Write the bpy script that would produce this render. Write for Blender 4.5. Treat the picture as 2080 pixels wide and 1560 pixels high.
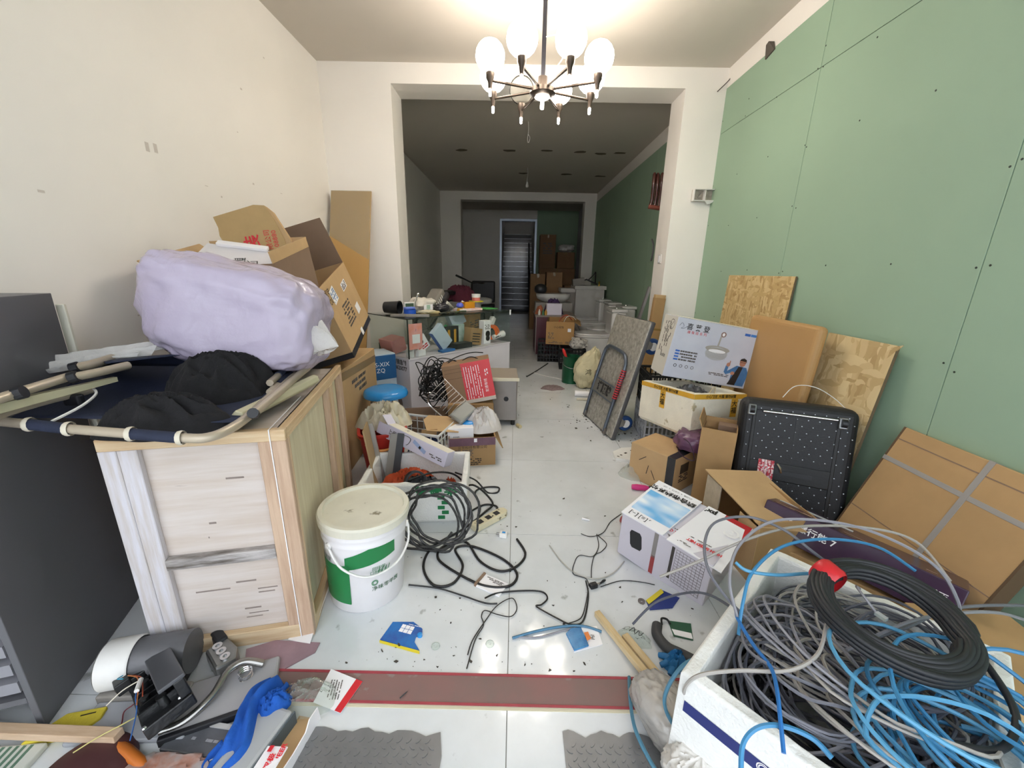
import bpy, math, random
from mathutils import Vector, Matrix, Euler, noise
R = math.radians
for o in list(bpy.data.objects): bpy.data.objects.remove(o)
scene = bpy.context.scene
COL = scene.collection

# ------------------------------------------------------------------ camera
CAM_H = 1.25
_p, _y, _r = R(15.934), R(-0.2427), R(1.0966)
FPX = 805.95
fw = Vector((math.sin(_y)*math.cos(_p), math.cos(_y)*math.cos(_p), -math.sin(_p)))
r0 = Vector((math.cos(_y), -math.sin(_y), 0)); u0 = r0.cross(fw)
rt = r0*math.cos(_r)+u0*math.sin(_r); up = -r0*math.sin(_r)+u0*math.cos(_r)
EYE = Vector((0, 0, CAM_H))
cd = bpy.data.cameras.new('camera'); cam = bpy.data.objects.new('camera', cd); COL.objects.link(cam)
cd.sensor_width = 36.0; cd.lens = FPX/2080*36.0; cd.clip_start = .02; cd.clip_end = 200
m = Matrix((rt, up, -fw)).transposed().to_4x4(); m.translation = EYE
cam.matrix_world = m
scene.camera = cam

# ------------------------------------------------------------------ daylight through the open shop front, exposure
w = bpy.data.worlds.new('overcast_sky'); scene.world = w; w.use_nodes = True
bg = w.node_tree.nodes['Background']; bg.inputs[0].default_value = (.86, .92, 1, 1); bg.inputs[1].default_value = 1.6
scene.view_settings.view_transform = 'Standard'; scene.view_settings.look = 'None'
scene.view_settings.gamma = 1; scene.view_settings.use_curve_mapping = False
scene.view_settings.exposure = 0.9
scene.cycles.max_bounces = 5; scene.cycles.diffuse_bounces = 4; scene.cycles.glossy_bounces = 3; scene.cycles.transmission_bounces = 3; scene.cycles.transparent_max_bounces = 10; scene.cycles.caustics_reflective = False; scene.cycles.caustics_refractive = False
scene.cycles.use_adaptive_sampling = True; scene.cycles.adaptive_threshold = .1; scene.cycles.adaptive_min_samples = 12
scene.cycles.sample_clamp_indirect = 6

def at(x, y, z=None, Y=None, X=None):
    """a point of the place measured in the photograph (2080x1560) on a known plane"""
    d = fw+rt*((x-1040)/FPX)-up*((y-780)/FPX)
    if z is not None: t = (z-CAM_H)/d.z
    elif Y is not None: t = Y/d.y
    else: t = X/d.x
    return EYE+d*t

# ------------------------------------------------------------------ materials
def srgb(c):
    if isinstance(c, str): c = [int(c[i:i+2], 16) for i in (0, 2, 4)]
    return tuple(((v/255+.055)/1.055)**2.4 if v/255 > .04045 else v/255/12.92 for v in c)
MATS = {}
def mat(name, col='cccccc', rough=.6, metal=0., var=0., vs=6., col2=None, bump=0., bs=40., emit=0., coat=0., stretch=None, detail=4., spec=.5, world=False, speck=None):
    if name in MATS: return MATS[name]
    M = bpy.data.materials.new(name); M.use_nodes = True
    nt = M.node_tree; b = nt.nodes['Principled BSDF']; L = nt.links
    c = srgb(col); b.inputs['Base Color'].default_value = (*c, 1)
    b.inputs['Roughness'].default_value = rough; b.inputs['Metallic'].default_value = metal
    b.inputs['Specular IOR Level'].default_value = spec
    if coat: b.inputs['Coat Weight'].default_value = coat; b.inputs['Coat Roughness'].default_value = .08
    if emit: b.inputs['Emission Color'].default_value = (*c, 1); b.inputs['Emission Strength'].default_value = emit
    out = None
    if var or bump or col2 or speck:
        if world: src = nt.nodes.new('ShaderNodeNewGeometry').outputs['Position']
        else: src = nt.nodes.new('ShaderNodeTexCoord').outputs['Object']
        if stretch:
            mp = nt.nodes.new('ShaderNodeMapping'); mp.inputs['Scale'].default_value = stretch
            L.new(src, mp.inputs['Vector']); src = mp.outputs[0]
    if var or col2:
        n = nt.nodes.new('ShaderNodeTexNoise'); n.inputs['Scale'].default_value = vs; n.inputs['Detail'].default_value = detail
        n.inputs['Roughness'].default_value = .62
        L.new(src, n.inputs['Vector'])
        rp = nt.nodes.new('ShaderNodeValToRGB')
        k = var if var else 1
        a = srgb(col2) if col2 else tuple(v*(1-k) for v in c)
        rp.color_ramp.elements[0].position = .34; rp.color_ramp.elements[1].position = .62
        rp.color_ramp.elements[0].color = (*a, 1); rp.color_ramp.elements[1].color = (*c, 1)
        L.new(n.outputs['Fac'], rp.inputs['Fac']); out = rp.outputs['Color']
    if speck:
        sc_, thr, scol = speck
        n2 = nt.nodes.new('ShaderNodeTexNoise'); n2.inputs['Scale'].default_value = sc_; n2.inputs['Detail'].default_value = 6
        L.new(src, n2.inputs['Vector'])
        r2 = nt.nodes.new('ShaderNodeValToRGB'); r2.color_ramp.elements[0].position = thr; r2.color_ramp.elements[1].position = thr+.05
        L.new(n2.outputs['Fac'], r2.inputs['Fac'])
        mx = nt.nodes.new('ShaderNodeMixRGB')
        L.new(r2.outputs['Color'], mx.inputs['Fac'])
        if out: L.new(out, mx.inputs['Color1'])
        else: mx.inputs['Color1'].default_value = (*c, 1)
        mx.inputs['Color2'].default_value = (*srgb(scol), 1); out = mx.outputs['Color']
    if out: L.new(out, b.inputs['Base Color'])
    if bump:
        n3 = nt.nodes.new('ShaderNodeTexNoise'); n3.inputs['Scale'].default_value = bs; n3.inputs['Detail'].default_value = 5
        L.new(src, n3.inputs['Vector'])
        bp = nt.nodes.new('ShaderNodeBump'); bp.inputs['Strength'].default_value = bump; bp.inputs['Distance'].default_value = .01
        L.new(n3.outputs['Fac'], bp.inputs['Height']); L.new(bp.outputs[0], b.inputs['Normal'])
    MATS[name] = M; return M
def clear(name, tint='eef4f0', body='ffffff', fac=.1, rough=.08, wrinkle=0., gloss=.35, bs=30):
    """thin see-through film or glass: transparent + a little body colour + fresnel gloss"""
    if name in MATS: return MATS[name]
    M = bpy.data.materials.new(name); M.use_nodes = True; nt = M.node_tree; L = nt.links
    for n in list(nt.nodes): nt.nodes.remove(n)
    o = nt.nodes.new('ShaderNodeOutputMaterial'); t = nt.nodes.new('ShaderNodeBsdfTransparent'); t.inputs[0].default_value = (*srgb(tint), 1)
    d = nt.nodes.new('ShaderNodeBsdfDiffuse'); d.inputs[0].default_value = (*srgb(body), 1)
    g = nt.nodes.new('ShaderNodeBsdfGlossy'); g.inputs['Roughness'].default_value = rough
    m1 = nt.nodes.new('ShaderNodeMixShader'); m1.inputs[0].default_value = fac; L.new(t.outputs[0], m1.inputs[1]); L.new(d.outputs[0], m1.inputs[2])
    lw = nt.nodes.new('ShaderNodeLayerWeight'); lw.inputs[0].default_value = gloss
    m2 = nt.nodes.new('ShaderNodeMixShader'); L.new(lw.outputs['Fresnel'], m2.inputs[0]); L.new(m1.outputs[0], m2.inputs[1]); L.new(g.outputs[0], m2.inputs[2])
    if wrinkle:
        tc = nt.nodes.new('ShaderNodeTexCoord'); n = nt.nodes.new('ShaderNodeTexNoise'); n.inputs['Scale'].default_value = bs; n.inputs['Detail'].default_value = 6
        n.inputs['Distortion'].default_value = 1.2
        L.new(tc.outputs['Object'], n.inputs['Vector']); bp = nt.nodes.new('ShaderNodeBump'); bp.inputs['Strength'].default_value = wrinkle; bp.inputs['Distance'].default_value = .02
        L.new(n.outputs['Fac'], bp.inputs['Height'])
        for q in (d, g): L.new(bp.outputs[0], q.inputs['Normal'])
        L.new(bp.outputs[0], lw.inputs['Normal'])
    L.new(m2.outputs[0], o.inputs[0]); MATS[name] = M; return M
card = mat('cardboard', 'c3a276', .85, var=.10, vs=5, bump=.05, bs=60)
card2 = mat('cardboard_dark', 'ab885c', .85, var=.12, vs=5, bump=.05, bs=60)
card_in = mat('cardboard_grey', '8d7460', .9, var=.1, vs=5)
white_p = mat('white_plastic', 'e6e4e0', .4, var=.06, vs=9)
foam = mat('polystyrene', 'eeeeea', .75, var=.08, vs=7, bump=.35, bs=120)
foam_d = mat('polystyrene_dirty', 'e8e2d0', .8, var=.12, vs=5, bump=.35, bs=110, speck=(14, .68, 'b5a98a'))
white_pr = mat('white_print', 'f2f0f2', .5)
black_pr = mat('black_print', '1c1a1a', .6)
red_pr = mat('red_print', 'd1202c', .5)
dark_pl = mat('dark_plastic', '1d1e22', .45)
blk_rub = mat('black_rubber', '17181a', .5, bump=.1, bs=90)
chrome = mat('chrome', 'd8d8da', .18, 1.)
steel = mat('brushed_steel', '8f8985', .3, 1., var=.15, vs=3, stretch=(1, 12, 1))
tape_m = mat('brown_tape', '8e7446', .25)
black_t = mat('black_tape', '2c2d31', .35)
film = clear('clear_film', fac=.12, wrinkle=.4, rough=.12, gloss=.05)
bag_m = clear('milky_plastic', tint='f2f2f0', body='e9e6e2', fac=.62, wrinkle=.7, rough=.22, bs=18, gloss=.06)
glass = clear('showcase_glass', tint='fbfdfc', body='9fb8aa', fac=.03, rough=.02, gloss=.05)
pine = mat('pine', 'd6bfa0', .7, col2='c2a27c', vs=4, stretch=(14, 14, 1), bump=.15, bs=20)
pine_y = mat('pine_y', 'd6bd98', .7, col2='c2a27c', vs=4, stretch=(14, 1, 14), bump=.15, bs=20)
pine_x = mat('pine_x', 'd6bf9c', .7, col2='c2a27c', vs=4, stretch=(1, 14, 14), bump=.15, bs=20)
print_grey = mat('faint_print', '5a5450', .6)

# ------------------------------------------------------------------ mesh tools
class MB:
    def __init__(s): s.v = []; s.f = []
    def add(s, vs, fs, M=None):
        k = len(s.v); s.v += [tuple(M@Vector(p)) if M else tuple(p) for p in vs]; s.f += [tuple(i+k for i in f) for f in fs]; return s
    def hexa(s, p, M=None): return s.add(p, [(0, 3, 2, 1), (4, 5, 6, 7), (0, 1, 5, 4), (1, 2, 6, 5), (2, 3, 7, 6), (3, 0, 4, 7)], M)
    def mm(s, x0, x1, y0, y1, z0, z1, M=None):
        return s.hexa([(x0, y0, z0), (x1, y0, z0), (x1, y1, z0), (x0, y1, z0), (x0, y0, z1), (x1, y0, z1), (x1, y1, z1), (x0, y1, z1)], M)
    def box(s, c, d, M=None):
        return s.mm(c[0]-d[0]/2, c[0]+d[0]/2, c[1]-d[1]/2, c[1]+d[1]/2, c[2]-d[2]/2, c[2]+d[2]/2, M)
    def prism(s, poly, z0, z1, M=None):
        n = len(poly); vs = [(x, y, z0) for x, y in poly]+[(x, y, z1) for x, y in poly]
        return s.add(vs, [tuple(range(n-1, -1, -1)), tuple(range(n, 2*n))]+[(i, (i+1) % n, n+(i+1) % n, n+i) for i in range(n)], M)
    def tube(s, pts, r=.01, n=8, closed=False, M=None):
        pts = [Vector(p) for p in pts]; N = len(pts); rr = r if isinstance(r, (list, tuple)) else [r]*N
        vs = []; fs = []; t0 = None; a = None
        for i, p in enumerate(pts):
            if closed: t = (pts[(i+1) % N]-pts[i-1])
            else: t = pts[min(i+1, N-1)]-pts[max(i-1, 0)]
            t = t.normalized() if t.length > 1e-9 else Vector((0, 0, 1))
            if a is None:
                a = t.orthogonal().normalized()
            else:
                a = a-t*a.dot(t); a = a.normalized() if a.length > 1e-6 else t.orthogonal().normalized()
            b = t.cross(a)
            for k in range(n):
                th = 2*math.pi*k/n; vs.append(p+(a*math.cos(th)+b*math.sin(th))*rr[i])
        for i in range(N if closed else N-1):
            j = (i+1) % N
            for k in range(n): fs.append((i*n+k, i*n+(k+1) % n, j*n+(k+1) % n, j*n+k))
        if not closed: fs += [tuple(range(n-1, -1, -1)), tuple(range((N-1)*n, N*n))]
        return s.add(vs, fs, M)
    def lathe(s, prof, n=24, M=None, a0=0., a1=360.):
        full = abs(a1-a0) > 359.9; m_ = n if full else n+1; vs = []; fs = []
        for r, z in prof:
            for k in range(m_):
                th = R(a0+(a1-a0)*k/n); vs.append((r*math.cos(th), r*math.sin(th), z))
        for i in range(len(prof)-1):
            for k in range(n): 
                k2 = (k+1) % m_ if full else k+1
                fs.append((i*m_+k, i*m_+k2, (i+1)*m_+k2, (i+1)*m_+k))
        return s.add(vs, fs, M)
    def grid(s, fn, nu, nv, cu=False, M=None):
        vs = []; fs = []; mu = nu if cu else nu+1
        for j in range(nv+1):
            for i in range(mu): vs.append(fn(i/nu, j/nv))
        for j in range(nv):
            for i in range(nu):
                i2 = (i+1) % mu if cu else i+1
                fs.append((j*mu+i, j*mu+i2, (j+1)*mu+i2, (j+1)*mu+i))
        return s.add(vs, fs, M)
    def build(s, name, m_, parent=None, loc=None, rot=None, M=None, smooth=False, bevel=0., thick=0., seg=2, sub=0):
        me = bpy.data.meshes.new(name); me.from_pydata(s.v, [], s.f); me.validate(); me.update()
        if isinstance(m_, str): m_ = MATS[m_]
        me.materials.append(m_)
        if smooth: me.polygons.foreach_set('use_smooth', [True]*len(me.polygons)); me.set_sharp_from_angle(angle=R(50))
        o = bpy.data.objects.new(name, me); COL.objects.link(o)
        if parent: o.parent = parent
        if M is not None: o.matrix_basis = M
        if loc is not None: o.location = loc
        if rot is not None: o.rotation_euler = [R(a) for a in rot]
        if thick:
            q = o.modifiers.new('solid', 'SOLIDIFY'); q.thickness = thick; q.offset = 0
        if bevel:
            q = o.modifiers.new('bev', 'BEVEL'); q.width = bevel; q.segments = seg; q.limit_method = 'ANGLE'
        if sub:
            q = o.modifiers.new('sub', 'SUBSURF'); q.levels = sub; q.render_levels = sub
        return o
def tag(o, label, cat, group=None):
    o['label'] = label; o['category'] = cat
    if group: o['group'] = group
    return o
def thing(name, label, cat, loc=(0, 0, 0), rot=(0, 0, 0), group=None):
    o = bpy.data.objects.new(name, None); COL.objects.link(o); o.empty_display_size = .05
    o.location = loc; o.rotation_euler = [R(a) for a in rot]
    return tag(o, label, cat, group)
def struct(o): o['kind'] = 'structure'; return o
def TR(loc=(0, 0, 0), rot=(0, 0, 0), sc=None):
    M = Matrix.Translation(loc)@Euler([R(a) for a in rot]).to_matrix().to_4x4()
    if sc: M = M@Matrix.Diagonal((*sc, 1))
    return M
def face_m(face, d, u, v, e=.0008, spin=0):
    x, y, z = d
    T, rr = {'front': ((u, -y/2-e, v), (90, 0, 0)), 'right': ((x/2+e, u, v), (90, 0, 90)), 'left': ((-x/2-e, u, v), (90, 0, -90)),
             'top': ((u, v, z+e), (0, 0, 0)), 'back': ((u, y/2+e, v), (90, 0, 180))}[face]
    return TR(T, rr)@TR((0, 0, 0), (0, 0, spin))
def text(s, size, m_, parent, M, name='lettering', sx=1., bold=0.):
    cu = bpy.data.curves.new('t', 'FONT'); cu.body = s; cu.size = size; cu.align_x = 'CENTER'; cu.align_y = 'CENTER'; cu.resolution_u = 2; cu.offset = bold; cu.space_line = 1.0
    o = bpy.data.objects.new('t', cu); COL.objects.link(o)
    dg = bpy.context.evaluated_depsgraph_get(); me = bpy.data.meshes.new_from_object(o.evaluated_get(dg)); bpy.data.objects.remove(o); bpy.data.curves.remove(cu)
    me.materials.clear(); me.materials.append(MATS[m_] if isinstance(m_, str) else m_)
    q = bpy.data.objects.new(name, me); COL.objects.link(q); q.parent = parent; q.matrix_basis = M@Matrix.Diagonal((sx, 1, 1, 1)); return q
def decal(parent, M, w_, h_, m_, name='print'):
    return MB().mm(-w_/2, w_/2, -h_/2, h_/2, -.0003, .0003).build(name, m_, parent, M=M)
def scrib(parent, M, w_, h_, rows, m_, seed=1, name='small_print', fill=.75, words=6):
    rnd = random.Random(seed); b = MB(); rh = h_/rows
    for i in range(rows):
        x = -w_/2; y = h_/2-rh*(i+.5)
        while x < w_/2:
            ww = rnd.uniform(.4, 1.3)*w_/words
            if x+ww > w_/2: ww = w_/2-x
            if rnd.random() < fill and ww > .001: b.mm(x, x+ww*.85, y-rh*.28, y+rh*.28, -.0002, .0002)
            x += ww
    if b.v: return b.build(name, m_, parent, M=M)
def cr(pts, n=6, closed=False):
    """smooth curve through points"""
    P = [Vector(p) for p in pts]; N = len(P); out = []
    for i in range(N if closed else N-1):
        if closed: a, b, c, d = P[i-1], P[i], P[(i+1) % N], P[(i+2) % N]
        else: a, b, c, d = P[max(i-1, 0)], P[i], P[i+1], P[min(i+2, N-1)]
        for k in range(n):
            t = k/n; out.append(.5*((2*b)+(c-a)*t+(2*a-5*b+4*c-d)*t*t+(3*b-a-3*c+d)*t**3))
    if not closed: out.append(P[-1])
    return out
def blob(c, r, seed=1, amp=.15, freq=3., e=.8, nu=40, nv=24, ridge=0., rf=6., flat=None, M=None, pinch=None):
    """crumpled or padded closed form: superellipsoid + noise"""
    off = Vector((seed*7.3, seed*3.1, seed*1.7)); c = Vector(c); sg = lambda v, p: math.copysign(abs(v)**p, v)
    def fn(u, v):
        th = 2*math.pi*u; ph = math.pi*(v-.5)
        d = Vector((sg(math.cos(ph), e)*sg(math.cos(th), e), sg(math.cos(ph), e)*sg(math.sin(th), e), sg(math.sin(ph), e)))
        k = 1+amp*noise.fractal(d*freq*.5+off, 1., 2., 3)
        if ridge: k -= ridge*abs(noise.noise(d*rf*.5+off*2+Vector((0, 0, .7*noise.noise(d*2+off)))))
        p = Vector((d.x*r[0]*k, d.y*r[1]*k, d.z*r[2]*k))
        if pinch: p = pinch(p, d)
        if flat is not None and p.z < flat: p.z = flat
        return c+p
    return MB().grid(fn, nu, nv, cu=True, M=M)
def carton(name, label, loc, rot, d, m_=None, group=None, openb=False, flaps=(), tape=None, cat='box', inner=None):
    """cardboard box, origin at the middle of its base; flaps: (side, length, angle from upright, outward +)"""
    m_ = m_ or card; t = thing(name, label, cat, loc, rot, group); x, y, z = d; k = .005
    b = MB()
    if openb:
        b.mm(-x/2, x/2, -y/2, -y/2+k, 0, z).mm(-x/2, x/2, y/2-k, y/2, 0, z).mm(-x/2, -x/2+k, -y/2+k, y/2-k, 0, z).mm(x/2-k, x/2, -y/2+k, y/2-k, 0, z).mm(-x/2+k, x/2-k, -y/2+k, y/2-k, 0, k)
        b.build('body', m_, t)
    else: b.mm(-x/2, x/2, -y/2, y/2, 0, z).build('body', m_, t, bevel=.004)
    for side, ln, an in flaps:
        wv = x if side in ('front', 'back') else y
        M = {'front': TR((0, -y/2, z), (an, 0, 0)), 'back': TR((0, y/2, z), (-an, 0, 0)), 'left': TR((-x/2, 0, z), (0, -an, 0))@TR((0, 0, 0), (0, 0, 90)), 'right': TR((x/2, 0, z), (0, an, 0))@TR((0, 0, 0), (0, 0, 90))}[side]
        MB().mm(-wv/2+.004, wv/2-.004, -k/2, k/2, 0, ln).build('flap', inner or m_, t, M=M)
    if tape:
        if tape == 'x': MB().mm(-x/2-.0006, x/2+.0006, -.024, .024, z, z+.0008).mm(-x/2-.0009, -x/2, -.024, .024, z-.08, z).mm(x/2, x/2+.0009, -.024, .024, z-.08, z).build('tape', tape_m, t)
        else: MB().mm(-.024, .024, -y/2-.0006, y/2+.0006, z, z+.0008).mm(-.024, .024, -y/2-.0009, -y/2, z-.08, z).build('tape', tape_m, t)
    return t
def cable(name, label, pts, r, m_, cat='cable', group=None, n=6, k=6, closed=False):
    b = MB().tube(cr(pts, k, closed), r, n, closed); o = b.build(name, m_, smooth=True); return tag(o, label, cat, group)
# ------------------------------------------------------------------ the setting
XL, XR, ZC = -1.757, 1.815, 2.96
YF, YB = -.6, 12.6
wall_m = mat('painted_plaster', 'f3eee7', .8, var=.03, vs=1.2, bump=.04, bs=30)
ceil_m = mat('ceiling_paint', 'd0c8bd', .85, var=.03, vs=1)
lav_m = mat('bare_plaster', 'c9c3cc', .85, var=.06, vs=2)
green_m = mat('green_gypsum_board', '9bb59c', .75, var=.035, vs=1.4)
tile_m = mat('polished_tile', 'dfe2e4', .11, col2='ced1d2', vs=1.6, detail=9, world=True, speck=(11, .665, 'aaacab'))
nt = tile_m.node_tree; b_ = nt.nodes['Principled BSDF']
g_ = nt.nodes.new('ShaderNodeNewGeometry'); n_ = nt.nodes.new('ShaderNodeTexNoise'); n_.inputs['Scale'].default_value = .9; n_.inputs['Detail'].default_value = 2
nt.links.new(g_.outputs['Position'], n_.inputs['Vector']); mr = nt.nodes.new('ShaderNodeMapRange'); mr.inputs[1].default_value = .35; mr.inputs[2].default_value = .7; mr.inputs[3].default_value = .045; mr.inputs[4].default_value = .13
nt.links.new(n_.outputs['Fac'], mr.inputs[0]); nt.links.new(mr.outputs[0], b_.inputs['Roughness'])
grout = mat('grout', '9c9c98', .9)
floor = struct(MB().mm(XL-.1, XR+.1, YF, YB+5, -.12, -.003).build('floor', grout))
tm = MB().mm(-.3985, .3985, -.3985, .3985, -.003, .0).build('tile', tile_m, floor)
ys = [1.68+.8*i-.4 for i in range(0, 15)]
first = True
spots = [(x, y) for y in ys+[.48, -.3] for x in (-1.6, -.8+.4-.4, 0, .8, 1.6) for x in [x+.4-.4]]
tile_xy = []
for y in [1.28-.8+.8*i for i in range(-1, 15)]:
    for i in range(-3, 3): tile_xy.append((.4+.8*i, y))
for x, y in tile_xy:
    if x-.4 > XR or x+.4 < XL: continue
    o = tm if first else tm.copy()
    if not first: COL.objects.link(o); o.parent = floor
    first = False; o.location = (x, y, 0)
pave = mat('pavement', 'b5b3ad', .9, var=.1, vs=3)
struct(MB().mm(-14, 14, -16, YF-.002, -.1, -.004).build('ground', pave))
# left wall, ceiling
wl = struct(MB().mm(XL-.12, XL, YF, YB, 0, ZC).build('wall_left', wall_m))
struct(MB().mm(XL-.12, XR+.15, YF, YB, ZC, ZC+.12).build('ceiling', ceil_m))
wr = struct(MB().mm(XR, XR+.12, YF, YB, 0, ZC).build('wall_right', lav_m))
band = MB().mm(XR-.012, XR, YF, 4.04, 2.808, ZC).mm(XR-.012, XR, 4.37, 9.8, 2.79, ZC).mm(XR-.012, XR, 4.37, 4.9, 0, 2.79)
band.build('plaster_band', wall_m, wr)
screw_m = mat('screw_dark', '2a332c', .6)
def board(y0, y1, z0, z1, seed, studs=True):
    o = MB().mm(XR-.015, XR, y0+.0015, y1-.0015, z0, z1).build('gypsum_board', green_m, wr, bevel=.001, seg=1)
    if not studs: return
    rnd = random.Random(seed); sb = MB(); n = 3
    for k in range(n+1):
        yy = y0+(y1-y0)*k/n+(.017 if k == 0 else -.017 if k == n else 0); zz = z0+.12
        while zz < z1:
            if rnd.random() < .9:
                dy = rnd.uniform(-.012, .012); rr = .0045
                sb.prism([(rr*math.cos(a*1.047), rr*math.sin(a*1.047)) for a in range(6)], -.0006, .0006, TR((XR-.0155, yy+dy, zz+rnd.uniform(-.03, .03)), (0, 90, 0)))
            zz += .385
    s_ = sb.build('screws', screw_m, o); s_['kind'] = 'stuff'
for i, (a, b2) in enumerate([(-.6, .4), (.4, 1.616), (1.616, 2.82), (2.82, 4.04)]):
    board(a, b2, .01, 2.452, 10+i); board(a, b2, 2.455, 2.806, 20+i)
for i, (a, b2) in enumerate([(5.1, 5.75), (5.75, 6.97), (6.97, 8.19), (8.19, 9.8)]): board(a, b2, .01, 2.788, 30+i, False)
# piers and beams between the rooms
mid = MB().mm(XL, -1.127, 4.04, 4.37, 0, ZC).mm(1.445, XR, 4.04, 4.37, 0, ZC).mm(-1.127, 1.445, 4.04, 4.37, 2.803, ZC)
wm = struct(mid.build('wall_middle', wall_m))
rear = MB().mm(XL, -1.29, 9.8, 10.1, 0, ZC).mm(1.54, XR, 9.8, 10.1, 0, ZC).mm(-1.29, 1.54, 9.8, 10.1, 2.785, ZC)
struct(rear.build('wall_rear', wall_m))
green_d = green_m
back = MB().mm(XL, -.50, YB, YB+.12, 0, ZC).mm(-.50, .60, YB, YB+.12, 2.72, ZC)
struct(back.build('wall_back', wall_m))
struct(MB().mm(.60, XR, YB, YB+.12, 0, ZC).build('wall_back_green', green_m))
frame_m = mat('door_frame_metal', 'a9b4c4', .35, .6)
struct(MB().mm(-.50, -.44, YB-.02, YB+.14, 0, 2.72).mm(.54, .60, YB-.02, YB+.14, 0, 2.72).mm(-.44, .54, YB-.02, YB+.14, 2.66, 2.72).build('trim_1', frame_m))
# stairs going up, lit by sky through the gap left in the stairwell roof
st_m = mat('dark_granite', '23232b', .16, var=.3, vs=30)
nos = mat('stair_nosing', 'b9bcc4', .3, .8)
stair_w = struct(MB().mm(-.62, -.5, YB+.12, YB+5.2, 0, 6).mm(.6, .72, YB+.12, YB+5.2, 0, 6).mm(-.62, .72, YB+5.2, YB+5.3, 0, 6).mm(-.62, .72, YB+.12, YB+.13, ZC, 6).mm(-.62, .72, YB+.13, YB+4.8, 5.9, 6).build('wall_stairwell_shade_roof', wall_m))  # stairwell walls plus an unseen roof slab added to dim the stairs
sm = None
stairs = struct(MB().hexa([(-.5, YB+.35, .0), (.6, YB+.35, .0), (.6, YB+4.5, 0), (-.5, YB+4.5, 0), (-.5, YB+.45, .05), (.6, YB+.45, .05), (.6, YB+4.5, 2.6), (-.5, YB+4.5, 2.6)]).build('staircase', st_m))
for i in range(15):
    y = YB+.3+.27*i; z = .175*(i+1)
    if sm is None:
        sm = MB().mm(-.49, .59, 0, .28, -.175, 0).build('step', st_m, stairs); nm = MB().mm(-.49, .59, -.004, .012, -.006, .003).build('nosing', nos, sm)
        sm.location = (0, y, z)
    else:
        c = sm.copy(); COL.objects.link(c); c.parent = stairs; c.location = (0, y, z); e = nm.copy(); COL.objects.link(e); e.parent = c
# worn red threshold strip
th_m = mat('threshold_maroon', '8b6661', .6, col2='7a6862', vs=3, speck=(18, .64, '8d807a'), world=True)
th_e = mat('threshold_edge', 'a33d48', .5, var=.15, vs=20)
thr = struct(MB().mm(-.80, XR, .872, .970, .0, .003).build('threshold', th_m))
MB().mm(-.80, XR, .962, .970, .003, .0045).mm(-.80, XR, .872, .879, .003, .0045).build('edge_strip', th_e, thr)
MB().mm(-.80, XR, .862, .872, .0, .0015).build('glue_line', mat('old_glue', 'cfc8ae', .8), thr)
# stained patches on the far ceiling
stain = mat('ceiling_stain', '6b5f4d', .9, var=.3, vs=20)
rnd = random.Random(4)
pm = None
for i, (px, py) in enumerate([(938, 305), (1035, 306), (1110, 306), (1178, 309), (1220, 312), (1258, 311), (1062, 352), (1150, 354), (1218, 358)]):
    p = at(px, py, z=ZC-.001)
    poly = [(math.cos(a*.628)*.1*rnd.uniform(.7, 1.2), math.sin(a*.628)*.06*rnd.uniform(.6, 1.2)) for a in range(10)]
    MB().prism(poly, -.001, 0).build('ceiling_patch', stain, bpy.data.objects['ceiling'], loc=p)
# scuffs on the left wall
scuff = mat('wall_scuff', 'd2c9c0', .9); sb = MB(); rnd = random.Random(9)
for k in range(26):
    y = rnd.uniform(1.3, 4); z = rnd.uniform(1, 2.7); l = rnd.uniform(.008, .03)
    sb.mm(XL, XL+.0006, y, y+l, z, z+rnd.uniform(.002, .012))
for px, py in [(295, 297), (312, 300)]:
    p = at(px, py, X=XL); sb.mm(XL, XL+.0008, p.y, p.y+.02, p.z-.02, p.z+.02)
q = sb.build('scuff_marks', scuff, wl); q['kind'] = 'stuff'
# ------------------------------------------------------------------ chandelier (its own light), pendant bulbs
blackm = mat('black_metal', '2b2a30', .4, .5)
brass_d = mat('dark_bronze', '4a4038', .35, .7)
glow = mat('lit_globe', 'fff5e8', .3, emit=14.5)
ch = thing('chandelier', 'black multi-arm chandelier with glowing round bulbs hanging from the ceiling', 'chandelier', (.15, 3.02, ZC))
zc = -.565
MB().lathe([(0, 0), (.075, 0), (.075, -.02), (.03, -.06), (.018, -.09), (.0, -.09)], 24).build('canopy', blackm, ch, smooth=True)
MB().tube([(0, 0, -.07), (0, 0, zc+.06)], .014, 10).build('stem', blackm, ch, smooth=True)
MB().lathe([(0, .07), (.03, .065), (.035, .0), (.085, -.005), (.085, -.03), (.05, -.045), (0, -.05)], 28, TR((0, 0, zc))).build('hub', brass_d, ch, smooth=True)
angs = [22, 67, 112, 157, 202, 247, 292, 337]
cg = clear('clear_globe', tint='fbf8f0', fac=.05, rough=.03, gloss=.08)
for i, a in enumerate(angs):
    c, s = math.cos(R(a)), math.sin(R(a)); r_ = .36
    arm = MB().tube([(c*.06, s*.06, zc-.01), (c*r_, s*r_, zc-.012)], .008, 8).build('arm', brass_d, ch, smooth=True)
    MB().lathe([(0, -.06), (.012, -.055), (.016, -.02), (.026, .0), (.028, .03), (.0, .03)], 16, TR((c*r_, s*r_, zc))).build('lamp_holder', brass_d, arm, smooth=True)
    MB().lathe([(.0, .028)]+[(.09*math.sin(R(t)), .115-.09*math.cos(R(t))) for t in range(18, 181, 18)], 20, TR((c*r_, s*r_, zc))).build('globe', cg if i == 2 else glow, arm, smooth=True)
    MB().lathe([(0, -.10), (.008, -.095), (.010, -.06), (0, -.06)], 12, TR((c*r_, s*r_, zc))).build('candle_tip', glow, arm, smooth=True)
MB().lathe([(0, -.12), (.012, -.115), (.012, -.07), (.05, -.05), (0, -.045)], 16, TR((0, 0, zc))).build('bottom_bulb', glow, ch, smooth=True)
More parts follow.
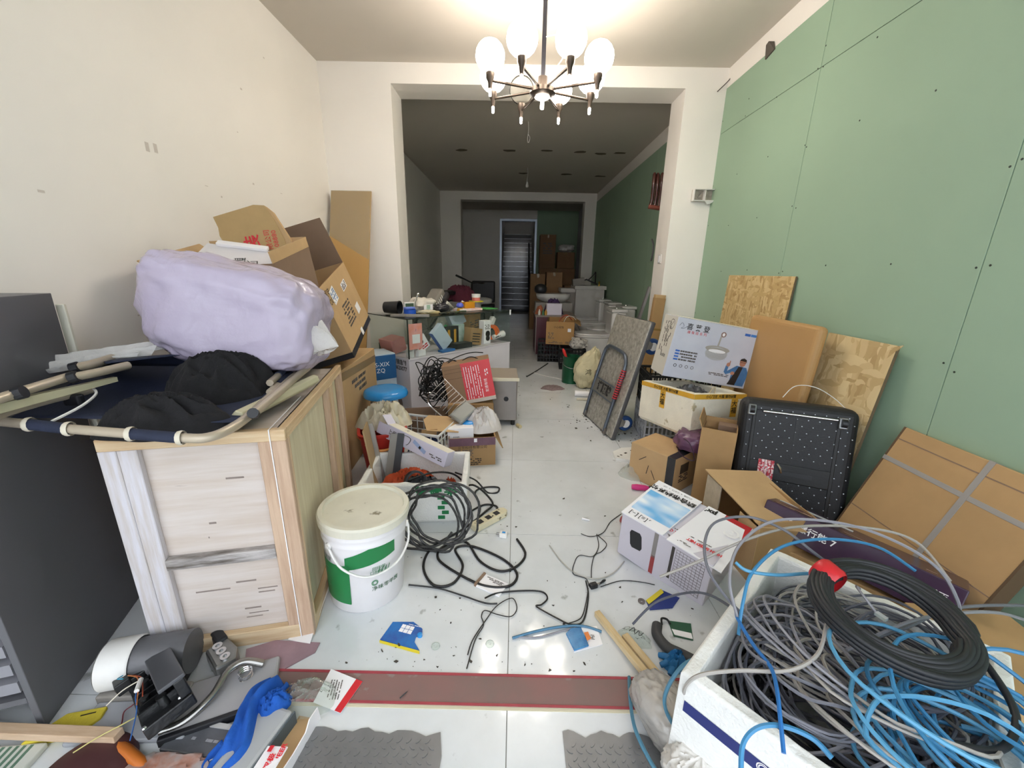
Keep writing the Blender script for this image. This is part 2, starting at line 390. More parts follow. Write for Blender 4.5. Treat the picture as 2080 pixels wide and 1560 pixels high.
MB().tube(cr([(0, 0, zc+.28), (.09, -.06, zc+.26), (.12, -.08, zc+.15), (.06, -.05, zc+.08)], 6), .003, 5).build('loose_wire', white_p, ch)
o = MB().prism([(-.27, -.2), (.27, -.2), (.27, .2), (-.27, .2)], -.012, 0).build('ceiling_plate', mat('gloss_white', 'f4f2ee', .4), loc=(.19, 2.74, ZC), bevel=.006)
tag(o, 'flat white rectangular plate screwed to the ceiling beside the chandelier', 'ceiling plate')
for nm, px, py, Y_, lab in (('pendant_bulb', 1071, 371, 7.6, 'small bare bulb on a short cord in the far dark room'), ('pendant_wire', 1072, 290, 5.4, 'bare twisted lamp wire hanging from the ceiling behind the chandelier')):
    p = at(px, py, Y=Y_); q = thing(nm, lab, 'lamp', (p.x, p.y, ZC)); L_ = p.z-ZC
    MB().tube(cr([(0, 0, 0), (.006, 0, L_*.4), (-.004, 0, L_*.8), (0, 0, L_)], 4), .003, 5).build('cord', white_p, q)
    if nm == 'pendant_bulb': MB().lathe([(0, L_-.08), (.02, L_-.075), (.028, L_-.05), (.015, L_-.015), (.012, L_+.01), (0, L_+.01)], 14).build('bulb', white_p, q, smooth=True)
    else: MB().tube(cr([(.0, 0, L_*.6), (.025, 0, L_*.75), (.01, 0, L_)], 4), .003, 5).build('wire_end', white_p, q)
# wall fittings
p = at(1428, 398, Y=4.035)
t = thing('socket_box', 'white double junction box with open front high on the right pier', 'junction box', (p.x, 4.04, p.z-.05))
MB().mm(-.105, .105, -.012, 0, 0, .10).build('back', mat('grey_box_inside', 'b7ad9f', .8, var=.3, vs=30), t)
for a in ((-.105, .105, -.06, -.012, 0, .006), (-.105, .105, -.06, -.012, .094, .10), (-.105, -.099, -.06, -.012, .006, .094), (.099, .105, -.06, -.012, .006, .094), (-.004, .004, -.055, -.012, .006, .094)): MB().mm(*a).build('side', white_p, t)
MB().tube(cr([(-.05, -.014, .05), (-.03, -.03, .07), (-.06, -.03, .03), (-.02, -.02, .03)], 5), .003, 5).build('wire', mat('grey_wire', '8a8580', .5), t)
MB().hexa([(.0, -.058, .0), (.09, -.058, .0), (.09, -.05, 0), (0, -.05, 0), (.03, -.05, -.03), (.06, -.05, -.02), (.06, -.045, -.02), (.03, -.045, -.03)]).build('broken_flap', white_p, t)
p = at(1340, 526, X=1.442)
t = thing('light_switch', 'small white light switch on the inner face of the right pier', 'switch', (1.445, p.y, p.z))
MB().mm(-.01, 0, -.043, .043, -.043, .043).build('plate', white_p, t, bevel=.003); MB().mm(-.016, -.01, -.018, .018, -.03, .03).build('rocker', white_pr, t, bevel=.002)
p = at(1478, 132, Y=4.03); t = cable('ceiling_wire', 'thin dark wire dangling from the corner above the green wall', [p+Vector(q) for q in ((0, 0, .01), (.03, -.02, .0), (.05, -.03, -.06), (.02, -.02, -.12), (-.06, -.01, -.2))], .004, mat('dark_wire', '4a4440', .6), 'wire')
p = at(1565, 97, X=1.79); o = MB().hexa([(0, -.05, -.03), (0, .05, -.05), (.01, .05, -.05), (.01, -.05, -.03), (-.03, -.02, .03), (-.03, .01, .02), (.01, .01, .02), (.01, -.02, .03)]).build('plaster_lump', mat('grey_rag', '5d564e', .9), loc=p)
tag(o, 'grey wad of rag stuffed above the green wallboard edge', 'rag')
hb = mat('red_brown_wrap', '4e2c26', .22, var=.4, vs=12)
p = at(1334, 388, Y=4.52); t = thing('hanging_bundle', 'reddish brown bundle in shiny wrap hanging high behind the right pier', 'bundle', (p.x+.06, 4.52, p.z))
for k in range(6): MB().tube(cr([(-.10+.04*k, .02*(k % 2), .17), (-.105+.04*k, -.02, .06), (-.10+.04*k, 0, -.08), (-.11+.045*k, 0, -.16)], 4), [.012]+[.02]*3+[.019]*9, 8).build('bundle_strand', hb, t, smooth=True)
MB().tube([(0, 0, .15), (.03, .0, .2), (1.803-t.location.x, 0, .2)], .008, 6).build('hook', blackm, t); MB().tube([(-.13, 0, -.15), (0, -.03, -.17), (.13, 0, -.13)], .022, 8).build('binding', mat('rust_cloth', '7a3f30', .8), t, smooth=True)
# far room: electrical arc tube on the bare wall
p = at(1327, 505, X=1.79); MB()
cable('wall_conduit', 'grey curved conduit on the bare wall behind the right pier', [p+Vector(q) for q in ((0, .1, .12), (0, .02, .05), (0, 0, -.05), (0, .04, -.15))], .012, mat('grey_pvc', '77777a', .5), 'pipe')
# ------------------------------------------------------------------ left front: cabinet, crate, camp bed, bedding, cartons
grey_lam = mat('grey_laminate', '626266', .42, var=.06, vs=2)
grey_lt = mat('grey_laminate_pale', '8b8a90', .5)
t = thing('grey_cabinet', 'tall dark grey cabinet standing at the left edge beside the wooden crate', 'cabinet', (-1.362, 1.0185, 0), (0, 0, 19))
D = (.34, .485, 1.157)
MB().mm(-.016, 0, -.2425, .2425, 0, D[2]).build('side_panel', grey_lam, t, bevel=.0015)
MB().mm(-D[0], -D[0]+.016, -.2425, .2425, 0, D[2]).build('side_panel', grey_lam, t, bevel=.0015)
MB().mm(-D[0]+.016, -.016, -.2425, .2425, D[2]-.018, D[2]).build('top_panel', grey_lam, t)
MB().mm(-D[0]+.016, -.016, .2265, .2425, .06, D[2]-.018).build('back_panel', grey_lam, t)
for z in (.10, .45, .78): MB().mm(-D[0]+.016, -.016, -.2425, .2265, z, z+.018).build('shelf', grey_lam, t)
for z in (.14, .2, .26): MB().mm(-D[0]+.02, -.02, -.2425, -.2, z, z+.035).build('drawer_front', grey_lt, t)
o = MB().mm(-.011, .011, -.006, .006, 0, 1.12).build('white_board', mat('white_board_edge', 'e3dfd0', .6), loc=(-1.462, 1.283, 0), rot=(0, 0, 19), bevel=.002)
tag(o, 'narrow white board standing upright behind the grey cabinet', 'board')

pine_w = mat('pine_whitened', 'cdcad0', .7, col2='bdb3ac', vs=4, stretch=(14, 14, 1), bump=.12, bs=20)
ply = mat('pale_plywood', 'cdc3bc', .65, col2='c2b4a8', vs=2.5, stretch=(1, 6, 14), bump=.04, bs=18, speck=(5, .71, '9b8a80'))
ply_y = mat('yellow_plywood', 'd2caae', .65, col2='c4b99a', vs=2.5, stretch=(6, 14, 1), bump=.04, bs=18, speck=(4, .74, '6d5d4a'))
weath = mat('weathered_batten', 'bdb7b4', .8, col2='5e564f', vs=3, stretch=(2, 10, 16), bump=.4, bs=30)
pine_r = mat('reddish_pine', 'c7ab92', .65, col2='b0927a', vs=3.5, stretch=(18, 18, 1), bump=.15, bs=16)
t = thing('wooden_crate', 'pale plywood shipping crate with pine battens carrying the folded camp bed', 'crate', (-1.012, 1.465, 0), (0, 0, 12.6))
x, y, z = .24, .43, .78; k = .024
MB().mm(-x+k, x-k, -y+k, -y+k+.012, .02, z-.01).build('panel', ply, t)
MB().mm(x-k-.012, x-k, -y+k, y-k, .02, z-.01).build('panel', ply_y, t)
MB().mm(-x+k, -x+k+.012, -y+k, y-k, .02, z-.01).build('panel', ply, t)
MB().mm(-x+k, x-k, y-k-.012, y-k, .02, z-.01).build('panel', ply, t)
MB().mm(-x+k, x-k, -y+k, y-k, z-.022, z-.01).build('panel', ply, t)
def bat(m_, *a): return MB().mm(*a).build('batten', m_, t, bevel=.002, seg=1)
bat(pine_w, -x, -x+.045, -y, -y+k, .0, z-.036); bat(pine_w, -x+.045, -x+.093, -y+.002, -y+k, .0, z-.036)
bat(pine_r, x-.078, x-.042, -y, -y+k, .055, z-.036); bat(pine_r, x-.042, x, -y, -y+k, .0, z-.036)
bat(pine_x, -x, x, -y, -y+k, z-.036, z); bat(pine_x, -x+.093, x-.042, -y, -y+k, .0, .055)
bat(weath, -x+.093, x-.078, -y-.002, -y+k, .335, .372)
bat(pine_y, x-k, x, -y+k, y, z-.036, z); bat(pine_y, x-k, x, -y+k, y, .0, .05)
bat(pine, x-k, x, -y+k, -y+k+.014, .05, z-.036)
bat(pine_r, x-k, x, .12, .145, .05, z-.036); bat(pine, x-k, x, .145, .215, .05, z-.036); bat(pine_r, x-k, x, y-.055, y, .05, z-.036)
bat(pine, -x, -x+k, -y+k, -y+k+.05, 0, z); bat(pine, -x, -x+k, y-.05, y, 0, z)
stn = mat('dark_wood_stain', '8d8078', .8, var=.2, vs=20); sb_ = MB(); rq = random.Random(12)
for u0, v0, w0 in ((-.10, .22, .10), (.02, .24, .06), (.03, .13, .05), (.04, .11, .06), (.03, .095, .05), (.08, .19, .05), (.08, .205, .06), (-.02, .47, .02), (.05, .62, .05), (-.03, .42, .003)): sb_.mm(u0, u0+w0, -y+k-.0008, -y+k, v0, v0+rq.uniform(.003, .007))
q = sb_.build('stain_marks', stn, t); q['kind'] = 'stuff'
MB().tube([(x-.042, -y-.002, .0), (x-.042, -y-.002, z+.002), (x-.042, -.1, z+.003)], .0018, 5).build('packing_string', white_pr, t)
# sheets on the floor under the crate
purp_w = mat('mauve_wrapping', 'a3858f', .45, var=.2, vs=8, bump=.3, bs=25)
p = [at(496, 1365, z=.004), at(560, 1368, z=.004), at(640, 1325, z=.004), at(650, 1305, z=.004), at(560, 1300, z=.004), at(500, 1318, z=.004)]
b = MB(); b.prism([(q.x, q.y) for q in p], .001, .004)
tag(b.build('wrapping_sheet', purp_w), 'mauve plastic sheet lying on the floor at the foot of the crate', 'sheet')
def curl(u, v):
    a = at(585+90*u-10*v, 1300-130*u, z=.003); c = at(630+55*u, 1308-150*u, z=.003); q = a.lerp(c, v); q.z = .0045+.012*v*v*math.sin(u*3); return q
tag(MB().grid(curl, 10, 6).build('paper_sheet', white_pr, thick=.001), 'curled white paper strip between the crate and the paint bucket', 'paper')

# ---- folded camp bed
navy = mat('navy_canvas', '20283f', .8, var=.15, vs=9, bump=.15, bs=200)
beige = mat('beige_tube', 'b8ab97', .35, .25, var=.05)
beige_p = mat('beige_plastic', 'b9b394', .5)
bedt = thing('camp_bed', 'folded navy canvas camp bed with beige tubes lying on the crate', 'camp bed', at(330, 800, z=.80))
O = bedt.location.copy()
def rel(px, py, z): return at(px, py, z=z)-O
N1 = [rel(-60, 850, .855), rel(60, 862, .85), rel(140, 871, .845), rel(250, 880, .84), rel(380, 890, .832), rel(425, 888, .83), rel(465, 872, .83), rel(505, 845, .83), rel(560, 795, .84), rel(640, 728, .85)]
MB().tube(cr(N1, 5), .0125, 10).build('frame_tube', beige, bedt, smooth=True)
for a, b2 in ((.16, .32), (.50, .62)):
    c = cr(N1[:6], 8); s = c[int(a*len(c)*1.25):int(b2*len(c)*1.25)+1]
    MB().tube(s, .0145, 10).build('canvas_sleeve', navy, bedt, smooth=True)
    for q in (s[0], s[-1]): MB().lathe([(.0175, -.006), (.019, 0), (.0175, .006)], 12, TR(q, (0, 90, 12))).build('collar', mat('cream_plastic', 'cfc7b4', .5), bedt, smooth=True)
rail = [rel(515, 840, .845), rel(672, 706, .87)]
MB().tube(cr(rail, 4), .013, 8).build('side_rail', beige, bedt, smooth=True)
MB().lathe([(0, -.008), (.015, -.008), (.015, .008), (0, .008)], 12, TR(rail[0], (60, 0, 20))).build('end_cap', dark_pl, bedt)
a, b2 = rel(483, 848, .822), rel(640, 770, .828)
MB().tube([a, b2], [.022, .02], 6).build('channel_foot', beige_p, bedt, bevel=.004)
for y1, y2, z1, z2 in ((733, 690, .865, .88), (752, 700, .845, .87)):
    MB().tube(cr([rel(548, y1+45, z1), rel(600, y1, z1), rel(655, y2, z2)], 4), .012, 8).build('frame_tube', beige, bedt, smooth=True)
    MB().tube(cr([rel(565, y1+30, z1), rel(600, y1, z1), rel(625, y1-18, z1)], 4), .0145, 8).build('canvas_sleeve', navy, bedt, smooth=True)
MB().tube(cr([rel(560, 690, .90), rel(650, 688, .90), rel(660, 705, .89), rel(630, 735, .87)], 5), .011, 8).build('frame_tube', beige, bedt, smooth=True)
MB().tube(cr([rel(-40, 822, .93), rel(60, 790, .935), rel(150, 762, .94)], 4), .0125, 8).build('frame_tube', beige, bedt, smooth=True)
MB().tube(cr([rel(152, 747, .95), rel(205, 735, .95), rel(300, 700, .95)], 4), .014, 10).build('frame_tube', beige, bedt, smooth=True)
MB().tube(cr([rel(150, 766, .94), rel(200, 756, .94), rel(260, 742, .94)], 4), .0125, 10).build('frame_tube', beige, bedt, smooth=True)
for px, py, z in ((153, 747, .95), (150, 766, .94), (40, 798, .935)):
    MB().lathe([(0, -.009), (.0165, -.009), (.0165, .009), (0, .009)], 14, TR(rel(px, py, z), (0, 75, 25))).build('end_cap', dark_pl, bedt)
MB().tube([rel(-30, 836, .905), rel(60, 812, .905), rel(235, 770, .905)], [.016, .016, .01], 4).build('channel_foot', beige_p, bedt)
MB().tube(cr([rel(-40, 862, .885), rel(10, 838, .885), rel(100, 812, .885), rel(185, 792, .885)], 4), .012, 8).build('frame_tube', beige, bedt, smooth=True)
MB().box(rel(150, 812, .87), (.05, .02, .035)).build('hinge_bracket', dark_pl, bedt, bevel=.006)
MB().tube(cr([rel(188, 788, .89), rel(195, 800, .885), rel(165, 825, .87), rel(105, 856, .855)], 5), .0035, 5).build('strap', white_p, bedt)
A, B_, C_, D_ = rel(-60, 846, .85), rel(492, 858, .826), rel(676, 708, .85), rel(200, 742, .90)
def fab(u, v):
    q = (A*(1-u)+B_*u)*(1-v)+(D_*(1-u)+C_*u)*v
    q = q.copy(); q.z -= .035*math.sin(math.pi*u)*math.sin(math.pi*v)-.006*noise.noise(q*9); return q
MB().grid(fab, 24, 20).build('canvas', navy, bedt, smooth=True, thick=.002)
E_, F_ = rel(215, 738, .955), rel(560, 700, .93)
def fab2(u, v):
    q = (D_*(1-u)+rel(560, 745, .87)*u)*(1-v)+(E_*(1-u)+F_*u)*v; q = q.copy(); q.z += .012*math.sin(math.pi*v)*(1+.6*math.sin(u*5)); return q
MB().grid(fab2, 20, 8).build('canvas_fold', navy, bedt, smooth=True, thick=.002)

# ---- bagged bedding
def foil(m_, sc, st):
    nt = m_.node_tree; b_ = nt.nodes['Principled BSDF']; tc = nt.nodes.new('ShaderNodeTexCoord'); n = nt.nodes.new('ShaderNodeTexNoise'); n.inputs['Scale'].default_value = sc; n.inputs['Detail'].default_value = 5; n.inputs['Distortion'].default_value = 1.5; bp = nt.nodes.new('ShaderNodeBump'); bp.inputs['Strength'].default_value = st; bp.inputs['Distance'].default_value = .02
    nt.links.new(tc.outputs['Object'], n.inputs['Vector']); nt.links.new(n.outputs['Fac'], bp.inputs['Height']); nt.links.new(bp.outputs[0], b_.inputs['Coat Normal'])
lav = mat('lavender_quilt', 'b8adc2', .7, var=.05, vs=5, bump=.5, bs=9, coat=.7)
foil(lav, 7, 1.)
quilt = thing('bagged_quilt', 'bulky lavender quilt packed in clear plastic on the camp bed', 'bedding', at(455, 690, Y=1.55), (0, 8, 10))
quilt.location = (-1.055, 1.52, .905)
def pin(p, d):
    p = p.copy(); p.z += -.10*p.x*(1 if p.z > 0 else .25); return p
blob((0, 0, .165), (.285, .185, .19), 3, .09, 3.2, .46, 90, 60, ridge=.05, rf=9, pinch=pin).build('quilt', lav, quilt, smooth=True)
def crn(u, v):
    r_ = .085*(1-u)**.8; a = v*6.283; return Vector((.245+.12*u, -.05-.06*u+math.cos(a)*r_*.7, .13-.02*u+math.sin(a)*r_*(1+.25*math.sin(a*5+u*4))))
MB().grid(crn, 10, 20).build('bag_corner', bag_m, quilt, smooth=True)
def tail(u, v):
    a = Vector((-.22, -.14, .03)); b = Vector((-.50, -.33, -.03)); q = a.lerp(b, u); wd = .06+.05*u
    q += Vector((.45, .75, .3)).normalized()*(v-.5)*2*wd; q.z += .014*math.sin(v*14+u*5); return q
MB().grid(tail, 14, 14).build('bag_tail', bag_m, quilt, smooth=True)

# ---- black jacket
blk = mat('black_fleece', '19181a', .95, var=.3, vs=30, bump=.3, bs=150)
b = MB(); rnd = random.Random(3)
def heap(cx, cy, z0, rx, ry, h, rz, seed, nu=54, nr=20, fold=.35, g=.12):
    off = Vector((seed*5.1, seed*2.3, 0)); ca, sa = math.cos(R(rz)), math.sin(R(rz))
    def fn(u, v):
        a = 2*math.pi*u; k = 1+.22*noise.noise(Vector((math.cos(a)*1.6, math.sin(a)*1.6, seed)))
        x_, y_ = math.cos(a)*rx*v*k, math.sin(a)*ry*v*k
        w_ = Vector((x_*7/rx*.3, y_*7/ry*.3, 0))+off; wob = noise.noise(w_*.7)*1.5
        f_ = 1-2*abs(noise.noise(w_*1.6+Vector((wob, -wob, 0)))); g_ = noise.noise(w_*4)
        z_ = h*(1-v**3)*(.62+fold*f_*.8+g*g_)
        return Vector((cx+x_*ca-y_*sa, cy+x_*sa+y_*ca, z0+max(z_, -.004)))
    return fn
jc = at(440, 800, z=.86)
jk = thing('black_jacket', 'crumpled black fleece jacket thrown on the folded camp bed', 'jacket', (jc.x, jc.y, .80))
c1 = at(452, 780, z=.86)-jk.location; c2 = at(330, 838, z=.85)-jk.location
MB().grid(heap(c1.x, c1.y, .005, .175, .13, .19, 20, 2, g=.02), 110, 44, cu=True).build('jacket_body', blk, jk, smooth=True)
MB().grid(heap(c2.x, c2.y, .0, .18, .085, .12, 10, 5, g=.02), 100, 36, cu=True).build('sleeve', blk, jk, smooth=True)

# ---- cartons behind the crate
lb = carton('moving_carton', 'lower tan carton with glossy tape under the tilted open carton', (-1.30, 2.62, .0), (0, 0, 4), (.5, .72, .66), card)
decal(lb, face_m('right', (.5, .72, .66), 0, .60, spin=-3), .72, .05, tape_m, 'tape')
scrib(lb, face_m('right', (.5, .72, .66), -.05, .5), .3, .12, 3, print_grey, 3)
bo = carton('open_carton', 'tilted open tan carton with delivery labels and a raised flap', (-1.217, 2.588, .745), (13.5, -17.4, 6.5), (.45, .66, .431), card, openb=True, flaps=(('back', .30, -8), ('left', .12, 60)), inner=card_in)
d = (.45, .66, .431)
decal(bo, face_m('right', d, 0, .018), .66, .036, black_t, 'tape'); decal(bo, face_m('front', d, 0, .018), .45, .036, black_t, 'tape')
decal(bo, face_m('right', d, -.16, .34, spin=8), .1, .085, white_pr, 'shipping_label'); scrib(bo, face_m('right', d, -.16, .34, .0016, 8), .085, .07, 6, mat('blue_print', '3a6fa8', .5), 5)
decal(bo, face_m('right', d, .10, .33, spin=4), .12, .05, white_pr, 'shipping_label'); scrib(bo, face_m('right', d, .10, .33, .0016, 4), .1, .04, 4, black_pr, 6)
decal(bo, face_m('right', d, .17, .15, spin=4), .09, .06, white_pr, 'shipping_label'); decal(bo, face_m('right', d, .03, .03, .0016), .05, .045, white_pr, 'shipping_label')
text('好家电\nTOGOOD', .05, black_pr, bo, face_m('right', d, -.27, .35, .001, 0)); scrib(bo, face_m('right', d, -.04, .19), .2, .14, 7, print_grey, 8)
oc = carton('book_carton', 'worn open carton holding a white folder behind the bagged quilt', (-1.33, 2.10, .90), (12, -4, 6), (.50, .46, .40), card_in, openb=True, flaps=(('right', .05, -5), ('left', .06, 50), ('back', .05, 5)), inner=card)
fo = thing('white_folder', 'white card folder with black print lying in the worn open carton', 'folder', (-1.33, 2.02, 1.235), (31, 6, 8))
MB().mm(-.24, .20, -.12, .17, 0, .012).build('cover', mat('white_card', 'd9d6d8', .6), fo, bevel=.002); MB().mm(-.19, .05, .15, .185, .012, .03).build('spine', white_pr, fo, bevel=.004)
text('见正\n配木艺', .055, black_pr, fo, TR((-.0, .0, .0135), (0, 0, -72)))
b = MB().hexa([(-.24, -.03, 0), (.22, -.03, 0), (.22, -.024, 0), (-.24, -.024, 0), (-.2, -.05, .07), (.22, -.05, .09), (.22, -.044, .09), (-.2, -.044, .07)])
to = thing('torn_carton_piece', 'torn brown cardboard piece with red characters sticking up at top of the pile', 'cardboard', (-1.33, 2.19, 1.27), (-6, -10, 8))
poly = [(-.16, 0), (.13, 0), (.125, .10), (.10, .2), (.07, .275), (.02, .285), (-.19, .255), (-.18, .20), (-.185, .16), (-.175, .13), (-.165, .08), (-.17, .05)]
MB().prism(poly, -.003, .003).build('sheet', mat('cardboard_grey_tan', 'b89a6a', .85, var=.1, vs=6), to, rot=(90, 0, 0))
MB().prism([(.13, 0), (.17, 0), (.15, .1), (.1, .24), (.07, .275), (.10, .2), (.125, .1)], -.03, -.002).build('folded_edge', card, to, rot=(90, 0, 0))
text('装', .085, red_pr, to, TR((-.03, -.0045, .10), (90, 0, 0))@TR((0, 0, 0), (0, 0, 90)), bold=.0015); text('家', .085, red_pr, to, TR((-.03, -.0045, .022), (90, 0, 0))@TR((0, 0, 0), (0, 0, 90)), bold=.0015)
text('有限公司\n0108880', .034, red_pr, to, TR((.065, -.0045, .09), (90, 0, 0))@TR((0, 0, 0), (0, 0, 90)))
# tall wrapped board by the pier
tb = thing('tall_board', 'tall brown hardboard with torn plastic wrap leaning against the white pier', 'board', (-1.53, 3.37, 0.004), (-17.6, 0, 0))
MB().mm(-.185, .185, 0, .014, 0, 2.02).build('board', mat('hardboard', 'bd9459', .6, var=.08, vs=2, stretch=(1, 1, .3)), tb, bevel=.002)
def wrp(u, v): return Vector((-.187+.374*u, -.004-.005*abs(noise.noise(Vector((u*6, v*8, 2)))), 1.6+.42*v-(.22*u if v < .5 else 0)*(1-2*v if v < .5 else 0)))
MB().grid(wrp, 24, 20).build('plastic_wrap', film, tb, smooth=True)
# stool and printed carton
t = thing('round_stool', 'bright blue round plastic stool half hidden behind the tan carton', 'stool', (-.885, 2.62, 0))
bl = mat('sky_blue_plastic', '2f8fd6', .25)
MB().lathe([(0, .455), (.08, .457), (.12, .452), (.142, .44), (.15, .42), (.148, .405), (.13, .40), (0, .40)], 36).build('seat', bl, t, smooth=True)
for a in range(4):
    c, s = math.cos(R(45+90*a)), math.sin(R(45+90*a)); MB().tube([(c*.1, s*.1, .41), (c*.145, s*.145, .0)], .011, 8).build('leg', steel, t, smooth=True)
MB().tube([(math.cos(a*.262)*.126, math.sin(a*.262)*.126, .16) for a in range(24)], .007, 6, True).build('ring', steel, t, smooth=True)
bd = (.26, .24, .58)
bc = carton('blue_print_carton', 'tall blue and white printed carton beside the showcase', (-1.16, 3.22, 0), (0, 0, 40), bd, mat('blue_white_print', 'b9cad8', .5, var=.15, vs=4))
decal(bc, face_m('front', bd, 0, .47), .26, .2, mat('deep_blue_print', '24598c', .45)); text('BS-XIX\nZQ', .05, white_pr, bc, face_m('front', bd, 0, .47, .0016))
for u in (-.07, -.02, .04): MB().tube(cr([(u, -.1222, .02), (u-.005, -.1222, .15), (u+.02, -.1222, .25), (u+.035, -.1222, .2), (u+.035, -.1222, .02)], 5), .0045, 4).build('print', mat('gold_print', 'b98b3c', .4), bc)
# ------------------------------------------------------------------ glass showcase and what is on and in it
CR = 49
sc_ = thing('glass_showcase', 'glass display counter on a white base crowded with goods', 'display case', (-.87, 3.21, 0), (0, 0, CR))
SX, SY, SZ, SB = 1.25, .60, .862, .515
sh_w = mat('white_melamine', 'dcd8de', .4, var=.04, vs=3)
MB().mm(0, SX, 0, SY, 0, SB).build('base', sh_w, sc_, bevel=.003)
MB().mm(-.004, SX+.004, -.004, SY+.004, SB, SB+.012).build('base_top', sh_w, sc_, bevel=.002)
g = .006
for a in ((0, SX, 0, g, SB+.012, SZ-.008), (0, SX, SY-g, SY, SB+.012, SZ-.008), (0, g, g, SY-g, SB+.012, SZ-.008), (SX-g, SX, g, SY-g, SB+.012, SZ-.008)): MB().mm(*a).build('glass_pane', glass, sc_)
MB().mm(-.012, SX+.012, -.012, SY+.012, SZ-.008, SZ).build('glass_top', glass, sc_)
seal = mat('dark_seal', '23302b', .4)
MB().mm(-.012, SX+.012, -.0125, -.0115, SZ-.008, SZ).mm(-.0125, -.0115, -.012, SY+.012, SZ-.008, SZ).mm(-.0008, .008, -.0008, .008, SB, SZ).build('edge_seal', seal, sc_)
text('店铺急转\n18620077', .05, black_pr, sc_, TR((-.001, .14, .455), (90, 0, -90)), bold=.001)
MC = TR((-.87, 3.21, 0), (0, 0, CR))
def cw(x, y, z): return MC@Vector((x, y, z))
def citem(name, label, cat, x, y, z, rz=0, rx=0, ry=0, group=None): return thing(name, label, cat, cw(x, y, z), (rx, ry, rz+CR), group)
def one(b, name, m_, label, cat, loc, rot=(0, 0, 0), group=None, **k): return tag(b.build(name, m_, loc=loc, rot=rot, **k), label, cat, group)
zt = SZ
# QR poster (its code left blank)
t = citem('pink_poster', 'pink paper notice taped inside the showcase corner', 'poster', .005+.012, g+.008, .60); 
MB().mm(0, .135, 0, .001, 0, .215).build('paper', mat('pink_paper', 'e7a9a6', .6, col2='e98f76', vs=9), t); MB().mm(.035, .11, -.001, 0, .05, .125).build('white_square', white_pr, t); text('1', .03, mat('navy_print', '31408a', .5), t, TR((.072, -.0012, .16), (90, 0, 0)))
# on the top
t = citem('black_cup', 'black plastic cup lying on its side at the left end of the showcase', 'cup', .10, .36, zt+.058, 30, 90, 0)
MB().lathe([(0, -.07), (.048, -.07), (.058, .07), (.061, .07), (.061, .062), (.054, .06), (.045, -.062), (0, -.062)], 24).build('cup', dark_pl, t, smooth=True)
t = citem('blue_pot', 'small bright blue round pot on the showcase top', 'pot', .14, .16, zt)
bp = mat('royal_blue', '1c55c0', .35); MB().lathe([(0, 0), (.05, 0), (.052, .055), (.047, .055), (.045, .006), (0, .006)], 24).build('pot', bp, t, smooth=True); MB().mm(-.045, .045, -.02, .03, .055, .075).build('lid', mat('pale_blue', '6f86d8', .4), t, bevel=.006)
t = citem('grey_metal_bar', 'dusty grey aluminium bar lying along the near corner of the showcase', 'metal bar', .10, .10, zt, -45); MB().mm(-.16, .16, -.022, .022, 0, .022).build('bar', mat('dusty_aluminium', '9a948c', .5, .4, var=.2, vs=20), t, bevel=.003)
t = citem('curved_spanner', 'bent chrome rod tool standing behind the blue pot', 'tool', .22, .20, zt); MB().tube(cr([(0, 0, .004), (.0, .01, .06), (.03, .02, .13), (.05, .02, .165)], 5), .006, 8).build('rod', chrome, t, smooth=True); MB().lathe([(.006, -.008), (.014, -.008), (.014, .008), (.006, .008), (.006, -.008)], 14, TR((.052, .02, .172), (0, 70, 0))).build('eye', chrome, t, smooth=True)
t = citem('photo_frame', 'small white framed meter standing on the showcase', 'meter', .25, .33, zt, -8); MB().mm(-.05, .05, -.012, .012, 0, .1).build('frame', white_p, t, bevel=.004); MB().mm(-.04, .04, -.0135, -.012, .055, .09).build('display', mat('lcd_green', '47604e', .2), t)
for k, (x_, y_, rz, w_, c) in enumerate(((.36, .20, 10, .2, 'd9c89a'), (.40, .22, -20, .18, 'c8b27e'), (.33, .18, 25, .14, 'e3d9bd'))):
    o = one(MB().mm(-w_/2, w_/2, -.05, .05, 0, .010), 'notebook', mat('notebook_'+c, c, .7), ('pale yellow notebook second in the pile on the showcase', 'tan notebook at the bottom of the pile on the showcase', 'small cream notebook topmost in the pile on the showcase')[k], 'notebook', cw(x_, y_, zt+(.011, 0, .022)[k]), (0, 0, CR+rz), bevel=.002)
t = citem('white_bag_bundle', 'white plastic bag bundle with green print on the showcase', 'bag', .45, .42, zt); blob((0, 0, .06), (.14, .10, .075), 8, .3, 4, .9, 30, 18, ridge=.2, rf=9, flat=-.06).build('bag', mat('white_bag', 'ded8cc', .5, var=.1, vs=12), t, smooth=True); MB().mm(-.05, .05, -.108, -.104, .01, .07).build('label', white_pr, t); text('原', .05, mat('green_print', '2c9a52', .5), t, TR((0, -.109, .04), (90, 0, 0)))
t = citem('slotted_basket', 'grey slotted plastic basket tipped up on the showcase', 'basket', .66, .46, zt+.065, 20, 0, -38)
gp = mat('grey_plastic', '7d7870', .5)
MB().mm(-.11, .11, -.07, .07, 0, .10).build('shell', gp, t, bevel=.02); 
for k in range(5): MB().mm(-.09+.03*k, -.078+.03*k, -.0715, -.0695, .03, .075).build('slot', white_p, t)
MB().mm(.02, .14, -.09, .05, -.03, .04).build('visor', mat('black_visor', '38363a', .3), t, bevel=.02)
t = citem('dark_film_roll', 'crumpled dark film wrap beside the white bag on the showcase', 'film', .60, .30, zt); blob((0, 0, .035), (.085, .05, .04), 4, .3, 5, .9, 24, 14, ridge=.2, flat=-.035).build('wrap', mat('dark_shiny_film', '3a3a3e', .18), t, smooth=True)
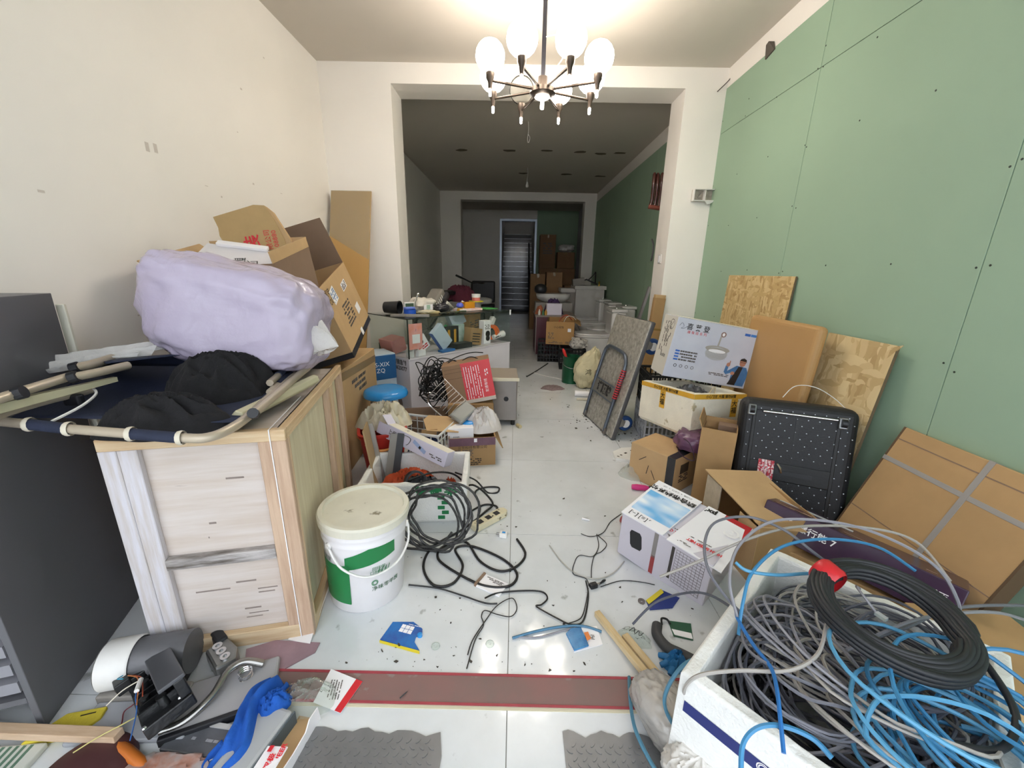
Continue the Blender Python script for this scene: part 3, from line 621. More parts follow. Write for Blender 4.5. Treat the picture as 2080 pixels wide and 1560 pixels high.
t = citem('blue_ball_toy', 'blue and yellow push button gadget on the showcase', 'gadget', .74, .20, zt); MB().lathe([(0, 0), (.03, 0), (.03, .02), (.018, .035), (0, .035)], 18).build('base', mat('yellow_plastic', 'd8a637', .4), t, smooth=True); MB().lathe([(.02, .033), (.036, .045), (.036, .06), (.025, .078), (0, .083)], 20).build('ball', mat('violet_blue', '5560c8', .35), t, smooth=True)
t = citem('amber_box', 'small amber plastic box on the showcase top', 'box', .88, .24, zt+.02, -8); MB().mm(-.06, .06, -.04, .04, 0, .06).build('box', mat('amber_plastic', 'c98a22', .25), t, bevel=.005)
o = one(MB().mm(-.14, .14, -.06, .06, 0, .02), 'pink_carton', mat('pink_white_print', 'e8c4bc', .5, col2='f0ece6', vs=12), 'flat pink and white packet under the amber box', 'packet', cw(.86, .22, zt), (0, 0, CR-4), bevel=.002)
t = citem('paint_jar', 'round grey jar with yellow rim and stacked red and white lid on the showcase', 'jar', 1.05, .30, zt)
MB().lathe([(0, 0), (.05, 0), (.052, .07), (.0, .07)], 24).build('jar', mat('jar_grey', '8d8a88', .35), t, smooth=True); MB().lathe([(.0, .07), (.075, .072), (.075, .080), (0, .082)], 24).build('rim', mat('yellow_rim', 'c9bb2e', .4), t, smooth=True); MB().lathe([(0, .082), (.042, .082), (.042, .115), (0, .115)], 24).build('red_lid', mat('salmon', 'd2746c', .4), t, smooth=True); MB().lathe([(0, .115), (.045, .115), (.047, .15), (0, .152)], 24).build('cap', white_p, t, smooth=True)
for k, (x_, y_, z_, c, lab) in enumerate(((.97, .34, 0, 'e6e2da', 'white tube leaning on the grey jar on the showcase'), (.80, .42, 0, 'e4e0d2', 'white spray nozzle lying behind the amber box'))):
    t = citem('glue_tube', lab, 'tube', x_, y_, zt+.03, -40+60*k, 0, 30); MB().tube([(-.08, 0, 0), (.05, 0, 0), (.06, 0, 0), (.09, 0, 0)], [.02, .02, .008, .005], 12).build('tube', mat('tube_'+c, c, .4), t, smooth=True)
t = citem('green_cloth', 'flat bright green sheet at the far right end of the showcase', 'sheet', 1.13, .22, zt); MB().prism([(-.06, -.05), (.1, -.06), (.08, .09), (-.04, .1)], .001, .006).build('sheet', mat('bright_green', '4fae55', .6), t)
t = citem('white_cloth_corner', 'small white tag hanging over the far corner of the showcase', 'tag', 1.235, -.014, zt-.05); MB().mm(-.01, .01, 0, .0015, 0, .052).build('tag', white_pr, t)
for k, x_ in enumerate((.48, .56, .65)): one(MB().tube(cr([(-.08, 0, .008), (0, .01, .012), (.08, -.01, .008)], 4), .008, 6), 'hand_tool', mat('tool_dark%d' % k, ('3c3f36', '55523c', '4b5a41')[k], .5), ('black handled cutter at the front edge of the showcase', 'olive screwdriver at the front edge of the showcase', 'green handled pliers at the front edge of the showcase')[k], 'tool', cw(x_, .09, zt), (0, 0, CR+8*k), smooth=True)
# inside the showcase
zi = SB+.012
def inbox(name, label, x, y, rz, ry, d, m_, rx=0, cat='box', z=None): 
    a = abs(math.sin(R(ry)))*d[0]/2+abs(math.sin(R(rx)))*d[1]/2
    t = citem(name, label, cat, x, y, (z if z is not None else zi+a+.001), rz, rx, ry); MB().mm(-d[0]/2, d[0]/2, -d[1]/2, d[1]/2, 0, d[2]).build('body', m_, t, bevel=.003); return t
t = inbox('camera_carton', 'white and red boxed camera lying at the left in the showcase', .25, .15, 0, -30, (.13, .07, .13), white_pr); scrib(t, TR((0, -.0362, .03), (90, 0, 0)), .11, .04, 2, red_pr, 3, fill=.9, words=2); MB().lathe([(0, 0), (.022, 0), (.022, .004), (0, .004)], 18, TR((0, -.0355, .085), (90, 0, 0))).build('lens_print', black_pr, t)
t = inbox('pale_blue_carton', 'tilted pale blue flat carton in the middle of the showcase', .48, .10, 5, -38, (.14, .05, .22), mat('pale_blue_print', 'bccbd8', .5)); MB().mm(-.0702, -.07, -.025, .025, 0, .22).build('blue_edge', mat('edge_blue', '2e5ea8', .5), t)
t = inbox('slipper_pack', 'cream sole shaped pack standing at the back of the showcase', .55, .38, 8, 30, (.10, .03, .30), mat('cream_pack', 'd9d3c2', .6)); text('UNPA', .04, black_pr, t, TR((0, -.0155, .17), (90, -90, 0)))
t = inbox('green_folder', 'green folder behind the tilted pale blue carton', .60, .30, 5, 35, (.12, .03, .16), mat('folder_green', '2f8a4e', .5))
t = inbox('black_tool_pack', 'black carton with amber handles in the showcase', .62, .20, 4, 0, (.16, .05, .2), dark_pl)
for u in (-.05, .03): MB().mm(u-.015, u+.015, -.0262, -.0255, .04, .17).build('amber_print', mat('amber_print', 'd19a2e', .4), t)
t = inbox('teal_pack', 'pale teal blister pack beside the brown carton in the showcase', .76, .26, 6, 0, (.15, .04, .2), mat('teal_print', '8fb3a6', .4, col2='d6e2dc', vs=9))
t = inbox('brown_small_carton', 'brown carton with black print rows in the showcase', .82, .12, 0, 9, (.15, .10, .16), card2)
for k in range(4): decal(t, face_m('front', (.15, .1, .16), 0, .03+.026*k, spin=0), .1, .010, black_pr)
t = inbox('grey_plastic_case', 'pale grey blank plastic case tipped on top of the brown carton', .80, .30, -10, -25, (.16, .09, .15), mat('pale_grey_case', 'a9b4bd', .45), z=zi+.19)
t = inbox('white_fan_carton', 'tall white carton with black round picture in the showcase', 1.0, .12, 2, 0, (.10, .07, .235), white_pr); MB().lathe([(0, 0), (.032, 0), (.032, .003), (0, .003)], 20, TR((.005, -.0352, .10), (90, 0, 0))).build('picture', black_pr, t); MB().lathe([(0, 0), (.028, 0), (.028, .003), (0, .003)], 20, TR((.005, -.0352, .055), (90, 0, 0))).build('picture', black_pr, t); scrib(t, face_m('front', (.1, .07, .235), 0, .17), .07, .05, 4, print_grey, 4)
t = citem('orange_tape_roll', 'orange tape roll standing at the right of the showcase', 'tape', 1.10, .12, zi+.105, 20); MB().lathe([(.05, -.03), (.075, -.03), (.075, .03), (.05, .03), (.05, -.03)], 28, TR((0, 0, 0), (0, 90, 0))).build('roll', mat('orange_tape', 'e0641c', .4), t, smooth=True)
t = citem('white_hand_lamp', 'white cylindrical torch with black lens at the right of the showcase', 'torch', 1.15, .06, zi+.075, -8, 0, -12); MB().tube([(-.08, 0, 0), (.02, 0, 0), (.03, 0, 0), (.06, 0, 0)], [.025, .025, .034, .034], 18).build('tube', white_p, t, smooth=True); MB().lathe([(0, 0), (.026, 0), (.026, .003), (0, .003)], 18, TR((.061, 0, 0), (0, 90, 0))).build('lens', dark_pl, t); scrib(t, TR((-.03, -.0262, .0), (90, 0, 0)), .08, .02, 1, black_pr, 7)
t = inbox('tan_back_carton', 'tan carton with slanted print at the back right of the showcase', 1.08, .42, 10, 0, (.2, .12, .27), card2); scrib(t, face_m('front', (.2, .12, .27), 0, .16, spin=8), .16, .1, 4, print_grey, 5)
t = inbox('pink_inner_carton', 'pinkish carton lying near the left pane of the showcase', .08, .34, 0, -12, (.14, .2, .12), mat('dusty_pink', 'b98079', .6))
t = inbox('green_circuit_box', 'dark green gadget at the left back of the showcase', .10, .50, 0, 0, (.12, .06, .07), mat('circuit_green', '2f4a3a', .5))
t = inbox('white_mug_box', 'small white cup at the near corner of the showcase', .06, .07, 0, 0, (.05, .05, .07), white_p)
t = inbox('white_socket_pack', 'white square socket pack low in the showcase', .16, .06, 12, 0, (.09, .04, .05), white_pr)
t = inbox('dark_low_box', 'black flat device on the showcase floor', .66, .10, 0, 0, (.2, .1, .05), dark_pl)
t = inbox('blue_sleeve', 'blue packet lying flat on the showcase floor', .44, .05, 3, 0, (.16, .06, .02), mat('packet_blue', '2f6db0', .4))
t = inbox('white_adapter', 'white angled charger behind the torch', 1.17, .22, 10, 35, (.05, .05, .12), white_p, z=zi+.14)
# ------------------------------------------------------------------ the pile between crate and showcase
# paint bucket
bk = thing('paint_bucket', 'white twenty litre paint bucket with green label and stained lid', 'bucket', (-.578, 1.328, 0), (-1, 2, 0))
bw = mat('bucket_white', 'e4e1e2', .42, var=.05, vs=8); lidm = mat('bucket_lid', 'ddd9c8', .6, var=.08, vs=7, speck=(16, .66, '8d8570'))
MB().lathe([(0, .0), (.135, 0), (.14, .006), (.152, .285), (.157, .288), (.157, .296), (.153, .30), (.153, .315), (.159, .318), (.159, .326), (.155, .33), (.156, .345), (0, .345)], 48).build('body', bw, bk, smooth=True)
MB().lathe([(.150, .338), (.166, .340), (.168, .368), (.163, .376), (.148, .376), (.144, .364), (0, .362)], 48).build('lid', lidm, bk)
gl = mat('label_green', '1f7a43', .45)
rad = lambda z: .1405+.0116*(z-.006)/.279
MB().grid(lambda u, v: Vector(((rad(.06+.16*v)+.0012)*math.cos(R(205+62*u)), (rad(.06+.16*v)+.0012)*math.sin(R(205+62*u)), .045+(.175-.02*u*(1-u)*2)*v)), 16, 4).build('label', gl, bk, smooth=True)
MB().grid(lambda u, v: Vector(((rad(.25)+.0016)*math.cos(R(262+70*u)), (rad(.25)+.0016)*math.sin(R(262+70*u)), .20+.035*u+(.05+.04*u)*v)), 16, 4).build('label', gl, bk, smooth=True)
def onb(a, z, s, tx, m_, bold=.0):
    q = text(tx, s, m_, bk, TR((0, 0, 0))); 
    for v in q.data.vertices:
        th = R(a)+v.co.x/.146; zz = z+v.co.y; v.co = ((rad(zz)+.002)*math.cos(th), (rad(zz)+.002)*math.sin(th), zz)
    return q
onb(222, .225, .022, '净未我家', black_pr); onb(318, .105, .022, '净味零甲醛', mat('label_dark_green', '1d5a34', .5), .0005); onb(307, .185, .016, '回环保\n口耐擦洗', gl)
onb(301, .13, .03, '◎', gl); onb(314, .175, .045, '////', gl, .0008)
for k in range(7): onb(222, .18-.013*k, .011, '- - - - - -', white_pr)
arc = [(math.cos(R(a))*(.166+.012*math.sin(R((a-195)*180/210))), math.sin(R(a))*(.166+.012*math.sin(R((a-195)*180/210))), .285-.115*math.sin(R((a-195)*180/210))) for a in range(195, 406, 10)]
arc = [Vector(q) for q in arc]
MB().tube(cr([Vector((math.cos(R(238))*.160, math.sin(R(238))*.160, .285)), Vector((math.cos(R(262))*.172, math.sin(R(262))*.172, .225)), Vector((math.cos(R(292))*.178, math.sin(R(292))*.178, .19)), Vector((math.cos(R(325))*.178, math.sin(R(325))*.178, .20)), Vector((math.cos(R(352))*.174, math.sin(R(352))*.174, .24)), Vector((math.cos(R(370))*.162, math.sin(R(370))*.162, .285))], 6), .0045, 8).build('handle', white_p, bk, smooth=True)
for a in (238, 370): MB().lathe([(0, 0), (.014, 0), (.012, .008), (0, .008)], 12, TR((math.cos(R(a))*.155, math.sin(R(a))*.155, .285), (0, 90, a))).build('lug', white_p, bk)
# red square bucket
rb = thing('red_bucket', 'red plastic bucket with an orange handle behind the crate', 'bucket', (-.80, 2.26, 0), (0, 0, 20))
redp = mat('red_plastic', 'b0281f', .4, var=.08)
sq = lambda r, z, e=.45: [(math.copysign(abs(math.cos(R(a)))**e, math.cos(R(a)))*r, math.copysign(abs(math.sin(R(a)))**e, math.sin(R(a)))*r, z) for a in range(0, 360, 12)]
def loft(rings):
    b = MB(); n = len(rings[0]); vs = [p for r_ in rings for p in r_]
    fs = [(i*n+k, i*n+(k+1) % n, (i+1)*n+(k+1) % n, (i+1)*n+k) for i in range(len(rings)-1) for k in range(n)]+[tuple(range(n-1, -1, -1))]
    return b.add(vs, fs)
loft([sq(.10, 0), sq(.135, .30), sq(.145, .30), sq(.145, .315), sq(.128, .315), sq(.094, .008)]).build('shell', redp, rb, smooth=False)
MB().tube(cr([(-.14, -.05, .29), (-.06, -.15, .235), (.06, -.15, .24), (.14, -.05, .29)], 6), .008, 8).build('handle', mat('orange_handle', 'd08a45', .5), rb, smooth=True)
decal(rb, TR((.0, -.127, .19), (83, 0, 0)), .09, .06, mat('silver_label', 'b9b3b3', .4), 'label')
# plywood offcut and metal channel
o = MB().mm(0, .008, -.05, .09, 0, .44).build('plywood_offcut', mat('thin_plywood', 'b49a74', .65, var=.08), loc=(-.735, 1.955, .0), rot=(0, -7, 12)); tag(o, 'thin plywood offcut leaning against the far corner of the crate', 'plywood')
o = MB().mm(-.014, .014, -.008, -.004, 0, .42).mm(-.014, -.010, -.004, .02, 0, .42).mm(.010, .014, -.004, .02, 0, .42).build('metal_channel', mat('galvanised', 'b9b8b4', .4, .7), loc=(-.735, 2.05, 0), rot=(-4, -8, 15)); tag(o, 'upright galvanised metal channel in front of the red bucket', 'metal channel')
# polystyrene box with junk
def foam_box(name, label, loc, rot, d, m_, k=.03):
    t = thing(name, label, 'foam box', loc, rot); x, y, z = d[0]/2, d[1]/2, d[2]; b = MB()
    n = 14; rnd = random.Random(int(d[0]*1000))
    out = []; 
    def ring(xx, yy, zz, jit=0.): 
        pts = []
        for s in range(4):
            c = [(-xx, -yy), (xx, -yy), (xx, yy), (-xx, yy)]; a, e = c[s], c[(s+1) % 4]
            for i in range(n): 
                u = i/n; q = noise.noise(Vector((a[0]+(e[0]-a[0])*u, a[1]+(e[1]-a[1])*u, zz))*22)*jit
                pts.append((a[0]+(e[0]-a[0])*u, a[1]+(e[1]-a[1])*u, zz+q))
        return pts
    rings = [ring(x-.015, y-.015, 0), ring(x, y, .02), ring(x, y, z-.006), ring(x-.006, y-.006, z, .008), ring(x-k+.004, y-k+.004, z, .008), ring(x-k, y-k, z-.008), ring(x-k-.01, y-k-.01, k)]
    loft(rings).add(*(lambda R_: (R_, [tuple(range(len(R_)))]))(rings[-1])).build('body', m_, t, bevel=.004)
    return t
fd = (.54, .38, .225)
fb = foam_box('junk_foam_box', 'white foam box with green print holding cloths and the lamp carton', (-.505, 1.93, 0), (0, 0, 4), fd, foam)
gpr = mat('foam_green_print', '1d7d48', .6)
text('好鲜果', .07, gpr, fb, face_m('front', fd, .12, .185, .002), bold=.002)
for k in range(5): decal(fb, face_m('front', fd, .14+.02*(k % 2), .04+.028*k, .002), .035, .02, gpr)
decal(fb, face_m('front', fd, .09, .195, .002), .11, .02, gpr); text('◎', .03, gpr, fb, face_m('front', fd, .235, .20, .002))
oc_ = mat('orange_cloth', 'c2502a', .85, var=.25, vs=14, bump=.2, bs=60)
t = thing('orange_cloth', 'crumpled bright orange cloth in the white foam box with green print', 'cloth', (-.55, 1.93, .06)); MB().grid(heap(0, 0, 0, .19, .10, .15, 10, 6, 48, 16, .5), 48, 16, cu=True).build('cloth', oc_, t, smooth=True)
t = thing('orange_glove', 'orange work glove at the right end of the white foam box', 'glove', (-.32, 1.86, .07)); MB().grid(heap(0, 0, 0, .05, .07, .13, 30, 9, 36, 12, .5), 36, 12, cu=True).build('glove', oc_, t, smooth=True)
t = thing('black_hose_bag', 'shiny black film bundle stuffed in the near side of the white foam box', 'film', (-.46, 1.82, .09)); MB().grid(heap(0, 0, 0, .14, .055, .14, 8, 12, 48, 14, .5), 48, 14, cu=True).build('bundle', mat('dark_shiny_film', '3a3a3e', .18), t, smooth=True)
MB().lathe([(.045, -.02), (.055, -.02), (.055, .02), (.045, .02), (.045, -.02)], 24, TR((-.03, -.02, .12), (70, 0, 30))).build('ring', dark_pl, t, smooth=True)
t = thing('black_profile', 'dark grey metal bar standing up out of the white foam box', 'metal bar', (-.69, 1.98, .045), (-20, 8, 8)); MB().mm(-.03, .008, -.012, .012, 0, .32).build('bar', mat('grey_profile', '77736c', .45, .5), t); MB().mm(.008, .045, -.014, .014, 0, .325).build('face', dark_pl, t)
# lamp/faucet carton
d = (.435, .07, .085)
t = thing('faucet_carton', 'long white carton printed with a faucet lying tilted over the foam box', 'box', (-.545, 2.075, .245), (-14, 10.5, -27.5)); lp = mat('lilac_white_print', 'd6d2e2', .45)
MB().mm(-.2175, .2175, -.035, .035, 0, .085).build('body', lp, t, bevel=.002); decal(t, face_m('top', d, 0, 0), .433, .068, mat('cream_print', 'efeadb', .5), 'print')
MB().mm(-.29, -.2175, -.033, -.030, .01, .08).build('end_flap', lp, t, rot=(0, 0, 0), bevel=.001); MB().hexa([(-.2175, -.035, .08), (-.2175, .035, .08), (-.2175, .035, .083), (-.2175, -.035, .083), (-.275, -.035, .12), (-.275, .035, .12), (-.275, .035, .123), (-.275, -.035, .123)]).build('end_flap', lp, t)
MB().tube(cr([(-.10, -.0356, .05), (-.08, -.0356, .07), (-.04, -.0356, .065), (-.045, -.0356, .035), (-.06, -.0356, .02)], 6), .002, 4).build('faucet_print', mat('gunmetal', '3b3d40', .4), t)
decal(t, face_m('front', d, .03, .045, .001, -20), .1, .022, mat('pic_blue', '9fb2d8', .4), 'picture'); decal(t, face_m('front', d, .035, .042, .0016, -20), .015, .014, black_pr, 'picture'); decal(t, face_m('front', d, -.1, .055, .001, 20), .03, .012, mat('brass_print', 'a08a50', .4), 'picture')
scrib(t, face_m('front', d, .15, .03, .001, 0), .09, .022, 2, print_grey, 4); scrib(t, face_m('front', d, -.17, .05, .001), .05, .03, 4, print_grey, 5); text('凡', .03, black_pr, t, face_m('top', d, -.1, 0, .0014, 0))
# translucent basket
clearp = clear('frosted_plastic', tint='e9eeee', body='dfe3e4', fac=.55, rough=.2, gloss=.06)
t = thing('mesh_basket', 'frosted white plastic lattice basket behind the faucet carton', 'basket', (-.62, 2.47, 0), (0, 0, -14))
bx_, by_, bz_ = .20, .15, .25
wh_fr = mat('frosted_white', 'dcdedd', .35)
for s in (-1, 1):
    for z in (.03, .09, .15, .21): MB().tube([(-bx_, s*by_, z), (bx_, s*by_, z)], .004, 4).build('bar', wh_fr, t); MB().tube([(s*bx_, -by_, z), (s*bx_, by_, z)], .004, 4).build('bar', wh_fr, t)
    for k in range(9): MB().tube([(-bx_+k*.05, s*by_, 0), (-bx_+k*.05, s*by_, bz_)], .004, 4).build('bar', wh_fr, t)
    for k in range(1, 6): MB().tube([(s*bx_, -by_+k*.05, 0), (s*bx_, -by_+k*.05, bz_)], .004, 4).build('bar', wh_fr, t)
MB().tube([(-bx_, -by_, bz_), (bx_, -by_, bz_), (bx_, by_, bz_), (-bx_, by_, bz_)], .010, 8, True).build('rim', wh_fr, t, bevel=.002); MB().mm(-bx_, bx_, -by_, by_, 0, .006).build('bottom', wh_fr, t)
t = thing('blue_scoop', 'dark blue rag lying inside the lattice basket', 'rag', (-.60, 2.52, .01)); MB().grid(heap(0, 0, 0, .13, .09, .15, 0, 15, 36, 12, .4), 36, 12, cu=True).build('rag', mat('navy_rag', '273a66', .7, var=.2, vs=12), t, smooth=True)
t = thing('cardboard_scrap', 'bent tan cardboard scrap lying over the lattice basket rim', 'cardboard', (-.47, 2.45, .262), (14, 12, 20)); MB().prism([(-.11, -.09), (.10, -.08), (.13, .02), (.05, .10), (-.08, .09), (-.12, .03)], 0, .005).build('sheet', card, t); MB().prism([(-.12, 0), (-.02, -.005), (-.02, .04), (-.12, .03)], 0, .005).build('folded_flap', card2, t, loc=(-.02, -.075, -.03), rot=(80, 0, 5))
# wire rack
t = thing('wire_rack', 'chrome wire dish rack tipped over the lattice basket', 'rack', (-.455, 2.60, .31), (28, 22, -32))
MB().tube(cr([(-.14, -.02, .10), (-.13, -.05, .0), (.12, -.05, -.02), (.15, -.02, .03)], 5), .006, 6).build('rail', chrome, t, smooth=True); MB().tube([(-.14, .12, .12), (.13, .12, .02)], .004, 6).build('rail', chrome, t)
for k in range(11): MB().tube([(-.13+.027*k, -.045, .09-.009*k), (-.13+.027*k, .04, .115-.009*k), (-.13+.027*k, .12, .12-.0098*k)], .0022, 5).build('wire', chrome, t)
MB().tube([(-.05, -.06, .0), (-.11, -.05, -.16)], .005, 6).build('leg', chrome, t); MB().tube([(.05, -.06, -.01), (-.02, -.05, -.20)], .005, 6).build('leg', chrome, t); MB().mm(.06, .17, -.04, .12, .015, .05).build('drip_tray', mat('grey_tray', '8f918e', .4, .3), t, bevel=.012)
# purple-topped carton with white box, blue item and bag
d = (.303, .28, .2)
t = carton('purple_band_carton', 'brown carton with a purple band and handwritten print on the floor', (-.285, 2.52, 0), (0, 0, 10), d, mat('brown_carton', 'a07f56', .8, var=.1, vs=5), openb=True, flaps=(('right', .1, 150),))
decal(t, face_m('front', d, 0, .172), .302, .055, mat('purple_band', '6f4f5e', .5, var=.15, vs=18)); decal(t, face_m('front', d, .02, .182, .0016), .02, .025, white_pr, 'label')
text('立世科技有限公司', .024, black_pr, t, face_m('front', d, 0, .132, .001)); scrib(t, face_m('front', d, -.06, .085), .13, .07, 6, print_grey, 3); scrib(t, face_m('front', d, -.0, .03), .12, .05, 4, black_pr, 9, fill=.5)
o = thing('covo_carton', 'small white carton standing inside the purple band carton', 'box', (-.35, 2.46, .10), (0, 0, 12)); MB().mm(-.085, .085, -.04, .04, 0, .15).build('body', white_pr, o, bevel=.002); text('coua', .022, black_pr, o, TR((-.03, -.0412, .09), (90, 0, 0)))
o = thing('blue_tub', 'shiny blue plastic tub in the purple band carton', 'tub', (-.305, 2.55, .19)); MB().lathe([(0, 0), (.07, 0), (.075, .05), (.06, .07), (0, .075)], 24).build('tub', bl, o, smooth=True)
o = thing('plastic_bag_heap', 'crumpled milky plastic bag spilling over the purple band carton', 'bag', (-.20, 2.56, .20)); MB().grid(heap(0, 0, 0, .135, .10, .13, 10, 6, 80, 30, .7, g=.06), 80, 30, cu=True).build('bag', mat('milky_bag', 'cfc8c2', .35, var=.08, vs=9, bump=.4, bs=30), o, smooth=True)
# stainless sink box
d = (.46, .34, .395)
t = thing('steel_sink_unit', 'stainless steel cabinet with a round hole standing beside the aisle', 'sink unit', (-.205, 3.27, 0), (0, 0, 2)); MB().mm(-.23, .23, -.17, .17, .045, .40).build('body', steel, t, bevel=.006); MB().mm(-.235, .235, -.172, .175, .40, .412).build('top_sheet', mat('dusty_sheet', '9c9184', .6), t); MB().mm(-.245, .245, -.182, -.172, .388, .415).build('lip', mat('cream_enamel', 'd8d0b8', .4), t, bevel=.002)
MB().lathe([(0, 0), (.02, 0), (.02, .004), (0, .004)], 20, TR((.14, -.1705, .235), (90, 0, 0))).build('hole', dark_pl, t)
for sx_ in (-.2, .2): MB().lathe([(0, 0), (.018, 0), (.018, .045), (0, .045)], 12, TR((sx_, -.14, 0))).build('foot', dark_pl, t)
MB().lathe([(0, 0), (.015, 0), (.015, .05), (0, .05)], 12, TR((.235, -.19, .015), (90, 0, 30))).build('drain_pipe', mat('cream_pipe', 'cdbf93', .5), t, smooth=True)
# carton under and red printed carton on top of it
carton('support_carton', 'squat brown carton under the red printed carton', (-.33, 2.90, 0), (0, 0, 8), (.34, .22, .29), card2)
d = (.356, .2, .294)
t = carton('red_print_carton', 'brown carton with a red face of white lettering tilted on the pile', (-.315, 2.93, .30), (-2.7, -10.5, 6), d, mat('brown_kraft', '96765a', .8, var=.08, vs=5))
decal(t, face_m('front', d, .069, .147), .218, .292, mat('coral_red_print', 'd8434a', .45)); 
for k in range(7): scrib(t, face_m('front', d, -.02+.018*k, .14, .0016, 90), .25, .009, 1, white_pr, 20+k, words=16, fill=.92)
text('宏通有线', .026, white_pr, t, face_m('front', d, .125, .10, .0016, 90)); scrib(t, face_m('front', d, .14, .2, .0016, 90), .05, .03, 2, white_pr, 4)
for z_ in (.19, .235, .262): decal(t, face_m('front', d, -.1, z_, .001), .135, .0025, mat('kraft_crease', '6e5642', .9), 'crease')
MB().mm(-.178, .178, -.12, -.1, -.012, .012).build('bottom_flap', mat('pale_edge', 'c9bfb4', .7), t)
# tangle of black cable
blkc = mat('black_cable', '151517', .45)
rnd = random.Random(11)
def tangle(c, r, n, turns, seed, flat=1.):
    q = random.Random(seed); pts = []
    for k in range(n*turns):
        a = k*2*math.pi/n+q.uniform(-.25, .25); tl = q.uniform(-.9, .9); rr = q.uniform(.2, 1.08); h_ = q.uniform(-1, 1)
        pts.append(Vector((c[0]+math.cos(a)*r[0]*rr, c[1]+r[1]*(.8*math.sin(a*.5+seed)+.3*tl), c[2]+math.sin(a)*r[2]*rr*.9+.02*h_)))
    return pts
for k in range(5):
    cable('black_cable', 'strand of the black cable tangle heaped against the showcase', tangle((-.62+.02*k, 2.93+.01*k, .37+.015*k), (.13+.012*k, .07, .19), 7, 5, 30+k), .0042, blkc, 'cable', 'black cable tangle by the showcase', 6, 5)
carton('low_brown_carton', 'flat dark brown carton beneath the black cable tangle', (-.66, 2.93, 0), (0, 0, 14), (.42, .26, .17), card_in)
cable('black_cable_end', 'long black cable end arching up in front of the showcase', [(-.66, 2.95, .42), (-.58, 3.0, .52), (-.44, 3.02, .6), (-.33, 3.02, .635), (-.24, 3.0, .64)], .0042, blkc)
cable('black_cable_loop', 'black cable loop reaching over the red printed carton', [(-.50, 2.93, .45), (-.42, 2.96, .56), (-.34, 2.97, .61), (-.26, 2.93, .60), (-.22, 2.9, .57)], .0042, blkc)
cable('black_cable_hook', 'short kinked black cable standing out above the tangle', [(-.70, 2.93, .45), (-.74, 2.95, .53), (-.75, 2.96, .56), (-.70, 2.95, .55), (-.60, 2.93, .47)], .0042, blkc)
# plastic bag by stool
t = thing('cream_plastic_bag', 'crumpled cream plastic bag between the crate and the blue stool', 'bag', (-.80, 2.33, .31)); MB().grid(heap(0, 0, 0, .17, .12, .13, 10, 14, 80, 30, .7, g=.06), 80, 30, cu=True).build('bag', mat('cream_bag', 'cfc6ad', .4, var=.1, vs=7, bump=.4, bs=25), t, smooth=True)
# ---- black cable coil by the bucket, plug, power strip
rnd = random.Random(5)
pts = []
for k in range(7*14):
    a = k*2*math.pi/14; tt = k/98; rr = .142+.026*math.sin(k*.37)+.012*rnd.uniform(-1, 1)
    cx, cy, cz = -.352+.04*math.sin(k*.11), 1.60+.012*math.sin(k*.9), .148+.02*math.sin(k*.13)
    pts.append(Vector((cx+math.cos(a)*rr*1.05, cy+.07*math.sin(a)*.55-.02, max(.008, cz+math.sin(a)*rr*.95))))
cable('dirty_cable_coil', 'dirty black cable coil leaning on the white foam box with green print', pts, .0058, mat('dusty_black_cable', '1c1c1d', .5, col2='4a4947', vs=60), 'cable', None, 6, 3)
def fl(*q, z=.006): return [at(x_, y_, z=(z if len(q_) < 3 else q_[2])) for q_ in q for x_, y_ in [q_[:2]]]
cable('power_cable', 'thick black mains cable looping over the floor to the white plug', fl((915, 1010, .16), (960, 985, .10), (1000, 960+60, .03), (985, 1040), (940, 1075), (880, 1110), (860, 1150), (880, 1188), (920, 1185), (940, 1150), (925, 1115), (960, 1110), (1020, 1135), (1050, 1165), (1035, 1190), (985, 1190), (930, 1165), (890, 1135), (900, 1110), (945, 1100), (975, 1140), (1015, 1160), (1050, 1150), (1067, 1125), (1050, 1095)), .0055, blkc, 'cable', None, 8, 8)
cable('strip_cable', 'black cable running from the power strip over the foam box edge', fl((1000, 1050, .03), (1010, 1030), (985, 1025), (955, 1040), (940, 1060), (950, 1000, .06), (925, 965, .20), (880, 960, .24), (830, 975, .24)), .005, blkc, 'cable', None, 8, 8)
cable('strip_cable_loop', 'black cable loop on the floor behind the power strip', fl((925, 960, .20), (965, 975, .08), (990, 1000), (1010, 1000), (1012, 990), (985, 990), (965, 1000), (975, 1030), (968, 1060)), .0048, blkc, 'cable', None, 8, 8)
cable('floor_wire_long', 'thin black wire lying on the tiles right of the paint bucket', fl((830, 1188), (890, 1195), (940, 1210), (985, 1225), (1010, 1226)), .003, blkc, 'wire')
cable('floor_wire_knot', 'thin black wire loop crossing the tile joint', fl((950, 1330), (960, 1300), (985, 1262), (1010, 1230), (1040, 1215), (1050, 1235), (1038, 1252), (1010, 1248), (985, 1240), (978, 1252), (982, 1270), (965, 1300), (948, 1358)), .002, blkc, 'wire')
cable('black_strap', 'flat black wire bending across the floor past the white card', fl((985, 1215, .015), (1010, 1205), (1060, 1200), (1100, 1202), (1112, 1215), (1100, 1228), (1090, 1232), (1130, 1255), (1160, 1268), (1185, 1260), (1195, 1210), (1190, 1180)), .0032, blkc, 'wire', None, 6, 8)
# plug
p = at(1022, 1090, z=.0); t = thing('mains_plug', 'white mains plug lying on the grey tiles', 'plug', p, (0, 0, -10)); MB().mm(-.018, .02, -.014, .014, .0, .024).build('body', white_p, t, bevel=.004); MB().mm(-.035, -.018, -.008, -.005, .008, .014).build('pin', chrome, t); MB().mm(-.035, -.018, .005, .008, .008, .014).build('pin', chrome, t); decal(t, TR((.003, 0, .0247)), .016, .012, bl, 'sticker')
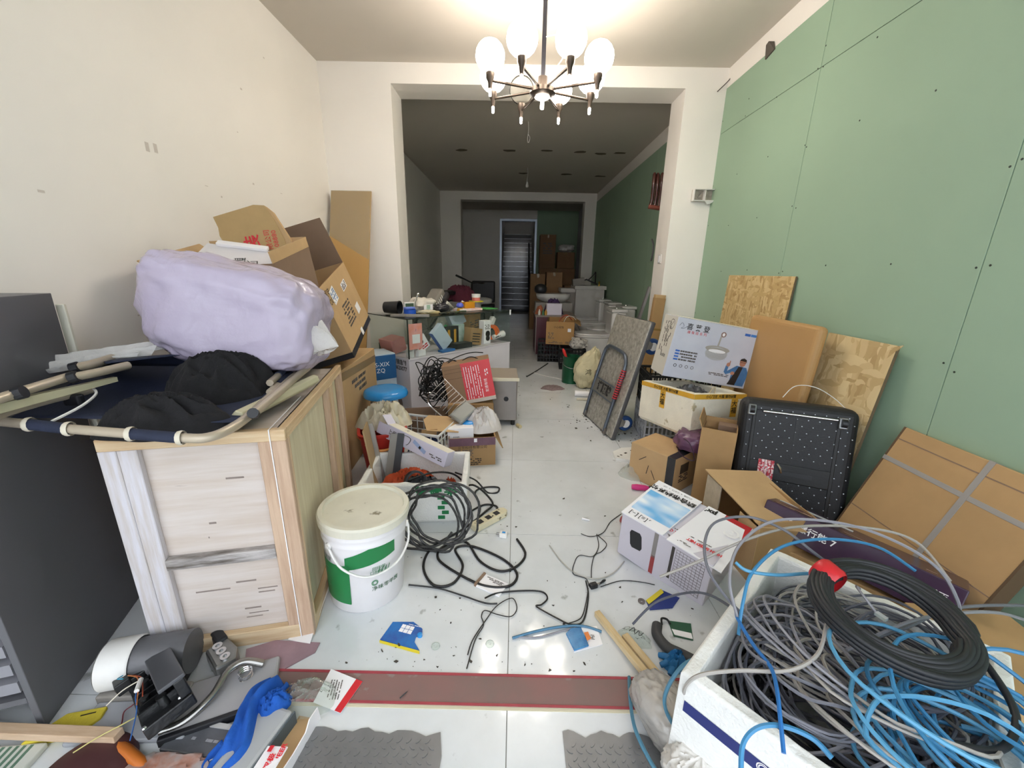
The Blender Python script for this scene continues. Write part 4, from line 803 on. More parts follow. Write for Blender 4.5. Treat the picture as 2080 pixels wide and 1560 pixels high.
# power strip
p = at(995, 1060, z=0); a_ = at(1032, 1040, z=0)-at(965, 1076, z=0); t = thing('power_strip', 'cream paint-spattered power strip lying on the floor', 'power strip', p, (0, 0, math.degrees(math.atan2(a_.y, a_.x)))); cps = mat('dirty_cream', 'd9d0b0', .55, var=.12, vs=9, speck=(30, .62, '6b5f48')); MB().prism([(-.11, -.028), (.09, -.028), (.11, -.015), (.11, .015), (.09, .028), (-.11, .028)], 0, .032).build('body', cps, t, bevel=.005)
for k in range(3): MB().mm(-.08+.055*k, -.05+.055*k, -.015, .015, .032, .0328).build('socket', dark_pl, t)
# white card and strips
t = thing('white_carton_piece', 'open white card packet lying on the tiles under the black wire', 'card', at(1000, 1190, z=0), (0, 0, -28)); MB().mm(-.055, .055, -.038, .038, 0, .006).build('card', white_pr, t, bevel=.001); MB().mm(-.065, -.055, -.038, .038, 0, .012).build('edge', card_in, t); scrib(t, TR((0, .02, .0066)), .08, .02, 3, print_grey, 3)
# ------------------------------------------------------------------ right side
def osb_mat(name, sc, a, b2, c2):
    M = bpy.data.materials.new(name); M.use_nodes = True; nt = M.node_tree; L = nt.links; bs = nt.nodes['Principled BSDF']; bs.inputs['Roughness'].default_value = .75
    tc = nt.nodes.new('ShaderNodeTexCoord'); nz = nt.nodes.new('ShaderNodeTexNoise'); nz.inputs['Scale'].default_value = 9; L.new(tc.outputs['Object'], nz.inputs['Vector'])
    ad = nt.nodes.new('ShaderNodeVectorMath'); ad.operation = 'MULTIPLY_ADD'; L.new(nz.outputs['Color'], ad.inputs[0]); ad.inputs[1].default_value = (.06, .06, .06); L.new(tc.outputs['Object'], ad.inputs[2])
    outs = []
    for k, (rot, st) in enumerate((((35, 0, 0), (1, 1, .22)), ((-50, 0, 0), (1, 1, .2)), ((5, 0, 0), (1, .25, 1)))):
        mp = nt.nodes.new('ShaderNodeMapping'); mp.inputs['Rotation'].default_value = [R(v) for v in rot]; mp.inputs['Scale'].default_value = [v*sc for v in st]; L.new(ad.outputs[0], mp.inputs['Vector'])
        vo = nt.nodes.new('ShaderNodeTexVoronoi'); vo.inputs['Scale'].default_value = 1; L.new(mp.outputs[0], vo.inputs['Vector']); sp = nt.nodes.new('ShaderNodeSeparateColor'); L.new(vo.outputs['Color'], sp.inputs[0]); outs.append(sp)
    mx = nt.nodes.new('ShaderNodeMath'); mx.operation = 'GREATER_THAN'; L.new(outs[0].outputs[1], mx.inputs[0]); mx.inputs[1].default_value = .45
    m1 = nt.nodes.new('ShaderNodeMix'); L.new(mx.outputs[0], m1.inputs['Factor']); L.new(outs[1].outputs[0], m1.inputs['A']); L.new(outs[0].outputs[0], m1.inputs['B'])
    my = nt.nodes.new('ShaderNodeMath'); my.operation = 'GREATER_THAN'; L.new(outs[2].outputs[1], my.inputs[0]); my.inputs[1].default_value = .7
    m2 = nt.nodes.new('ShaderNodeMix'); L.new(my.outputs[0], m2.inputs['Factor']); L.new(m1.outputs['Result'], m2.inputs['A']); L.new(outs[2].outputs[0], m2.inputs['B'])
    rp = nt.nodes.new('ShaderNodeValToRGB'); e = rp.color_ramp.elements; e[0].color = (*srgb(a), 1); e[1].color = (*srgb(c2), 1); q = e.new(.45); q.color = (*srgb(b2), 1)
    L.new(m2.outputs['Result'], rp.inputs['Fac']); L.new(rp.outputs['Color'], bs.inputs['Base Color']); bp = nt.nodes.new('ShaderNodeBump'); bp.inputs['Strength'].default_value = .25; bp.inputs['Distance'].default_value = .003; L.new(m2.outputs['Result'], bp.inputs['Height']); L.new(bp.outputs[0], bs.inputs['Normal'])
    MATS[name] = M; return M
osb = osb_mat('osb', 52, 'b08f5c', 'c9ac76', 'dac28e'); osb2 = osb_mat('osb_large_flake', 30, 'b69a6a', 'ccb282', 'dcc798')
edge_m = mat('osb_edge', '6a5a44', .8)
def leaner(name, label, y0, y1, zt, xtop, lean, th, m_, em=None, cat='board'):
    """a board standing on the floor and leaning on the right wall"""
    ln = zt/math.cos(R(lean)); t = thing(name, label, cat, (xtop-zt*math.tan(R(lean)), (y0+y1)/2, 0), (0, lean, 0))
    MB().mm(0, th, -(y1-y0)/2, (y1-y0)/2, 0, ln).build('panel', m_, t, bevel=.002)
    if em: MB().mm(-.0004, th+.0004, -(y1-y0)/2-.0006, -(y1-y0)/2, 0, ln).build('edge', em, t)
    return t
leaner('osb_board', 'tallest strand board standing against the green wall behind the fan carton', 2.63, 3.45, 1.248, 1.78, 2.5, .012, osb, edge_m)
t = leaner('osb_board', 'strand board with one broken top corner leaning behind the black suitcase', 1.80, 2.215, .953, 1.745, 6, .014, osb2, edge_m)
MB().prism([(0, 0), (.05, .0), (-.02, -.05)], 0, .006).build('splinter', osb2, t, M=TR((-.001, -.18, .945), (0, 90, 0)))
brn = mat('tan_foam_board', 'b8905c', .6, var=.08, vs=2)
t = thing('padded_board', 'smooth tan padded panel with rounded edge between the two strand boards', 'panel', (1.535, 2.42, 0), (0, 4, 0))
MB().mm(0, .06, -.325, .325, 0, .999).build('panel', brn, t, bevel=.03, seg=4)
# strapped flat carton leaning on the wall
ang = 21; t = thing('strapped_flat_carton', 'large flat brown carton with grey straps leaning on the green wall', 'carton', (1.52, 1.38, .0), (0, ang, 0))
kc = mat('kraft_carton', 'b99668', .85, var=.12, vs=3, bump=.05, bs=40)
ln = .655; MB().mm(0, .055, -.29, .29, 0, ln).build('body', kc, t, bevel=.005)
gs = mat('grey_strap', '9a9590', .45)
MB().mm(-.002, .057, -.292, .292, ln-.165, ln-.145).build('strap', gs, t, bevel=.001); MB().mm(-.0025, .057, -.06, -.04, -.001, ln+.002).build('strap', gs, t)
MB().mm(-.001, .0, -.289, .289, ln-.06, ln-.055).build('crease', card_in, t); MB().mm(-.001, .0, -.289, .289, .24, .244).build('crease', card_in, t); MB().mm(-.0012, .056, -.2925, -.284, 0, ln).build('edge', mat('worn_edge', '5f4b36', .9), t); MB().mm(-.0012, .056, .284, .2925, 0, ln).build('edge', MATS['worn_edge'], t)
dlow = (.30, .32, .20); t = carton('low_carton', 'brown carton on the floor at the right edge under the cables', (1.46, .92, 0), (0, 0, -8), dlow, kc); text('注 意', .04, black_pr, t, face_m('left', dlow, .0, .12, .001))
# ---- suitcase
sd = (.493, .22, .60)
sc2 = mat('black_nylon', '1b1c20', .55, var=.15, vs=20, bump=.15, bs=160); stud = mat('stud_white', 'b9bec6', .35, .6)
S = thing('black_suitcase', 'black suitcase with small studs standing upside down against the boards', 'suitcase', (1.43, 1.86, .03), (-11.5, -1.4, -26.4))
MB().mm(-sd[0]/2, sd[0]/2, -sd[1]/2, sd[1]/2, 0, sd[2]).build('shell', sc2, S, bevel=.045, seg=5)
MB().mm(-.185, .165, -.116, -.108, .02, .55).build('back_panel', sc2, S, bevel=.006)
rows = MB()
for r_ in range(17):
    for c in range(10):
        u = -.205+.045*c+(.0225 if r_ % 2 else 0); v = .03+.033*r_
        if -.10 < u < .16 and .195 < v < .30: continue
        yy = -.1168 if -.18 < u < .16 else -.1108
        rows.lathe([(0, -.0012), (.0028, -.0006), (.0028, .0004), (0, .0012)], 6, TR((u, yy, v), (90, 0, 0)))
q = rows.build('studs', stud, S); q['kind'] = 'stuff'
for u in (-.185, .165): MB().mm(u-.008, u+.008, -.119, -.113, .02, .56).build('piping', blk_rub, S, bevel=.003)
MB().mm(-.006, .006, -.1175, -.115, .02, .54).build('seam', blk_rub, S)
MB().tube([(-.15, -.122, .545), (.155, -.122, .545)], .006, 8).build('bar', chrome, S, smooth=True)
for u, v in ((-.20, .55), (.175, .535)):
    w_ = MB().mm(u-.018, u+.018, -.14, -.11, v-.03, v+.025).build('wheel_bracket', mat('dull_chrome', '8f9294', .3, .8), S, bevel=.006); MB().lathe([(0, -.01), (.02, -.01), (.02, .01), (0, .01)], 18, TR((u, -.145, v), (0, 90, 0))).build('wheel', dark_pl, S, smooth=True)
MB().mm(-.18, .16, -.122, -.114, .20, .29).build('pocket', blk_rub, S, bevel=.004); MB().mm(-.08, .09, -.124, -.118, .235, .255).build('slot', dark_pl, S)
rope = mat('red_white_rope', 'c23a4a', .7, col2='e8dcdc', vs=110, detail=0)
for k in range(5): MB().tube([(-.135+.014*k, -.126, .20), (-.135+.014*k, -.130, .25), (-.135+.014*k, -.126, .30)], .007, 6).build('bungee_cord', rope, S, smooth=True)
MB().tube([(-.06, -.127, .29), (-.045, -.131, .27), (-.04, -.131, .245)], .005, 6).build('hook', chrome, S)
cable('white_wire', 'thin white wire curving behind the top of the black suitcase', [S.location+Vector(q_) for q_ in ((.0, .16, .60), (.06, .17, .66), (.14, .14, .665), (.22, .10, .62), (.27, .04, .56))], .002, white_p, 'wire')
carton('side_carton', 'plain brown carton pressed between the suitcase and the wall', (1.672, 1.945, 0), (0, 0, -20), (.12, .16, .52), card2)
# ---- fan carton
fd = (.60, .20, .398)
F = carton('fan_carton', 'white carton printed with a ceiling fan lamp and a man in blue', (1.285, 2.70, .545), (0, 9, 3), fd, mat('fan_print_white', 'd2d3dc', .4, col2='c3c5d2', vs=2.5))
decal(F, face_m('left', fd, 0, .2), .198, .39, mat('fan_side', 'cbc7bc', .6)); scrib(F, face_m('left', fd, 0, .24, .0016, 90), .24, .12, 8, print_grey, 11, fill=.5); text('⊘', .05, print_grey, F, face_m('left', fd, -.04, .34, .0016))
text('喜 莱 登', .045, black_pr, F, face_m('front', fd, -.15, .345, .001), bold=.0004); text('扇 有 扇 系 列', .022, red_pr, F, face_m('front', fd, -.15, .312, .001))
MB().tube(cr([(-.28, -.101, .345), (-.265, -.101, .365), (-.25, -.101, .345), (-.265, -.101, .33), (-.24, -.101, .335), (-.225, -.101, .35)], 5), .0012, 4).build('logo', mat('navy_line', '41465e', .5), F)
bpm = mat('badge_blue', '3f6fc0', .4)
for k, c in enumerate(('badge_blue', 'badge_blue2', 'badge_blue3')): decal(F, face_m('front', fd, .19+.042*k, .36, .001), .038, .016, mat(c, ('2f5fb0', '4a86d0', '6fb0e0')[k], .4), 'badge')
fm = mat('fan_metal_print', 'a9a39a', .4); fm2 = mat('fan_glass_print', 'b9b9bb', .4)
def pr(poly, m_, u, v, e=.001, name='picture'): return MB().prism(poly, -.0002, .0002).build(name, m_, F, M=face_m('front', fd, u, v, e))
ell = lambda a, b2, n=24: [(a*math.cos(2*math.pi*k/n), b2*math.sin(2*math.pi*k/n)) for k in range(n)]
pr(ell(.018, .018), mat('red_grey', '8c6f68', .4), .03, .335); pr(ell(.009, .011), white_pr, .03, .335, .0014); pr([(-.006, 0), (.006, 0), (.008, .07), (-.002, .07)], fm, .015, .255)
pr(ell(.085, .022), fm, .018, .235, .001); pr(ell(.078, .045), fm2, .018, .205, .0014); pr(ell(.072, .018), fm, .018, .226, .0018); pr(ell(.06, .012), white_pr, .018, .221, .0022)
gridb = MB()
for k in range(-6, 7): gridb.mm(k*.011-.0007, k*.011+.0007, -.03, .012, -.0002, .0002)
for k in range(3): gridb.mm(-.07+.008*k, .07-.008*k, -.02-.008*k+.01, -.0188-.008*k+.01, -.0002, .0002)
gridb.build('picture', fm, F, M=face_m('front', fd, .018, .203, .0024))
scrib(F, face_m('front', fd, -.165, .155), .12, .075, 4, print_grey, 5, fill=.95, words=8)
for k in range(4): decal(F, face_m('front', fd, -.245, .183-.019*k, .0012), .03, .011, bpm, 'badge')
for k in range(4): MB().lathe([(.008, 0), (.011, 0), (.011, .0004), (.008, .0004), (.008, 0)], 16, face_m('front', fd, -.235+.04*k, .085, .001)).build('recycling_mark', black_pr if k == 0 else print_grey, F)
scrib(F, face_m('front', fd, .07, .07), .16, .02, 2, print_grey, 8)
jk_ = mat('jacket_blue_print', '4f7dae', .5, var=.15, vs=30); skn = mat('skin_print', 'b9826a', .5); hr = mat('hair_print', '2c2422', .6)
pr([(-.05, -.07), (.055, -.07), (.065, .02), (.04, .06), (-.03, .065), (-.06, .04), (-.085, .02), (-.085, .055), (-.105, .055), (-.107, .01), (-.09, -.005), (-.05, .015)], jk_, .215, .085); pr([(-.06, -.07), (-.005, -.07), (.015, .06), (-.015, .06)], hr, .215, .085, .0014); pr(ell(.022, .028), skn, .22, .175, .0014)
pr([(-.025, 0), (-.02, .018), (0, .026), (.02, .018), (.026, -.005), (.02, .004), (-.018, .006)], hr, .22, .18, .0018); pr(ell(.013, .014), skn, .125, .148, .0014); pr([(-.004, 0), (.004, 0), (.003, .02), (-.003, .02)], skn, .132, .155, .0016); pr(ell(.014, .012), skn, .17, .095, .0018); pr([(-.02, -.002), (.02, -.002), (.02, .001), (-.02, .001)], hr, .22, .177, .002)
MB().mm(-.3, .3, -.1, .02, .398, .402).build('top_flap', mat('fan_top', 'd9d5c8', .6), F, rot=(0, 0, 0))
# ---- foam box with yellow tape
fd2 = (.50, .40, .276)
Y_ = foam_box('taped_foam_box', 'dirty white foam box with yellow lettered tape under the fan carton', (1.165, 2.50, .262), (-4, -5.5, -71.5), fd2, foam_d, .035)
yt = mat('yellow_tape', 'd9a63a', .35, var=.08, vs=12)
for face, L_ in (('front', .5), ('right', .4)):
    decal(Y_, face_m(face, fd2, 0, .258, .0012), L_, .03, yt, 'tape'); text('小心轻放 大福 请勿倒置', .022, black_pr, Y_, face_m(face, fd2, 0, .258, .0026), bold=.0004)
    decal(Y_, face_m(face, fd2, -.02 if face == 'front' else .11, .19, .0012), .05, .12, yt, 'tape'); text('大\n福', .042, black_pr, Y_, face_m(face, fd2, -.02 if face == 'front' else .11, .19, .0026), bold=.0008)
t = thing('dark_plastic_sheet', 'dark grey plastic sheet bundled inside the taped foam box', 'sheet', (1.165, 2.50, .43), (0, 0, -71.5)); MB().grid(heap(0, 0, 0, .16, .115, .15, 0, 22, 48, 14, .25), 48, 14, cu=True).build('sheet', mat('charcoal_film', '4a4a4c', .3), t, smooth=True)
t = cable('tan_twine', 'loop of tan twine sticking up from the taped foam box', [(1.17, 2.3, .53), (1.19, 2.3, .58), (1.21, 2.3, .60), (1.215, 2.3, .57), (1.205, 2.3, .54)], .0025, mat('twine', 'b9a67e', .8), 'twine')
# ---- crates behind and under
def lattice(name, label, loc, rot, d, m_, nx, nz, cat='crate', r_=.005):
    t = thing(name, label, cat, loc, rot); x, y, z = d[0]/2, d[1]/2, d[2]
    for s in (-1, 1):
        b = MB(); c = MB()
        for k in range(nx+1): b.mm(-x+2*x*k/nx-r_, -x+2*x*k/nx+r_, s*y-.005, s*y+.005, 0, z)
        for k in range(nz+1): b.mm(-x, x, s*y-.004, s*y+.004, z*k/nz-r_, z*k/nz+r_)
        b.build('side_lattice', m_, t)
        ny = max(2, int(nx*d[1]/d[0]))
        for k in range(ny+1): c.mm(s*x-.005, s*x+.005, -y+2*y*k/ny-r_, -y+2*y*k/ny+r_, 0, z)
        for k in range(nz+1): c.mm(s*x-.004, s*x+.004, -y, y, z*k/nz-r_, z*k/nz+r_)
        c.build('end_lattice', m_, t)
    MB().mm(-x, x, -y, y, 0, .008).build('bottom', m_, t); MB().tube([(-x, -y, z), (x, -y, z), (x, y, z), (-x, y, z)], .011, 6, True).build('rim', m_, t)
    return t
blkp = mat('black_crate', '17191b', .5)
lattice('grey_basket', 'grey slotted plastic basket on the floor under the taped foam box', (1.28, 2.98, 0), (0, 0, -4), (.52, .34, .25), mat('grey_basket', 'aeb0b4', .45), 16, 4, 'basket', .006)
lattice('black_crate', 'black plastic crate stacked on the grey slotted basket behind the foam box', (1.28, 3.0, .262), (0, 0, -4), (.50, .34, .255), blkp, 12, 4)
# ---- small cartons in front of foam box
p = at(1373, 934, z=.235); d = (.30, .26, .235); a = -52
off = Matrix.Rotation(R(a), 3, 'Z')@Vector((d[0]/2, -d[1]/2, 0))
t = carton('taped_carton', 'brown carton with black tape and stamped print on the floor below the foam box', (p.x-off.x, p.y-off.y, 0), (0, 0, a), d, card)
decal(t, face_m('front', d, .125, .118), .05, .235, black_t, 'tape'); decal(t, face_m('top', d, .125, 0), .05, .258, black_t, 'tape'); 
decal(t, face_m('right', d, -.02, .15), .09, .06, mat('stamp_brown', '463a2c', .7), 'stamp'); scrib(t, face_m('right', d, -.02, .09), .1, .05, 4, black_pr, 4); 
for u, v, s in ((-.06, .16, 40), (.02, .08, -60), (-.02, .1, 80)): decal(t, face_m('front', d, u, v, .001, s), .06, .004, black_pr, 'pen_stroke')
d = (.17, .22, .46); t = carton('tall_carton', 'narrow upright carton with a purple wrapper tucked in beside the suitcase', (1.145, 2.05, 0), (0, 0, -30), d, card2, openb=True, flaps=(('left', .05, 20),))
t2 = carton('brown_long_carton', 'tall darker carton standing close to the suitcase edge', (1.235, 2.13, 0), (0, 0, -30), (.10, .14, .44), card_in)
vi = mat('violet_film', '6d4a66', .2, var=.2, vs=9, bump=.5, bs=20)
t = thing('violet_parcel', 'shiny violet plastic parcel lying on the taped carton', 'parcel', (1.09, 2.22, .238), (0, 0, -35)); blob((0, 0, .06), (.10, .13, .06), 17, .15, 4, .6, 32, 18, ridge=.2, rf=9, flat=-.058).build('parcel', vi, t, smooth=True)
cable('violet_cable', 'dark violet cord looped around the violet parcel', [at(1375, 905, z=.24), at(1385, 925, z=.24), at(1410, 935, z=.24), at(1400, 900, z=.34), at(1380, 890, z=.3), at(1378, 915, z=.245)], .003, mat('violet_cord', '3c2238', .4), 'cord')
# ---- network cable carton
nd = (.391, .307, .235)
N = thing('network_cable_carton', 'white and blue network cable carton with a hand hole on the floor', 'box', (.737, 1.512, .012), (6, 5, -46.9))
wl_ = mat('carton_lilac', 'cbc6d0', .5); x, y, z = nd[0]/2, nd[1]/2, nd[2]
MB().mm(-x, x, -y, y, 0, z).build('body', wl_, N, bevel=.004)
wp = mat('carton_white_gloss', 'eceaee', .35)
sky = mat('sky_print', 'eaf1f8', .35, col2='6fb3e6', vs=4.5, detail=2, stretch=(1, 2.2, 1))
MB().hexa([(-x-.002, -y-.006, z-.002), (-x+.19, -y-.004, z+.002), (-x+.21, y, z+.006), (-x, y, z+.006), (-x-.002, -y-.006, z+.003), (-x+.19, -y-.004, z+.007), (-x+.21, y, z+.011), (-x, y, z+.011)]).build('top_flap', wp, N)
MB().hexa([(-x+.21, -y-.01, z+.001), (x+.03, -y+.0, z-.012), (x+.03, y, z-.002), (-x+.24, y, z+.002), (-x+.21, -y-.01, z+.006), (x+.03, -y+.0, z-.007), (x+.03, y, z+.003), (-x+.24, y, z+.007)]).build('top_flap', wp, N)
def pq(pts, m_, name='print'): return MB().add(pts, [tuple(range(len(pts)))]).build(name, m_, N, thick=.0004)
pq([(-x+.01, -y+.05, z+.0042), (-x+.19, -y+.05, z+.0083), (-x+.2, y-.09, z+.0105), (-x+.01, y-.09, z+.0098)], sky); 
text('综合布线系统', .035, black_pr, N, TR((-x+.10, y-.055, z+.0116), (-1, 1, 180)), bold=.0012); text('CUXR  ▪  CAT5  ▪  OFC', .014, black_pr, N, TR((-x+.10, y-.02, z+.0116), (-1, 1, 180)))
for k in range(3): text('[%s]' % ('−', '≡', 'O')[k], .032, black_pr, N, TR((-x+.04+.045*k, -y+.025, z+.0060), (1, -1, 0)))
pq([(x-.075, y-.2, z-.0015), (x+.028, y-.2, z-.004), (x+.028, y-.001, z+.0038), (x-.075, y-.001, z+.0060)], mat('carton_red', 'b5202c', .35)); text('®', .08, white_pr, N, TR((x-.02, y-.09, z+.0050), (2, 3, 180)), bold=.002); text('pxj', .04, black_pr, N, TR((x-.13, y-.03, z+.0074), (1, 2, 180)), bold=.002)
text('HIGH SPEED NETWORK CABLE', .0205, red_pr, N, TR((.08, -y+.055, z+.0052), (1, 3.5, 180)), bold=.0009, sx=.85); scrib(N, TR((.08, -y+.075, z+.0056), (1, 3.5, 180)), .15, .008, 1, print_grey, 3); scrib(N, TR((.05, -y+.02, z+.005), (1, 3.5, 180)), .1, .012, 2, print_grey, 4)
MB().prism([(-.02, -.045), (.02, -.045), (.028, -.03), (.028, .03), (.02, .045), (-.02, .045), (-.028, .03), (-.028, -.03)], -.0004, .0006).build('hand_hole', dark_pl, N, M=face_m('front', nd, -.115, .13, .001)@TR((0, 0, 0), (0, 0, 8)))
decal(N, face_m('front', nd, -.03, .165), .018, .13, mat('strip_grey', '8a8482', .5)); decal(N, face_m('front', nd, -.03, .06), .018, .1, mat('strip_red', '9a3a3a', .5)); decal(N, face_m('front', nd, .045, .13), .012, .17, mat('strip_dark', '3a3634', .5))
gb = MB()
for k in range(9): gb.mm(.058+.014*k, .059+.014*k, -y-.0012, -y-.0006, .04, .21)
for k in range(13): gb.mm(.058, .171, -y-.0012, -y-.0006, .04+.0142*k, .041+.0142*k)
gb.build('table_print', print_grey, N)
# ---- open brown carton and long purple carton behind it
d = (.25, .40, .30)
t = thing('lying_open_carton', 'brown carton lying open on its side behind the network cable carton', 'box', (1.12, 1.60, .0), (0, 0, 4)); x, y, z = d[0]/2, d[1]/2, d[2]; k = .005
MB().mm(-x, x, -y, y, 0, k).mm(-x, x, y-k, y, k, z-k).mm(x-k, x, -y, y-k, k, z-k).mm(-x, x-k, -y, -y+k, k, z-k).build('body', card2, t); MB().hexa([(-x, -y, z-.03), (x+.03, -y-.03, z-.05), (x+.02, y, z), (-x-.02, y, z+.015), (-x, -y, z-.025), (x+.03, -y-.03, z-.045), (x+.02, y, z+.005), (-x-.02, y, z+.02)]).build('top_flap', card, t)
MB().mm(-x-.003, -x+.002, y-.12, y, .06, z-.01).build('side_flap', mat('printed_flap', 'c2b49c', .7, var=.15, vs=30), t); MB().mm(-x-.002, -x+.002, -y, -y+.13, 0, z-.04).build('side_flap', card, t)
d = (.60, .20, .13); pl_ = mat('purple_gloss_print', '402a44', .22, var=.3, vs=6)
t = carton('purple_carton', 'long dark purple glossy carton with white lettering leaning beside the cable box', (1.33, 1.33, .15), (-18, 3, -52), d, pl_)
text('智慧行能 7', .034, white_pr, t, face_m('front', d, -.12, .075, .001), bold=.0005); text('福源', .036, white_pr, t, face_m('front', d, .23, .07, .001)); decal(t, face_m('top', d, -.15, .03, .001, 4), .26, .035, mat('silver_band', 'c6ccd0', .3)); scrib(t, face_m('top', d, -.02, -.06, .001, 0), .5, .04, 3, mat('brown_scratch', 'a98a72', .7), 6, fill=.4)
carton('under_carton', 'brown carton supporting the long purple carton', (1.34, 1.36, 0), (0, 0, -50), (.5, .22, .15), kc)
# ------------------------------------------------------------------ platform trolley
A0, A1 = Vector((.642, 3.41, 0)), Vector((.758, 2.84, 0)); wv = (A1-A0); WD = wv.length
rz = math.degrees(math.atan2(wv.y, wv.x))                      # local x runs along the floor edge, towards the camera
T = thing('platform_trolley', 'grey platform trolley stood on end with folded handle and blue wheels', 'trolley', A0+Vector((0, 0, .012)), (0, 0, 0))
T.rotation_euler = (Matrix.Rotation(R(rz), 3, 'Z')@Matrix.Rotation(R(-14.5), 3, 'X')).to_euler()
film_m = mat('scratched_deck', 'b2aea4', .25, .25, col2='8e8a80', vs=26, detail=9, bump=1., bs=38)
LN = .93
MB().mm(0, WD, 0, .035, 0, LN).build('deck', film_m, T, bevel=.012, seg=3)
MB().mm(-.004, WD+.004, .004, .04, -.004, LN+.004).build('bumper', mat('grey_bumper', '4c4b4c', .6), T, bevel=.01)
tb_ = mat('blue_grey_tube', '5d656f', .35, .5)
h0, h1, hv = .05, .47, .66
hp = [(h0, -.015, .015), (h0, -.02, .3), (h0+.004, -.02, .58), (h0+.03, -.02, .64), (h0+.09, -.02, hv), (h1-.12, -.02, hv-.01), (h1-.04, -.02, .62), (h1, -.02, .54), (h1, -.02, .3), (h1, -.015, .015)]
MB().tube(cr(hp, 6), .0135, 12).build('handle', tb_, T, smooth=True)
MB().mm(h0+.01, h1-.01, -.022, -.016, .25, .37).build('name_plate', mat('plate_grey', '7b7973', .4, .4), T); 
MB().mm(h0+.01, h1-.01, -.024, -.014, .365, .375).build('plate_edge', tb_, T); MB().mm(h0+.01, h1-.01, -.024, -.014, .245, .255).build('plate_edge', tb_, T)
text('诸顺牌', .085, black_pr, T, TR(((h0+h1)/2, -.0235, .31), (90, 0, 0)), bold=.004)
rw = mat('red_spiral', 'c8323a', .4)
for k in range(13):
    z_ = .30+.0185*k; MB().lathe([(.0155, -.0045), (.020, -.003), (.020, .003), (.0155, .0045)], 12, TR((h1, -.02, z_))).build('grip_ring', rw, T, smooth=True)
MB().tube([(h1, -.02, .29), (h1, -.02, .53)], .0155, 10).build('grip', blk_rub, T, smooth=True)
for u in (h0, h1): MB().mm(u-.018, u+.018, -.024, .0, .0, .05).build('hinge', steel, T, bevel=.004)
blw = mat('wheel_blue', '24477e', .35); zn = mat('zinc', 'b4b2ac', .35, .8)
for u, v in ((WD-.07, .13), (WD-.07, .76), (.09, .13), (.09, .76)):
    c = MB().hexa([(u-.03, .04, v-.045), (u+.03, .04, v-.045), (u+.03, .04, v+.045), (u-.03, .04, v+.045), (u-.026, .10, v-.02), (u+.026, .10, v-.02), (u+.026, .10, v+.02), (u-.026, .10, v+.02)]).build('caster_fork', zn, T)
    wh_ = MB().lathe([(0, -.016), (.03, -.017), (.055, -.016), (.062, -.008), (.062, .008), (.055, .016), (.03, .017), (0, .016)], 28, TR((u, .115, v), (0, 90, 0))).build('wheel', blw, T, smooth=True)
    MB().lathe([(0, -.021), (.03, -.019), (.032, .019), (0, .021)], 20, TR((u, .115, v), (0, 90, 0))).build('hub', white_p, wh_, smooth=True)

# ------------------------------------------------------------------ foam box of cables in the right foreground
cdm = (.68, .54, .335); CZ = 42.6
G = foam_box('cable_foam_box', 'large white foam box overflowing with network cables in the right foreground', (.848, .762, 0), (0, 0, CZ), cdm, foam, .035)
# blue printed stripe on its near-left face
nv = mat('navy_stripe', '27306e', .5)
decal(G, face_m('left', cdm, .0, .245, .0016), .5, .032, nv); text('◎   上海   ◎', .034, white_pr, G, face_m('left', cdm, .0, .245, .0026))
decal(G, face_m('front', cdm, .0, .245, .0016), .64, .032, nv)
GM = TR((.848, .762, 0), (0, 0, CZ))
def gw(x_, y_, z_): return GM@Vector((x_, y_, z_))
gry = [mat('grey_cable_a', '8d8c92', .5), mat('grey_cable_b', '6f7078', .5), mat('grey_cable_c', 'a8a39c', .5), mat('grey_cable_d', '5c5f6a', .5)]
blu = [mat('blue_cable_a', '3f86b4', .45), mat('blue_cable_b', '5b9fc6', .45), mat('blue_cable_c', '2a6fb4', .45)]
def coil_pts(c, r, turns, tilt, seed, wob=.22, n=12, zmax=None, zmin=.02, lim=True):
    q = random.Random(seed); M = TR(c, tilt); out = []
    ph = q.uniform(0, 6); rx = r*q.uniform(.85, 1.15); ry = r*q.uniform(.7, 1.05)
    for k in range(n*turns):
        a = ph+k*2*math.pi/n; e = 1+wob*math.sin(k*.31+seed)+q.uniform(-.06, .06); 
        p = M@Vector((math.cos(a)*rx*e+.02*math.sin(k*.17), math.sin(a)*ry*e+.02*math.cos(k*.13), .03*math.sin(k*.23+seed)+q.uniform(-.008, .008)))
        if lim:
            p.x = max(-.292, min(.292, p.x)); p.y = max(-.222, min(.222, p.y)); p.z = max(zmin, p.z)
        out.append(gw(*p))
    return out
gl_ = ['pale grey network cable coiled in the foam box of cables', 'mid grey network cable coiled in the foam box of cables', 'cream grey network cable coiled in the foam box of cables', 'dark grey network cable coiled in the foam box of cables']
for k in range(16):
    q = random.Random(100+k); cat_ = k % 4
    c = (q.uniform(-.14, .14), q.uniform(-.10, .10), .16+.2*(k/16)+q.uniform(-.03, .03))
    cable('network_cable', gl_[cat_], coil_pts(c, q.uniform(.13, .21), 5, (q.uniform(-28, 28), q.uniform(-28, 28), q.uniform(0, 180)), k+3), .0037, gry[cat_], 'cable', 'grey network cables in the foam box', 5, 3)
# filling underneath so the box is full
t = thing('cable_fill', 'dark mass of older cables filling the bottom of the foam box', 'cable', gw(0, 0, .04)); b = MB()
for k in range(5): b.tube(cr([GM.inverted()@p for p in coil_pts((0, 0, .12), .2, 4, (k*9-18, 12-k*7, 30*k), 60+k)], 3), .005, 5)
b.build('cable_mass', mat('dark_cable_mass', '33343a', .6), t, M=TR(-gw(0, 0, .04))@GM); t['kind'] = 'stuff'
